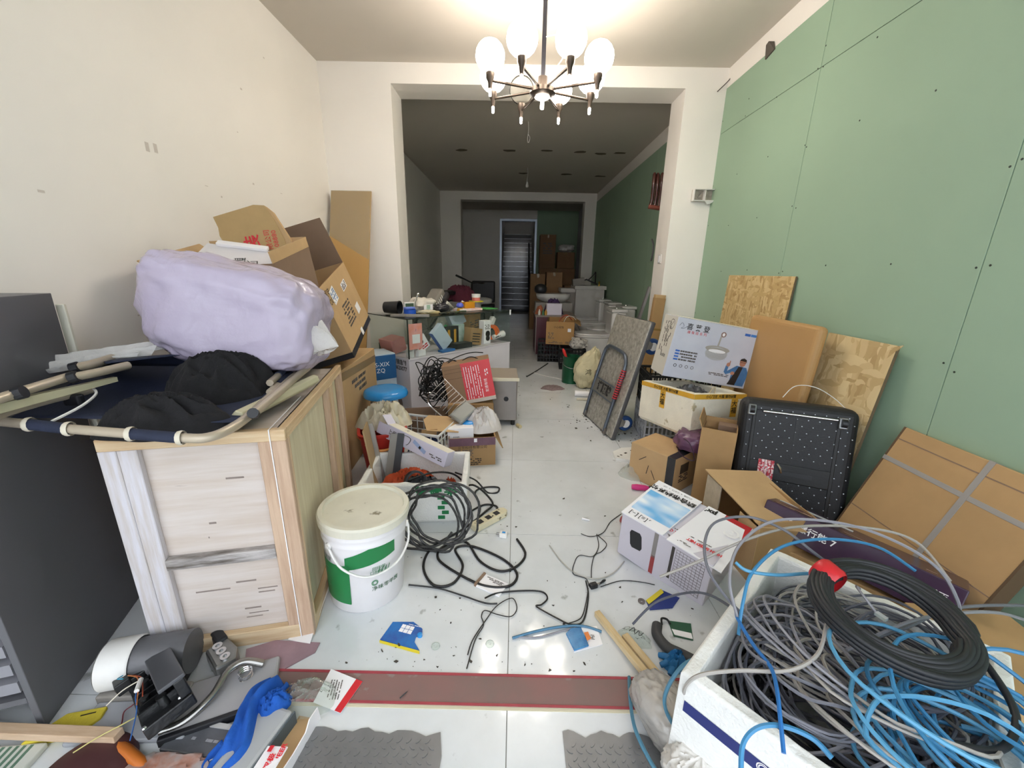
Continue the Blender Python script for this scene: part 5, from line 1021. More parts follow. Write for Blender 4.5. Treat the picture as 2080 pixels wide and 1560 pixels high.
# stray grey cables arching over the back
strays = [
 [(1455, 1560), (1470, 1290)],
]
def arc(name, label, q, r_, m_, cat='cable', group=None): return cable(name, label, [at(x_, y_, z=z_) for x_, y_, z_ in q], r_, m_, cat, group, 6, 8)
arc('stray_grey_cable', 'grey cable rising from the foam box and looping back over the network carton', [(1560, 1290, .36), (1490, 1230, .40), (1440, 1160, .44), (1432, 1100, .47), (1455, 1060, .49), (1520, 1050, .50), (1590, 1075, .50), (1650, 1120, .47), (1690, 1150, .43)], .0042, gry[1])
arc('stray_grey_cable', 'long grey cable arching from the foam box across to the flat carton', [(1500, 1260, .38), (1482, 1180, .45), (1500, 1110, .50), (1560, 1062, .54), (1640, 1055, .56), (1740, 1070, .56), (1840, 1110, .54), (1910, 1160, .50), (1945, 1220, .44), (1950, 1260, .38)], .0042, gry[0])
arc('stray_grey_cable', 'grey cable end poking out across the printed table of the network carton', [(1340, 1172, .30), (1420, 1140, .36), (1520, 1095, .44), (1620, 1070, .48), (1760, 1072, .48), (1860, 1100, .46), (1930, 1180, .42)], .0042, gry[2])
arc('stray_grey_cable', 'dark grey cable end reaching down left to the floor by the wooden sticks', [(1285, 1268, .03), (1330, 1225, .10), (1390, 1205, .18), (1440, 1208, .26), (1500, 1245, .34), (1560, 1300, .36)], .0042, gry[3])
arc('stray_grey_cable', 'cream grey cable swinging over the near left wall of the foam box', [(1398, 1430, .20), (1390, 1400, .30), (1420, 1372, .37), (1500, 1362, .39), (1600, 1362, .40), (1660, 1330, .42), (1678, 1270, .44)], .0042, gry[2])
arc('stray_grey_cable', 'grey cable sagging low over the right wall of the foam box', [(2090, 1230, .34), (2000, 1230, .40), (1920, 1240, .42), (1840, 1275, .40), (1760, 1300, .38)], .0042, gry[1])
arc('stray_grey_cable', 'pale grey cable pair crossing the right edge above the foam box', [(2090, 1262, .33), (2030, 1245, .38), (1950, 1245, .42), (1850, 1262, .42), (1720, 1320, .39)], .0042, gry[0])
arc('blue_cable_end', 'cut bright blue cable end standing out towards the network carton', [(1494, 1142, .47), (1520, 1160, .46), (1580, 1168, .45), (1640, 1165, .44), (1700, 1165, .43)], .0046, blu[1])
arc('blue_cable_arch', 'blue grey cable arching over the back corner of the foam box', [(1500, 1290, .36), (1510, 1220, .42), (1530, 1160, .46), (1590, 1110, .49), (1680, 1095, .50), (1780, 1110, .49), (1860, 1160, .46)], .0044, blu[0])
arc('blue_cable_kink', 'vivid blue cable kinked sharply inside the near wall of the foam box', [(1495, 1245, .38), (1500, 1260, .385), (1530, 1310, .39), (1565, 1355, .40), (1578, 1400, .41), (1585, 1460, .40), (1592, 1530, .38)], .0044, blu[2])
for k, (cx, cy, rr) in enumerate(((-.06, -.14, .17), (-.10, -.12, .15), (-.04, -.16, .20), (-.08, -.15, .13), (.02, -.19, .17), (-.12, -.13, .14), (-.02, -.17, .12), (-.05, -.11, .19), (.05, -.22, .15))):
    q = random.Random(300+k)
    cable('blue_network_cable', 'light blue network cable curled at the near right of the foam box', coil_pts((cx-.05, cy-.05, .36+.008*k), rr, 2, (q.uniform(-14, 14), q.uniform(-14, 14), q.uniform(0, 180)), 40+k, .2, 12, lim=False), .0045, blu[k % 2], 'cable', 'blue cables in the foam box', 6, 3)
# black coil with red tape on top
K = thing('black_cable_coil', 'neat coil of thick black cable bound with red tape on the foam box', 'cable coil', at(1805, 1250, z=.475)); K.rotation_euler = (R(10), R(2), R(-20))
q = random.Random(8); pts = []
for k in range(18*24):
    a = k*2*math.pi/24; ly = int(k/24); e = 1.06-.05*(ly % 6)+.008*math.sin(k*.7); pts.append(Vector((math.cos(a)*.145*e, math.sin(a)*.135*e, .0125*(ly//6)-.008+.004*math.sin(a*2+ly))))
MB().tube(cr(pts, 2), .0068, 8).build('coil', mat('black_cable_thick', '232427', .5), K, smooth=True)
MB().lathe([(.030, -.028), (.036, -.02), (.036, .02), (.030, .028)], 16, TR((-.102, .078, 0), (90, 0, 40))).build('tape_band', mat('red_tape', 'c8262e', .35), K, smooth=True)
MB().tube(cr([(.135, .03, -.01), (.16, -.06, -.015), (.155, -.15, -.02), (.10, -.22, -.03), (.02, -.24, -.03)], 6), .0068, 8).build('tail', MATS['black_cable_thick'], K, smooth=True)
t = thing('rj45_plug', 'clear plug on a short grey lead in the middle of the black coil', 'plug', at(1790, 1252, z=.465), (0, 0, 20)); MB().mm(-.006, .006, -.011, .011, -.004, .004).build('plug', clear('clear_plug', fac=.3, rough=.1), t); MB().tube(cr([(0, .01, 0), (.0, .04, .02), (.02, .07, .02), (.05, .075, 0)], 5), .003, 6).build('lead', gry[0], t, smooth=True)
# blue cables hanging over the near wall
arc('blue_floor_cable', 'teal blue cable hanging over the foam box and looping down beside the clear sack', [(1440, 1330, .30), (1390, 1350, .30), (1355, 1400, .22), (1352, 1440, .15), (1380, 1490, .10), (1425, 1540, .08)], .005, mat('teal_cable', '4d7f97', .45))
arc('blue_rim_cable', 'blue cable loop hooked over the near rim of the foam box', [(1505, 1570, .30), (1510, 1510, .36), (1540, 1478, .385), (1590, 1475, .39), (1650, 1500, .385), (1690, 1540, .38)], .005, blu[0])
# ------------------------------------------------------------------ things on the floor in the foreground
pin2 = mat('pale_stick', 'd9c39c', .7, col2='cbb081', vs=4, stretch=(2, 16, 16), bump=.15, bs=30)
def stick(name, label, a, b2, w_, h_, m_=pin2, z0=0.): 
    a, b2 = Vector(a), Vector(b2); d = b2-a; o = MB().mm(0, d.length, -w_/2, w_/2, 0, h_).build(name, m_, loc=a, bevel=.002)
    o.rotation_euler = (0, -math.asin(d.z/d.length), math.atan2(d.y, d.x)); return tag(o, label, 'wood stick')
stick('wood_stick', 'long pale wooden stick lying over the threshold towards the foam box', at(1212, 1250, z=.0), at(1420, 1512, z=.03), .022, .022)
stick('wood_stick', 'shorter pale wooden stick lying beside the long one on the tiles', at(1268, 1295, z=.0), at(1375, 1425, z=.0), .026, .018)
def flatp(name, label, cat, poly, m_, h_=.0015, z=.0006):
    P = [at(x_, y_, z=0) for x_, y_ in poly]; c = sum(P, Vector())/len(P); t = thing(name, label, cat, (c.x, c.y, z)); MB().prism([(p.x-c.x, p.y-c.y) for p in P][::-1], 0, h_).build('sheet', m_, t); return t, c
bcard = mat('blue_card', '1f6fb8', .35, col2='2a4f9c', vs=14); ycard = mat('yellow_edge', 'e2cf2e', .4)
t, c = flatp('blue_torn_card', 'torn blue instruction card with yellow edge on the tiles', 'card', [(772, 1300), (798, 1264), (840, 1264), (858, 1278), (858, 1290), (845, 1295), (842, 1305), (852, 1322)], bcard)
MB().prism([((at(x_, y_, z=0)-c).x, (at(x_, y_, z=0)-c).y) for x_, y_ in ((771, 1301), (852, 1323), (852, 1329), (771, 1306))][::-1], 0, .0018).build('edge', ycard, t)
d_ = (at(852, 1322, z=0)-at(772, 1300, z=0)); an = math.degrees(math.atan2(d_.y, d_.x))
for r_ in range(2):
    for k in range(3): decal(t, TR(Vector((-.012, .006, .0022))+Matrix.Rotation(R(an), 3, 'Z')@Vector((-.025+.0165*k, .004+.0165*r_, 0)), (0, 0, an)), .0145, .0145, white_pr, 'picture')
scrib(t, TR((.01, .035, .0022), (0, 0, an)), .05, .004, 1, white_pr, 3)
t = thing('blue_plug_piece', 'small blue plastic scrap beside the torn blue card', 'plastic scrap', at(853, 1292, z=0)); MB().lathe([(0, 0), (.009, 0), (.009, .008), (0, .009)], 12).build('scrap', bl, t, smooth=True)
cdisc = clear('clear_disc', fac=.18, rough=.15, gloss=.08)
for px, py, lab in ((885, 1313, 'clear plastic disc lying left of the tile joint'), (995, 1308, 'clear plastic disc lying close to the tile joint')):
    o = MB().lathe([(.004, 0), (.004, .003), (.013, .003), (.014, 0), (.015, .002), (.0155, .0)], 24).build('plastic_disc', cdisc, loc=at(px, py, z=.0008), smooth=True); tag(o, lab, 'disc')
cable('blue_floor_wire', 'blue cable piece lying on the tiles up to the wooden stick', [at(x_, y_, z=.006) for x_, y_ in ((1041, 1296), (1090, 1282), (1140, 1273), (1185, 1272), (1222, 1283))], .0045, mat('slate_blue_cable', '4b7a99', .45))
cable('grey_floor_wire', 'pale grey cable piece under the blue one on the tiles', [at(x_, y_, z=.004) for x_, y_ in ((1050, 1294), (1095, 1294), (1140, 1282), (1170, 1275))], .003, gry[0])
t, c = flatp('blister_card', 'blue and white blister packet lying beside the wooden stick', 'packet', [(1149, 1290), (1160, 1278), (1212, 1273), (1224, 1310), (1166, 1326)], white_pr, .003)
P = [at(x_, y_, z=0)-c for x_, y_ in ((1149, 1290), (1160, 1279), (1180, 1278), (1196, 1315), (1166, 1325))]; MB().prism([(p.x, p.y) for p in P][::-1], .003, .009).build('blister', mat('blister_blue', '2d6ea6', .15, col2='4b8ec0', vs=30), t, bevel=.002); scrib(t, TR((.03, .0, .0036), (0, 0, -10)), .03, .02, 4, print_grey, 4)
P = [at(x_, y_, z=0)-c for x_, y_ in ((1186, 1290), (1194, 1288), (1200, 1302), (1192, 1306))]; MB().prism([(p.x, p.y) for p in P][::-1], .0095, .011).build('orange_print', mat('orange_print', 'e0813a', .4), t)
# zip bag
t = thing('zip_bag', 'clear plastic zip bag with black scribble right of the wooden sticks', 'bag', at(1290, 1295, z=0), (0, 0, -35)); MB().grid(heap(0, 0, 0, .06, .035, .022, 0, 31, 40, 14, .5), 40, 14, cu=True).build('bag', film, t, smooth=True); MB().tube(cr([(-.02, -.012, .028), (-.01, .012, .028), (0, -.012, .028), (.008, .01, .028), (.015, -.01, .028), (.024, .008, .028)], 4), .0012, 4).build('scribble', black_pr, t)
cable('black_hose', 'thick curved black hose lying by the foam box of cables', [at(x_, y_, z=z_) for x_, y_, z_ in ((1335, 1270, .02), (1335, 1290, .022), (1355, 1315, .022), (1385, 1330, .022), (1425, 1350, .022))], .018, mat('charcoal_rubber', '3a3a3b', .6), 'hose', None, 14, 5)
t = thing('hose_hook', 'thin black curved hook at the top of the black hose', 'hook', at(1350, 1268, z=0)); MB().tube(cr([(-.015, -.01, .01), (-.008, .012, .014), (.012, .012, .01), (.018, -.004, .006)], 5), .004, 6).build('hook', blkc, t, smooth=True)
t, c = flatp('green_card', 'small dark green and white card behind the black hose', 'card', [(1357, 1262), (1403, 1268), (1408, 1302), (1368, 1293)], mat('dark_green_card', '1f5236', .4), .003); P = [at(x_, y_, z=0)-c for x_, y_ in ((1364, 1279), (1404, 1288), (1407, 1300), (1370, 1291))]; MB().prism([(p.x, p.y) for p in P][::-1], .003, .0036).build('panel', white_pr, t)
blg = mat('blue_rubber', '2170a8', .6, var=.15, vs=18)
t = thing('blue_glove', 'crumpled blue rubber glove beside the foam box of cables', 'glove', at(1372, 1350, z=0)); MB().grid(heap(0, 0, .0, .042, .034, .05, 20, 41, 40, 12, .6), 40, 12, cu=True).build('glove', blg, t, smooth=True)
for k, a in enumerate((150, 190, 230)): MB().tube([(0, 0, .012), (math.cos(R(a))*.035, math.sin(R(a))*.035, .014), (math.cos(R(a))*.055, math.sin(R(a))*.055, .008)], [.014, .011, .008], 8).build('finger', blg, t, smooth=True)
for px, py, lab in ((1303, 1222, 'small grey metal washer on the floor below the network carton'),):
    o = MB().lathe([(.005, 0), (.014, 0), (.014, .004), (.005, .004), (.005, 0)], 20).build('washer', steel, loc=at(px, py, z=0)); tag(o, lab, 'washer')
t, c = flatp('blue_carton_scrap', 'dark blue and yellow printed card under the edge of the network carton', 'card', [(1312, 1222), (1344, 1200), (1380, 1216), (1366, 1236), (1320, 1240)], mat('navy_card', '21357c', .4), .004); P = [at(x_, y_, z=0)-c for x_, y_ in ((1312, 1222), (1342, 1199), (1348, 1206), (1318, 1230))]; MB().prism([(p.x, p.y) for p in P][::-1], .004, .007).build('yellow_edge', ycard, t)
o = MB().lathe([(.012, -.008), (.02, -.008), (.02, .008), (.012, .008), (.012, -.008)], 20, TR((0, 0, .02), (90, 0, 40))).build('red_tape_roll', mat('dull_red', '9a4a4c', .5), loc=at(1265, 1062, z=0), smooth=True); tag(o, 'small dull red tape ring standing against the network carton', 'tape')
# wire with adapter
t = thing('wire_adapter', 'small black adapter knot in the thin wires on the tiles', 'adapter', at(1205, 1193, z=0), (0, 0, 20)); MB().mm(-.016, .016, -.011, .011, 0, .018).build('body', dark_pl, t, bevel=.003); MB().mm(.016, .03, -.004, .004, .005, .012).build('jack', chrome, t); MB().tube([(.03, 0, .008), (.055, .01, .008), (.065, .012, .008)], [.003, .006, .003], 6).build('sleeve', dark_pl, t, smooth=True)
W = lambda *q: [at(x_, y_, z=.004) for x_, y_ in q]
for k, (q, lab) in enumerate(((((1262, 1044), (1240, 1060), (1225, 1082), (1200, 1090), (1180, 1084)), 'thin black wire from the network carton to the tile joint'), (((1212, 1085), (1216, 1110), (1204, 1130), (1178, 1128), (1168, 1140), (1164, 1165), (1190, 1175), (1196, 1190)), 'thin kinked black wire above the adapter knot'), (((1215, 1088), (1232, 1105), (1222, 1120), (1208, 1128), (1202, 1150), (1201, 1175)), 'thin black wire loop right of the kinked one'), (((1220, 1192), (1260, 1180), (1300, 1182), (1330, 1188)), 'black lead running right from the adapter knot'), (((1195, 1195), (1190, 1225), (1180, 1255), (1155, 1266)), 'black lead running down from the adapter knot'))): cable('thin_wire', lab, W(*q), .0018, blkc, 'wire')
cable('cable_tie', 'long clear plastic tie bent on the tiles', W((1116, 1108), (1140, 1140), (1170, 1165), (1210, 1176), (1245, 1165), (1268, 1140)), .0028, clear('tie_clear', body='d8d4cc', fac=.6, rough=.3), 'cable tie')
t = thing('white_wall_plug', 'white conical plastic plug with a thin clear tail on the tiles', 'plastic plug', at(1190, 1055, z=.006), (0, 90, -20)); MB().lathe([(0, -.02), (.006, -.02), (.003, .02), (0, .02)], 12).build('cone', white_pr, t, smooth=True)
# foam sheet, bags, pink tool
t, c = flatp('foam_sheet', 'flat white foam sheet on the floor below the trolley', 'foam sheet', [(1244, 922), (1262, 914), (1310, 911), (1340, 935), (1335, 943), (1290, 940), (1250, 935)], foam, .018); MB()
scrib(t, TR((0, 0, .0186), (0, 0, 40)), .25, .14, 5, mat('grit', '4a4640', .9), 31, fill=.15, words=9, name='dirt_flecks')
t = thing('cellophane_wad', 'crumpled clear cellophane bag beside the taped carton', 'bag', at(1305, 965, z=0)); MB().grid(heap(0, 0, 0, .15, .09, .085, 0, 44, 60, 20, .7), 60, 20, cu=True).build('bag', clear('cellophane', body='e6e0da', fac=.3, wrinkle=.35, rough=.12, gloss=.05), t, smooth=True)
t = thing('pink_trowel', 'pink handled tool with dark tip on the floor behind the network carton', 'tool', at(1300, 990, z=.018), (0, 90, -8)); MB().lathe([(0, -.05), (.014, -.048), (.018, -.02), (.016, .03), (.01, .05), (0, .05)], 16).build('handle', mat('hot_pink', 'd0307c', .4), t, smooth=True); MB().lathe([(0, .05), (.012, .05), (.010, .085), (0, .09)], 14).build('tip', dark_pl, t, smooth=True)
cable('bent_black_wire', 'bent black wire standing out from the taped carton', [at(1308, 957, z=.02), at(1302, 945, z=.05), at(1310, 938, z=.06), at(1325, 950, z=.04), at(1345, 972, z=.01)], .003, blkc, 'wire')
# ---- chequer plate mats in front of the threshold
cp = mat('chequer_plate', '86878a', .38, .5, var=.15, vs=8)
for nm, (x0, x1, y0, y1), lab, sd in (('chequer_plate', (-.555, -.182, .35, .80), 'left grey chequer plate mat with ragged edge', 5), ('chequer_plate', (.158, .44, .35, .806), 'right grey chequer plate mat beside the clear sack', 6)):
    q = random.Random(sd); poly = []
    N_ = 18
    for k in range(N_): poly.append((x0+(x1-x0)*k/N_, y1+q.uniform(-.006, .004)+(.006*math.sin(k*1.1))))
    for k in range(8): poly.append((x1+q.uniform(-.006, .004)+.008*math.sin(k), y1-(y1-y0)*k/8))
    poly += [(x1, y0), (x0, y0)]
    t = thing(nm, lab, 'metal plate', (0, 0, .0006)); MB().prism(poly[::-1], 0, .0025).build('plate', cp, t)
    b = MB(); r_ = 0
    yy = y0+.015
    while yy < y1-.02:
        xx = x0+.014+(.013 if r_ % 2 else 0)
        while xx < x1-.014:
            a = R(48 if (r_ % 2) else -35)
            b.prism([(math.cos(s*.785)*.0095, math.sin(s*.785)*.0042) for s in range(8)], 0, .002, TR((xx, yy, .0025), (0, 0, math.degrees(a)))); xx += .026
        yy += .0165; r_ += 1
    o = b.build('raised_bars', cp, t); o['kind'] = 'stuff'
# paper card, clear bag and carton left of centre
t, c = flatp('calendar_card', 'white business card with red band lying over the threshold', 'card', [(637, 1430), (673, 1362), (737, 1388), (692, 1452)], white_pr, .0012, .006)
u_ = at(737, 1388, z=0)-at(673, 1362, z=0); an = math.degrees(math.atan2(u_.y, u_.x)); P = [at(x_, y_, z=0)-c for x_, y_ in ((724, 1383), (737, 1388), (692, 1452), (680, 1447))]; MB().prism([(p.x, p.y) for p in P][::-1], .0012, .0018).build('red_band', red_pr, t)
for k in range(5): scrib(t, TR((-.012+.008*k-.012, .003, .0020), (0, 0, an-62)), .06, .005, 1, print_grey, 50+k, words=9)
t = thing('clear_bag', 'crumpled clear plastic bag beside the business card', 'bag', at(625, 1420, z=.004)); MB().grid(heap(0, 0, 0, .085, .06, .05, 0, 51, 60, 20, .7), 60, 20, cu=True).build('bag', clear('crisp_clear', body='efe8e2', fac=.14, wrinkle=.35, rough=.08, gloss=.05), t, smooth=True)
t = thing('pen', 'thin grey ballpoint pen lying on the threshold', 'pen', at(820, 1411, z=.008), (0, 0, 50)); MB().tube([(-.014, 0, 0), (.008, 0, 0), (.014, 0, 0)], [.0018, .0018, .0004], 8).build('barrel', mat('gunmetal', '3b3d40', .4), t, smooth=True)
# ---- lower right: clear sack and white bag
t = thing('clear_sack', 'translucent plastic sack of pale filling beside the wooden stick', 'sack', at(1345, 1480, z=0), (0, 0, 20)); blob((0, 0, .065), (.07, .11, .065), 61, .10, 2.5, .75, 70, 44, ridge=.10, rf=9, flat=-.064).build('sack', mat('sack_translucent', 'a9a49d', .35, var=.06, vs=6, bump=.2, bs=12, coat=.8), t, smooth=True); foil(MATS['sack_translucent'], 14, .8)
t = thing('white_bin_bag', 'white plastic bag with gathered folds at the bottom edge of the photo', 'bag', at(1410, 1560, z=.06)+Vector((0, -.02, -.06)), (0, 0, 0)); blob((0, 0, .07), (.085, .075, .07), 63, .12, 3, .9, 90, 44, ridge=.2, rf=12, flat=-.069).build('bag', mat('white_bag2', 'd5d1ca', .35, var=.05, vs=7, bump=.4, bs=20), t, smooth=True)
arc('teal_side_cable', 'teal blue cable running down past the clear sack', [(1278, 1375, .01), (1280, 1420, .03), (1290, 1480, .05), (1320, 1545, .05), (1350, 1590, .05)], .0055, MATS['teal_cable'])
# ---- floor debris
b = MB(); q = random.Random(77)
def chip(x_, y_, s): 
    n_ = q.randint(3, 5); a0 = q.uniform(0, 6); el = q.uniform(.3, 1)
    b.prism([(math.cos(a0+2*math.pi*k/n_)*s*q.uniform(.6, 1.2), math.sin(a0+2*math.pi*k/n_)*s*el*q.uniform(.6, 1.2)) for k in range(n_)], .0003, .0003+s*.35, TR((x_, y_, 0), (0, 0, q.uniform(0, 360))))
for k in range(420):
    r_ = q.random()
    if r_ < .3: p = at(q.gauss(1290, 50), q.gauss(882, 14), z=0)
    elif r_ < .45: p = at(q.gauss(1195, 25), q.gauss(850, 18), z=0)
    elif r_ < .75: p = at(q.uniform(760, 1420), q.uniform(1000, 1370), z=0)
    elif r_ < .82: p = at(q.gauss(930, 120), q.gauss(1345, 16), z=0)
    else: p = at(q.uniform(1050, 1180), q.uniform(650, 850), z=0)
    chip(p.x, p.y, (.0012+.007*q.random()**3)*(1 if p.y < 2 else 1.6))
o = b.build('floor_debris', mat('debris', '4b453e', .9, var=.4, vs=60)); o['kind'] = 'stuff'; o['label'] = 'scattered dark grit and chips on the tiles'; o['category'] = 'debris'
# ------------------------------------------------------------------ dismantled machine and junk at the lower left
alu = mat('cast_aluminium', '9a9a98', .35, .8, var=.2, vs=14)
t = thing('lamp_motor', 'grey motor drum with a curved white shell beside the dark cabinet', 'motor', (-1.165, .93, .002), (0, 0, 14))
MB().tube([(-.02, 0, .07), (.17, 0, .07)], .062, 28).build('drum', mat('motor_grey', '6d6d70', .45, .3, var=.2, vs=9), t, smooth=True)
MB().lathe([(.064, -.045), (.070, -.04), (.070, .035), (.066, .04), (.064, .035), (.064, -.045)], 30, TR((-.01, 0, .07), (0, 90, 0)), 0, 300).build('shell', white_p, t, smooth=True); MB().lathe([(.0, -.05), (.05, -.05), (.068, -.042)], 30, TR((-.012, 0, .07), (0, 90, 0))).build('end_cap', white_p, t, smooth=True)
MB().mm(.02, .16, -.05, .05, 0, .02).build('cradle', dark_pl, t)
t = thing('black_chassis', 'black plastic machine housing with loose coloured wires on the floor', 'machine part', (-.985, .84, .04), (8, -14, -38))
bp_ = mat('black_abs', '17181a', .35, var=.3, vs=25, bump=.2, bs=50)
MB().mm(-.12, .12, -.055, .055, 0, .035).build('base', bp_, t, bevel=.004); MB().mm(-.115, .115, .03, .055, .035, .09).build('wall', bp_, t, bevel=.003); MB().mm(-.12, -.09, -.055, .055, .035, .075).build('wall', bp_, t, bevel=.003)
for k in range(6): MB().mm(-.08+.032*k, -.074+.032*k, -.05, .03, .035, .06).build('rib', bp_, t)
for u, v in ((-.05, -.02), (.03, -.03), (.08, .0)): MB().lathe([(0, 0), (.014, 0), (.012, .03), (0, .03)], 14, TR((u, v, .035))).build('post', bp_, t, smooth=True)
MB().mm(-.09, .115, .0, .06, .088, .10).build('cover_plate', mat('smoke_grey_panel', '4f5054', .3), t, bevel=.003)
for u, v in ((.115, -.05), (.10, .03)): MB().lathe([(0, 0), (.006, 0), (.004, .004), (0, .005)], 12, TR((u, v, .036))).build('screw', chrome, t)
MB().mm(-.13, -.085, -.075, -.04, .05, .085).build('relay', mat('relay_black', '111214', .4), t, bevel=.003)
for k, (c, pts) in enumerate((('3aa0c0', [(-.11, -.05, .09), (-.09, -.06, .10), (-.07, -.05, .10)]), ('a8482c', [(-.09, -.04, .09), (-.05, -.02, .085), (-.02, -.02, .08), (.03, -.03, .07)]), ('d8d0c0', [(-.03, -.02, .085), (-.05, -.06, .08), (-.07, -.10, .06)]), ('2c5c9a', [(-.02, -.02, .085), (.02, -.04, .08), (.06, -.05, .06), (.11, -.08, .03)]), ('b06a3a', [(-.08, -.04, .095), (-.045, -.025, .09), (0, -.03, .085), (.05, -.045, .07)]))):
    MB().tube(cr(pts, 6), .0016, 5).build('wire', mat('wire_'+c, c, .5), t, smooth=True)
MB().tube([(-.03, -.02, .086), (.015, -.035, .086)], .006, 8).build('connector', white_p, t)
t = thing('metal_bracket', 'cast metal bracket with three screw rings at the foot of the crate', 'bracket', (-.925, .985, .0), (0, 0, -35))
MB().prism([(-.05, -.03), (.05, -.035), (.06, .02), (.02, .04), (-.05, .035)], 0, .05).build('casting', alu, t, bevel=.008)
for k in range(3): MB().lathe([(.006, 0), (.014, 0), (.014, .006), (.006, .006), (.006, 0)], 16, TR((-.03+.03*k, .0, .05), (0, 0, 0))).build('screw_ring', chrome, t, smooth=True)
MB().mm(-.10, -.04, .0, .035, 0, .06).build('arm', dark_pl, t, bevel=.008)
cable('bent_steel_tube', 'bent shiny steel tube lying in front of the crate', [(-.78, .965, .03), (-.83, .955, .05), (-.86, .92, .05), (-.865, .86, .035), (-.90, .80, .022), (-.95, .775, .018)], .011, mat('satin_tube', '9c9a96', .22, .9), 'tube', None, 12, 6)
t = thing('grey_tray_panel', 'pale grey plastic panel lying under the bent steel tube', 'plastic tray', (-.84, .885, .0), (0, 0, 24)); MB().mm(-.14, .13, -.075, .075, 0, .02).build('panel', mat('pale_grey_abs', 'a5a4a6', .4), t, bevel=.008); MB().mm(-.142, .132, -.09, -.075, 0, .026).build('rail', dark_pl, t, bevel=.003)
t = thing('grey_flat_case', 'flat light grey case lying behind the wooden stick', 'case', (-1.05, .80, .0), (0, 0, 4)); MB().mm(-.14, .17, -.05, .06, 0, .016).build('case', mat('silver_grey', '9fa1a6', .35), t, bevel=.005); MB().mm(-.15, .10, .06, .10, 0, .03).build('edge_strip', mat('dusty_strip', '8f8a84', .6), t, bevel=.004)
t = thing('chrome_spring', 'small tangled chrome spring beside the blue cloth', 'spring', at(502, 1383, z=0)); MB().tube([(.018*math.cos(a*.5), .018*math.sin(a*.5), .006+.0012*a*.5) for a in range(60)], .0022, 5).build('spring', chrome, t, smooth=True)
t = thing('yellow_sponge', 'flat yellow sponge pad lying by the foot of the dark cabinet', 'sponge', (-1.215, .79, .0), (0, 0, 18)); MB().prism([(-.085, -.03), (.05, -.035), (.075, -.01), (.075, .022), (-.02, .03)], 0, .024).build('pad', mat('yellow_foam', 'c9b637', .85, var=.1, vs=30, bump=.3, bs=120), t, bevel=.004); MB().mm(.02, .055, .008, .011, .024, .0248).build('slit', dark_pl, t)
stick('wood_stick', 'pale wooden stick lying at the lower left corner', (-1.46, .758, .024), (-1.035, .752, .024), .028, .024, mat('stick_pinkish', 'cdb296', .7, col2='bfa183', vs=4, stretch=(2, 14, 14)))
MB()
t = thing('red_disc', 'dark red round disc at the bottom left edge', 'disc', (-1.06, .675, .0)); MB().lathe([(0, .03), (.04, .032), (.09, .026), (.105, .012), (.105, 0), (0, 0)], 40).build('disc', mat('oxblood', '4f2c2e', .5, var=.1), t, smooth=True)
t = thing('striped_paper', 'green striped paper bag lying under the wooden stick', 'paper bag', (-1.32, .69, .0), (0, 0, 6)); MB().mm(-.12, .10, -.06, .045, 0, .018).build('paper', mat('stripe_white', 'c9cbc2', .7), t, bevel=.004)
for k in range(6): MB().mm(-.02+.017*k, -.012+.017*k, -.055, .04, .018, .0186).build('stripe', mat('stripe_green', '5b7a66', .7), t)
t = thing('orange_cutter', 'orange handled tool with black cable below the wooden stick', 'tool', (-.985, .722, .014), (0, 0, -22)); MB().tube([(-.07, 0, 0), (-.02, 0, .004), (.05, 0, .004), (.08, 0, 0)], [.01, .016, .014, .008], 10).build('handle', mat('tool_orange', 'c06a26', .4), t, smooth=True); MB().tube(cr([(.02, -.03, 0), (.06, -.02, .0), (.1, .02, .004)], 5), .005, 6).build('cord', blkc, t, smooth=True)
cable('yellow_thin_wire', 'thin pale yellow wire curling over the wooden stick', [(-1.12, .715, .03), (-1.07, .735, .055), (-1.03, .765, .06), (-1.01, .80, .05)], .0016, mat('pale_yellow_wire', 'cbbf7a', .5), 'wire')
cable('dark_red_wire', 'thin dark red wire hanging from the motor drum', [(-1.07, .87, .06), (-1.075, .84, .03), (-1.09, .82, .022), (-1.06, .78, .03), (-1.07, .745, .035)], .0016, mat('dark_red_wire', '7a2a34', .5), 'wire')
t = thing('dark_zip_pouch', 'dark grey zip pouch lying flat beside the blue cloth', 'pouch', (-.825, .762, .0), (0, 0, -6)); MB().mm(-.095, .085, -.035, .04, 0, .012).build('pouch', mat('graphite_film', '5a5c62', .25, var=.15, vs=12, bump=.3, bs=25), t, bevel=.004); MB().mm(-.095, .085, .03, .042, .012, .016).build('zip', mat('zip_clear', 'b9b8b6', .3), t); scrib(t, TR((.01, .0, .0126)), .08, .012, 1, mat('pouch_print', '8e9096', .4), 5)
t = thing('clear_parts_bag', 'clear plastic bag of orange and grey parts at the bottom edge', 'bag', (-.86, .685, .0)); blob((0, 0, .014), (.10, .045, .015), 71, .25, 4, .7, 36, 16, ridge=.25, rf=9, flat=-.0135).build('bag', mat('parts_bag', 'a9a5a4', .2, col2='a8705a', vs=12, bump=.3, bs=30), t, smooth=True)
t = thing('blue_packet', 'small blue packet with white emblem tucked beside the blue cloth', 'packet', (-.755, .695, .005), (0, 0, -35)); MB().mm(-.03, .03, -.022, .022, 0, .012).build('packet', mat('slate_blue', '47688f', .3), t, bevel=.004); text('⊕', .03, white_pr, t, TR((0, 0, .0126), (0, 0, 30)))
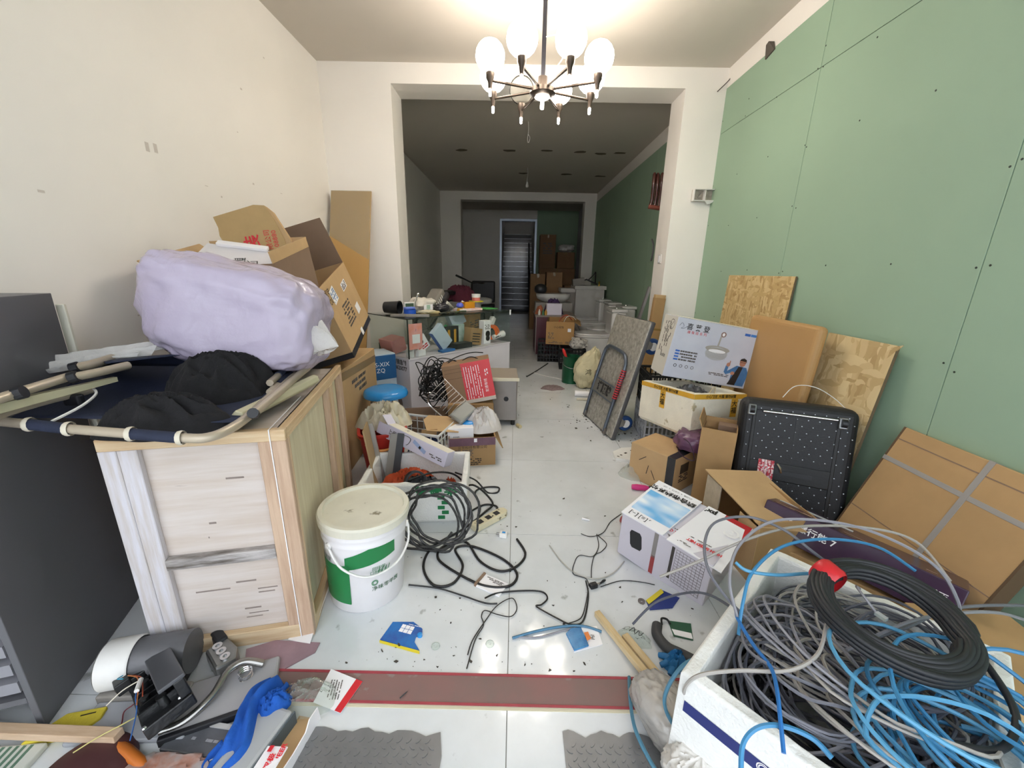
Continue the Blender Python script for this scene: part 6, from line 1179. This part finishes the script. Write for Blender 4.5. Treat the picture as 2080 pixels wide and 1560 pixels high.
# blue cloth
clo = mat('cobalt_cloth', '1257b4', .85, var=.2, vs=10, bump=.25, bs=120)
t = thing('blue_cloth', 'bright cobalt blue cloth thrown over the grey machine panel', 'cloth', (-.69, .78, .0))
sp_ = [at(565, 1378, z=.04), at(530, 1400, z=.07), at(505, 1430, z=.075), at(490, 1470, z=.075), at(470, 1515, z=.06), at(435, 1560, z=.03), at(420, 1580, z=.02)]
sp_ = [p-t.location for p in cr(sp_, 6)]
def ribbon(u, v):
    k = u*(len(sp_)-1); i = min(int(k), len(sp_)-2); p = sp_[i].lerp(sp_[i+1], k-i); d = (sp_[i+1]-sp_[i]).normalized(); n_ = d.cross(Vector((0, 0, 1))).normalized()
    w_ = .028+.02*math.sin(u*3.1)+.012*math.sin(u*9+1); a = (v-.5)*2
    z_ = .012*math.cos(a*7+u*6)+.010*noise.noise(Vector((u*6, v*5, 3)))-.045*abs(a)**2*(.6+.4*math.sin(u*5))
    return p+n_*a*w_+Vector((0, 0, max(z_, -p.z+.004)))
MB().grid(ribbon, 48, 22).build('cloth', clo, t, smooth=True, thick=.003)
b = MB().grid(heap(.02, .055, .035, .05, .035, .045, 30, 27, 40, 12, .6), 40, 12, cu=True).build('bunched_end', clo, t, smooth=True)
t = thing('grey_machine_panel', 'grey rectangular machine cover standing under the blue cloth', 'machine cover', (-.665, .745, .0), (0, 0, -14)); MB().mm(-.05, .045, -.10, .085, 0, .05).build('cover', mat('dove_grey', 'a6a9ab', .4), t, bevel=.01); MB().mm(.046, .05, -.10, .085, .0, .046).build('gasket', mat('gasket_dark', '4e5a60', .5), t)
# torn white-red packaging
t = thing('torn_white_carton', 'torn white carton with red lettering at the bottom edge', 'box', (-.583, .745, .0), (0, 0, -8)); MB().mm(-.028, .032, -.085, .085, 0, .004).build('bottom', card, t)
MB().prism([(-.085, 0), (.0, .0), (.09, .0), (.085, .05), (.05, .055), (.03, .035), (-.02, .035), (-.085, .045)], -.0015, .0015).build('side', white_pr, t, M=TR((.034, 0, 0), (90, 0, 90))); MB().mm(-.026, .034, -.09, -.02, .05, .053).build('flap', white_pr, t, rot=(0, -12, 0)); text('双极\nBIHUNEER', .017, red_pr, t, TR((.006, -.055, .0552), (0, -12, 90)), bold=.0005); decal(t, TR((-.018, -.03, .058), (0, -12, 0)), .012, .014, red_pr, 'print')
# ------------------------------------------------------------------ the dark room behind
# boards leaning on the left wall
t = thing('brown_leaning_board', 'brown board leaning on the left wall of the far room', 'board', (-1.52, 5.95, 0), (0, -9, 0)); MB().mm(0, .015, -.45, .45, 0, 1.30).build('board', mat('dull_brown_board', '6a5b4c', .7), t)
t = thing('green_leaning_board', 'green gypsum offcut leaning in front of the brown board', 'board', (-1.33, 5.0, 0), (0, -14, 0)); MB().prism([(0, 0), (.5, 0), (.5, .6), (.28, 1.18), (0, 1.2)], 0, .012).build('board', green_m, t, M=TR((0, -.2, 0), (90, 0, 90)))
# bicycle
bkf = mat('bike_black', '1a1a1c', .4)
B = thing('bicycle', 'black bicycle standing behind the showcase in the far room', 'bicycle', (-1.10, 6.7, .02), (10, 0, 55))
for x_ in (-.52, .52):
    MB().tube([(x_+.32*math.cos(a*.2618), 0, .33+.32*math.sin(a*.2618)) for a in range(24)], .02, 8, True).build('tyre', blk_rub, B, smooth=True); w_ = MB().lathe([(0, -.03), (.02, -.03), (.02, .03), (0, .03)], 12, TR((x_, 0, .33), (90, 0, 0))).build('hub', steel, B)
    for k in range(10): MB().tube([(x_, 0, .33), (x_+.3*math.cos(k*.628), 0, .33+.3*math.sin(k*.628))], .002, 4).build('spoke', steel, B)
for a, b2 in (((-.52, 0, .33), (-.05, 0, .30)), ((-.05, 0, .30), (-.18, 0, .80)), ((-.18, 0, .75), (.38, 0, .80)), ((-.05, 0, .30), (.40, 0, .72)), ((-.52, 0, .33), (-.17, 0, .72)), ((.52, 0, .33), (.38, 0, .95))): MB().tube([a, b2], .016, 8).build('frame_tube', bkf, B, smooth=True)
MB().tube(cr([(.30, -.31, 1.10), (.34, -.15, 1.07), (.37, 0, 1.04), (.34, .15, 1.07), (.30, .31, 1.10)], 5), .012, 8).build('handlebar', bkf, B, smooth=True); MB().tube([(.38, 0, .93), (.37, 0, 1.04)], .014, 8).build('stem', bkf, B)
for s in (-1, 1): MB().tube([(.30, s*.31, 1.10), (.325, s*.2, 1.08)], .018, 8).build('grip', blk_rub, B, smooth=True)
MB().mm(-.32, -.05, -.06, .06, .86, .92).build('saddle', bkf, B, bevel=.02)
t = thing('maroon_cover', 'maroon cloth bundle heaped on the bicycle', 'cloth', (-.93, 6.75, .75)); MB().grid(heap(0, 0, 0, .30, .22, .28, 0, 33, 48, 14, .4), 48, 14, cu=True).build('cloth', mat('maroon_cloth', '6a2c3e', .85, var=.2, vs=6), t, smooth=True)
t = thing('black_chair_back', 'black chair with a white cushion by the far partition', 'chair', (-.72, 8.9, 0)); MB().mm(-.26, .26, -.25, .25, .45, .52).build('seat', dark_pl, t, bevel=.02); MB().mm(-.26, .26, .2, .26, .55, 1.02).build('backrest', dark_pl, t, bevel=.04)
for x_ in (-.22, .22):
    for y_ in (-.2, .2): MB().tube([(x_, y_, 0), (x_, y_, .46)], .018, 8).build('leg', dark_pl, t)
blob((.02, -.05, .60), (.2, .18, .08), 81, .1, 3, .8, 28, 14).build('cushion', white_p, t, smooth=True)
# staircase rail and scrap in front
t = thing('stair_railing', 'dark metal railing at the right side of the staircase', 'railing', (.42, 12.3, 0)); 
for k in range(7): MB().tube([(0, .32*k, .12+.2*k), (0, .32*k, .95+.2*k)], .014, 6).build('baluster', blackm, t)
MB().tube([(0, 0, .95), (0, 1.92, 2.15)], .022, 8).build('handrail', blackm, t, smooth=True)
# right side: cartons far back
def pc(name, label, px0, px1, pyt, Y_, dep, m_, z0=0., rz=0):
    a = at(px0, pyt, Y=Y_); b2 = at(px1, pyt, Y=Y_); return carton(name, label, ((a.x+b2.x)/2, Y_+dep/2, z0), (0, 0, rz), (b2.x-a.x, dep, a.z-z0), m_, tape='y')
dk = mat('brown_far_carton', '8a6a4a', .85, var=.08)
pc('storage_carton', 'left one of two tall brown cartons before the staircase', 1078, 1108, 556, 8.9, .45, dk)
pc('storage_carton', 'right one of two tall brown cartons, lighter seam, before the staircase', 1110.5, 1143, 553, 8.9, .45, mat('brown_far_carton2', '94714f', .85, var=.08))
pc('stacked_carton', 'bottom brown carton of the stack against the green back wall', 1096, 1168, 545, 11.0, .5, dk)
zb = at(1096, 545, Y=11.0).z+.004
t = pc('stacked_carton', 'tall brown carton with faint print on top of the back stack', 1098, 1130, 476, 11.0, .45, mat('brown_far_carton3', '7d5f43', .85), zb); scrib(t, face_m('front', (.4, .45, .5), 0, .5, .002), .25, .3, 5, print_grey, 4)
t = pc('stacked_carton', 'short brown carton right on the back stack under a white bag', 1133, 1168, 512, 11.0, .45, dk, zb)
p = at(1150, 505, Y=11.2); t = thing('white_bundle', 'white plastic bundle lying on the back stack of cartons', 'bag', (p.x, 11.2, at(1133, 512, Y=11.0).z+.004)); blob((0, 0, .10), (.22, .18, .10), 83, .25, 4, .8, 28, 14, ridge=.2, flat=-.098).build('bundle', white_p, t, smooth=True)
carton('far_low_carton', 'low brown carton behind the white vanity', (1.35, 9.4, 0), (0, 0, 0), (.5, .4, .95), dk)
# vanity cabinet
vw = mat('vanity_white', 'd3cfca', .45)
t = thing('vanity_cabinet', 'white bathroom vanity cabinet with worktop against the far green wall', 'cabinet', (1.47, 8.3, 0)); MB().mm(-.28, .28, -.28, .28, 0, .92).build('body', vw, t, bevel=.004); MB().mm(-.31, .31, -.31, .31, .92, .99).build('worktop', vw, t, bevel=.006); MB().mm(-.55, -.28, -.15, .28, .0, .86).build('side_unit', mat('vanity_grey', '9d9790', .5), t); MB().mm(-.57, -.28, -.2, .28, .86, .93).build('side_top', vw, t)
t = thing('folded_chrome_rack', 'grey metal bracket and faucet lying on the vanity top', 'faucet', (1.42, 8.15, .99)); MB().tube([(-.25, 0, .02), (-.02, 0, .12), (.2, 0, .03)], .015, 6).build('arm', mat('gunmetal', '3b3d40', .4), t); MB().tube(cr([(.02, .05, .1), (.12, .05, .2), (.16, .05, .26), (.17, .05, .2), (.17, .05, .05)], 5), .012, 6).build('spout', dark_pl, t, smooth=True); MB().lathe([(0, 0), (.02, 0), (.012, .05), (.02, .08), (0, .09)], 12, TR((.22, -.1, 0))).build('brass_valve', mat('brass', 'c9a84a', .3, .9), t, smooth=True); MB().mm(-.28, -.05, -.08, .08, .03, .16).build('grey_pack', mat('grey_pack', '8b8680', .6), t, rot=(0, -8, 0))
# wash basin on a stand
t = thing('basin_stand', 'grey wooden stand carrying the oval basin in the far room', 'stand', (.68, 7.3, 0)); MB().mm(-.32, .32, -.2, .2, .55, .72).build('apron', mat('vanity_grey', '9d9790', .5), t)
for x_ in (-.28, .28):
    for y_ in (-.16, .16): MB().mm(x_-.025, x_+.025, y_-.025, y_+.025, 0, .55).build('leg', MATS['vanity_grey'], t)
t = thing('oval_basin', 'white oval wash basin on the grey stand', 'basin', (.68, 7.3, .722)); MB().lathe([(0, 0), (.2, 0), (.29, .06), (.31, .12), (.30, .135), (.27, .12), (.18, .03), (0, .02)], 40, TR((0, 0, 0), (0, 0, 0), (1, .72, 1))).build('bowl', mat('ceramic', 'd8d6d2', .2), t, smooth=True); MB().lathe([(.27, .13), (.31, .135), (.31, .15), (.0, .16)], 40, TR((0, 0, 0), (0, 0, 0), (1, .72, 1))).build('lid', mat('ceramic', 'd8d6d2', .2), t, smooth=True)
t = thing('black_helmet', 'black round helmet on the left end of the basin stand', 'helmet', (.44, 7.15, .88)); blob((0, 0, .07), (.11, .11, .09), 91, .04, 2, .9, 28, 16, flat=-.07).build('shell', dark_pl, t, smooth=True)
# maroon counter with clutter
mr_ = mat('maroon_laminate', '53202c', .45)
t = thing('maroon_counter', 'maroon cabinet crowded with small things beside the aisle', 'cabinet', (.62, 6.35, 0)); MB().mm(-.30, .30, -.25, .45, 0, .58).build('body', mr_, t, bevel=.004); MB().mm(-.31, .31, -.26, .46, .58, .605).build('top', mat('dusty_top', '8c8078', .5), t); MB().mm(-.30, -.29, -.252, -.25, 0, .58).build('corner_strip', mat('grey_strip', '9a9590', .5), t)
t = thing('blank_white_carton', 'plain white carton standing on the maroon cabinet', 'box', (.595, 6.2, .606), (0, 0, 2)); MB().mm(-.115, .115, -.06, .06, 0, .17).build('body', mat('white_lilac', 'dcd6e2', .5), t, bevel=.003); MB().mm(-.117, .117, -.062, .062, .168, .173).build('lid', MATS['white_lilac'], t)
t = thing('purple_rag', 'dark purple cloth draped behind the plain white carton', 'cloth', (.60, 6.38, .606)); MB().grid(heap(0, 0, 0, .16, .1, .26, 0, 51, 36, 12, .4), 36, 12, cu=True).build('cloth', mat('purple_cloth', '3c2550', .8), t, smooth=True)
t = thing('orange_glove_pair', 'orange cotton glove at the left end of the maroon cabinet', 'glove', (.39, 6.3, .606)); MB().grid(heap(0, 0, 0, .07, .09, .14, 0, 53, 30, 10, .4), 30, 10, cu=True).build('glove', mat('dull_orange', 'b5694a', .8), t, smooth=True)
for k, (x_, c, lab) in enumerate(((.37, 'e0dccf', 'small white bottle on the near edge of the maroon cabinet'), (.43, '3f6a4a', 'small green jar on the near edge of the maroon cabinet'), (.47, 'd09a3a', 'small yellow cap jar on the near edge of the maroon cabinet'))): t = thing('small_bottle', lab, 'bottle', (x_, 6.13, .606)); MB().lathe([(0, 0), (.02, 0), (.02, .05), (.009, .07), (.009, .085), (0, .085)], 12).build('bottle', mat('bottle_'+c, c, .4), t, smooth=True)
# carton on black crates
lattice('black_crate', 'black lattice crate nearest the green tin under the brown carton', (.78, 5.30, 0), (0, 0, -4), (.33, .34, .27), blkp, 7, 5)
lattice('black_crate', 'black lattice crate set back on the left under the brown carton', (.50, 5.75, 0), (0, 0, -4), (.30, .34, .27), blkp, 7, 5)
d = (.38, .60, .31)
t = carton('cable_carton', 'brown carton with printed marks and loose wires standing on black crates', (.66, 5.70, .285), (0, 0, -8), d, mat('brown_carton_far', 'ad8552', .8, var=.1, vs=4), openb=True, flaps=(('right', .1, 120),))
text('小心轻放', .035, black_pr, t, face_m('front', d, -.02, .235, .001)); decal(t, face_m('front', d, .125, .2), .045, .045, white_pr, 'label'); scrib(t, face_m('front', d, -.12, .12), .08, .09, 4, print_grey, 4, fill=.5); scrib(t, face_m('front', d, 0, .03), .3, .03, 2, print_grey, 6); scrib(t, face_m('right', d, -.05, .16, .001), .2, .1, 2, black_pr, 9, fill=.6, words=3)
for k, (c, lab) in enumerate((('b4482c', 'orange red wire sticking out of the brown carton on crates'), ('c9774a', 'thin orange wire arching out of the brown carton on crates'), ('d8d2c4', 'white wire arching out of the brown carton on crates'))): cable('loose_wire', lab, [(.60+.03*k, 5.6, .50), (.64+.04*k, 5.58, .62+.01*k), (.72+.04*k, 5.6, .67-.01*k), (.80+.03*k, 5.62, .60)], .007 if k == 0 else .004, mat('w_'+c, c, .5), 'wire')
blob((0, 0, 0), (.1, .1, .1)).v
# green tin, red brush, bags
t = thing('green_tin', 'open green paint tin beside the cream cloth bag', 'tin', (.665, 4.52, 0)); MB().lathe([(0, 0), (.10, 0), (.10, .31), (.104, .315), (.098, .315), (.095, .01), (0, .01)], 28).build('tin', mat('tin_green', '1c5a3c', .3, .3, var=.2, vs=8), t, smooth=True); MB().tube(cr([(-.1, 0, .28), (-.09, -.08, .22), (0, -.12, .19), (.09, -.08, .22), (.1, 0, .28)], 5), .003, 5).build('handle', steel, t)
t = thing('red_brush', 'red handled brush sticking out of the green tin', 'brush', (.645, 4.5, .20), (10, -24, 0)); MB().tube([(0, 0, 0), (0, 0, .12), (0, 0, .2), (0, 0, .23)], [.012, .014, .018, .008], 10).build('handle', mat('brush_red', 'd8302c', .35), t, smooth=True)
t = thing('cream_cloth_bag', 'cream woven cloth bag slumped beside the green tin', 'bag', (.83, 4.33, 0), (0, 0, 0)); blob((0, 0, .21), (.17, .13, .22), 101, .25, 3, .9, 50, 30, ridge=.25, rf=7, flat=-.208, pinch=lambda p, d_: Vector((p.x*(1-.45*max(0, p.z/.22))+.25*max(0, p.z), p.y*(1-.4*max(0, p.z/.22)), p.z*1.05))).build('bag', mat('cream_cloth', 'd2c8a4', .8, var=.12, vs=9, bump=.3, bs=50), t, smooth=True); text('鸿', .07, black_pr, t, TR((-.02, -.145, .2), (90, 0, 0)))
t = thing('tan_bag_lower', 'plain tan sack under the cream cloth bag', 'bag', (.98, 4.30, 0)); blob((0, 0, .12), (.14, .12, .13), 103, .15, 3, .7, 32, 18, flat=-.118).build('sack', mat('tan_sack', '9a8b76', .8), t, smooth=True)
t = thing('speckled_bag', 'speckled plastic bag resting on the black crate', 'bag', (.82, 4.75, .285)); t.location = (.83, 5.12, .285); blob((0, 0, .07), (.12, .09, .075), 105, .25, 4, .8, 32, 16, ridge=.2, flat=-.068).build('bag', mat('speckled', 'b9b4ac', .4, speck=(40, .55, '6e6a66')), t, smooth=True)
t = thing('paper_roll', 'white paper roll lying on the floor before the cloth bag', 'roll', (.78, 3.95, .03), (0, 90, -8)); MB().lathe([(.012, -.14), (.03, -.14), (.03, .14), (.012, .14), (.012, -.14)], 18).build('roll', white_pr, t, smooth=True)
t = thing('paper_roll', 'flat cream paper roll in front of the white one', 'roll', (.76, 3.82, .012), (0, 90, -4)); MB().lathe([(0, -.12), (.012, -.12), (.014, 0), (.012, .12), (0, .12)], 12).build('roll', mat('cream_paper', 'd3cbb8', .7), t, smooth=True)
cable('black_floor_cable', 'straight black cable leading from the black crate across the aisle', [at(1070, 765, z=.006), at(1090, 753, z=.006), at(1113, 738, z=.01)], .007, blkc); cable('white_floor_cable', 'white cable curving over the floor below the black crate', [at(1085, 757, z=.006), at(1105, 763, z=.006), at(1130, 768, z=.006), at(1145, 772, z=.006)], .006, white_p)
t = thing('dusty_net', 'small heap of pinkish netting on the floor by the paper rolls', 'netting', at(1122, 788, z=0)); MB().grid(heap(0, 0, 0, .13, .1, .03, 0, 61, 30, 8, .4), 30, 8, cu=True).build('netting', mat('net_pink', '8f7c7c', .9, var=.4, vs=70), t, smooth=True)
# toilets
cer = mat('ceramic_wc', 'dcdad6', .15)
def toilet(label, x_, y_, z_=0, group='wrapped toilets by the far right wall'):
    t = thing('toilet', label, 'toilet', (x_, y_, z_), (0, 0, 0), group)
    MB().mm(.0, .20, -.19, .19, .36, .74).build('tank', cer, t, bevel=.03, seg=3); MB().mm(-.01, .21, -.2, .2, .74, .78).build('tank_lid', cer, t, bevel=.012); MB().lathe([(0, 0), (.02, 0), (.018, .008), (0, .01)], 14, TR((.1, 0, .78))).build('button', chrome, t, smooth=True)
    ring = lambda rx, ry, zz, cx: [(cx+rx*math.copysign(abs(math.cos(R(a)))**.8, math.cos(R(a))), ry*math.sin(R(a)), zz) for a in range(0, 360, 15)]
    loft([ring(.20, .12, 0, -.12), ring(.19, .11, .12, -.12), ring(.24, .17, .30, -.18), ring(.27, .19, .385, -.2), ring(.26, .18, .39, -.2)]).build('bowl', cer, t, smooth=True)
    b = MB(); r1 = ring(.275, .195, .395, -.2); n_ = len(r1); b.prism([(p[0], p[1]) for p in r1], .395, .415).build('seat', cer, t, bevel=.004); MB().prism([(p[0], p[1]) for p in ring(.27, .19, 0, -.2)], .418, .44).build('cover', cer, t, bevel=.006)
    return t
toilet('nearest white toilet by the far green wall', 1.56, 6.05); toilet('second white toilet from the aisle corner by the far green wall', 1.52, 6.75); toilet('farthest white toilet of the three by the green wall', 1.50, 7.4)
toilet('white toilet standing in front of the others beside the brown carton', 1.30, 5.55)
for k, (y_, lab) in enumerate(((5.42, 'clear film sheet hanging over the front toilet'),)): pass
# cardboard strip & mirror edge by the right pier
t = thing('long_carton', 'tall narrow brown carton leaning on the right pier', 'carton', (1.20, 3.98, 0)); t.location = (1.36, 4.0, 0); t.rotation_euler = (R(-2), R(4), 0); MB().mm(-.055, .055, -.03, .03, 0, 1.02).build('body', card2, t, bevel=.004); MB().mm(-.056, .056, -.031, -.03, .7, .72).build('tape', tape_m, t); MB().mm(-.05, .05, -.028, .028, 1.02, 1.05).build('torn_top', card, t)
t = thing('metal_strip', 'thin grey metal strip leaning beside the narrow brown carton', 'metal strip', (1.10, 4.15, 0), (0, 13, 0)); MB().mm(-.012, .012, -.02, .02, 0, 1.15).build('strip', mat('strip_metal', '8e8b8c', .35, .6), t)
cable('dark_floor_cloth', 'small dark green bottle shaped bundle on the aisle floor by the maroon cabinet', [(.40, 6.0, .03), (.40, 6.05, .10), (.40, 6.1, .16)], .04, mat('dark_green_bundle', '1f3a34', .4), 'bottle', None, 10, 3)
# ------------------------------------------------------------------ prints, tapes and fittings belong to the surface they sit on
DECOR = {'lettering', 'small_print', 'print', 'tape', 'shipping_label', 'label', 'badge', 'picture', 'stamp', 'pen_stroke', 'crease', 'hand_hole', 'table_print', 'recycling_mark', 'logo', 'sticker', 'faucet_print', 'amber_print', 'lens_print', 'white_square', 'socket', 'button', 'tank_lid', 'hole', 'lip', 'lug', 'scribble', 'red_band', 'edge_seal', 'studs', 'pocket', 'slot', 'seam', 'piping', 'stripe', 'slit', 'zip', 'display', 'lens', 'screw', 'emblem', 'gasket', 'corner_strip', 'blue_edge', 'dirt_flecks'}
HOST = ('body', 'shell', 'tank', 'paper', 'sheet', 'case', 'pouch', 'packet', 'cover', 'base', 'box', 'card', 'pad', 'frame', 'tube', 'sheet', 'panel')
ID = Matrix()
for o in list(COL.objects):
    if o.parent is None and o.type == 'EMPTY':
        host = None
        for h in HOST:
            for c in o.children:
                if c.name.split('.')[0] == h and c.matrix_basis == ID: host = c; break
            if host: break
        if host:
            for c in list(o.children):
                if c is not host and c.name.split('.')[0] in DECOR and not c.children: c.parent = host
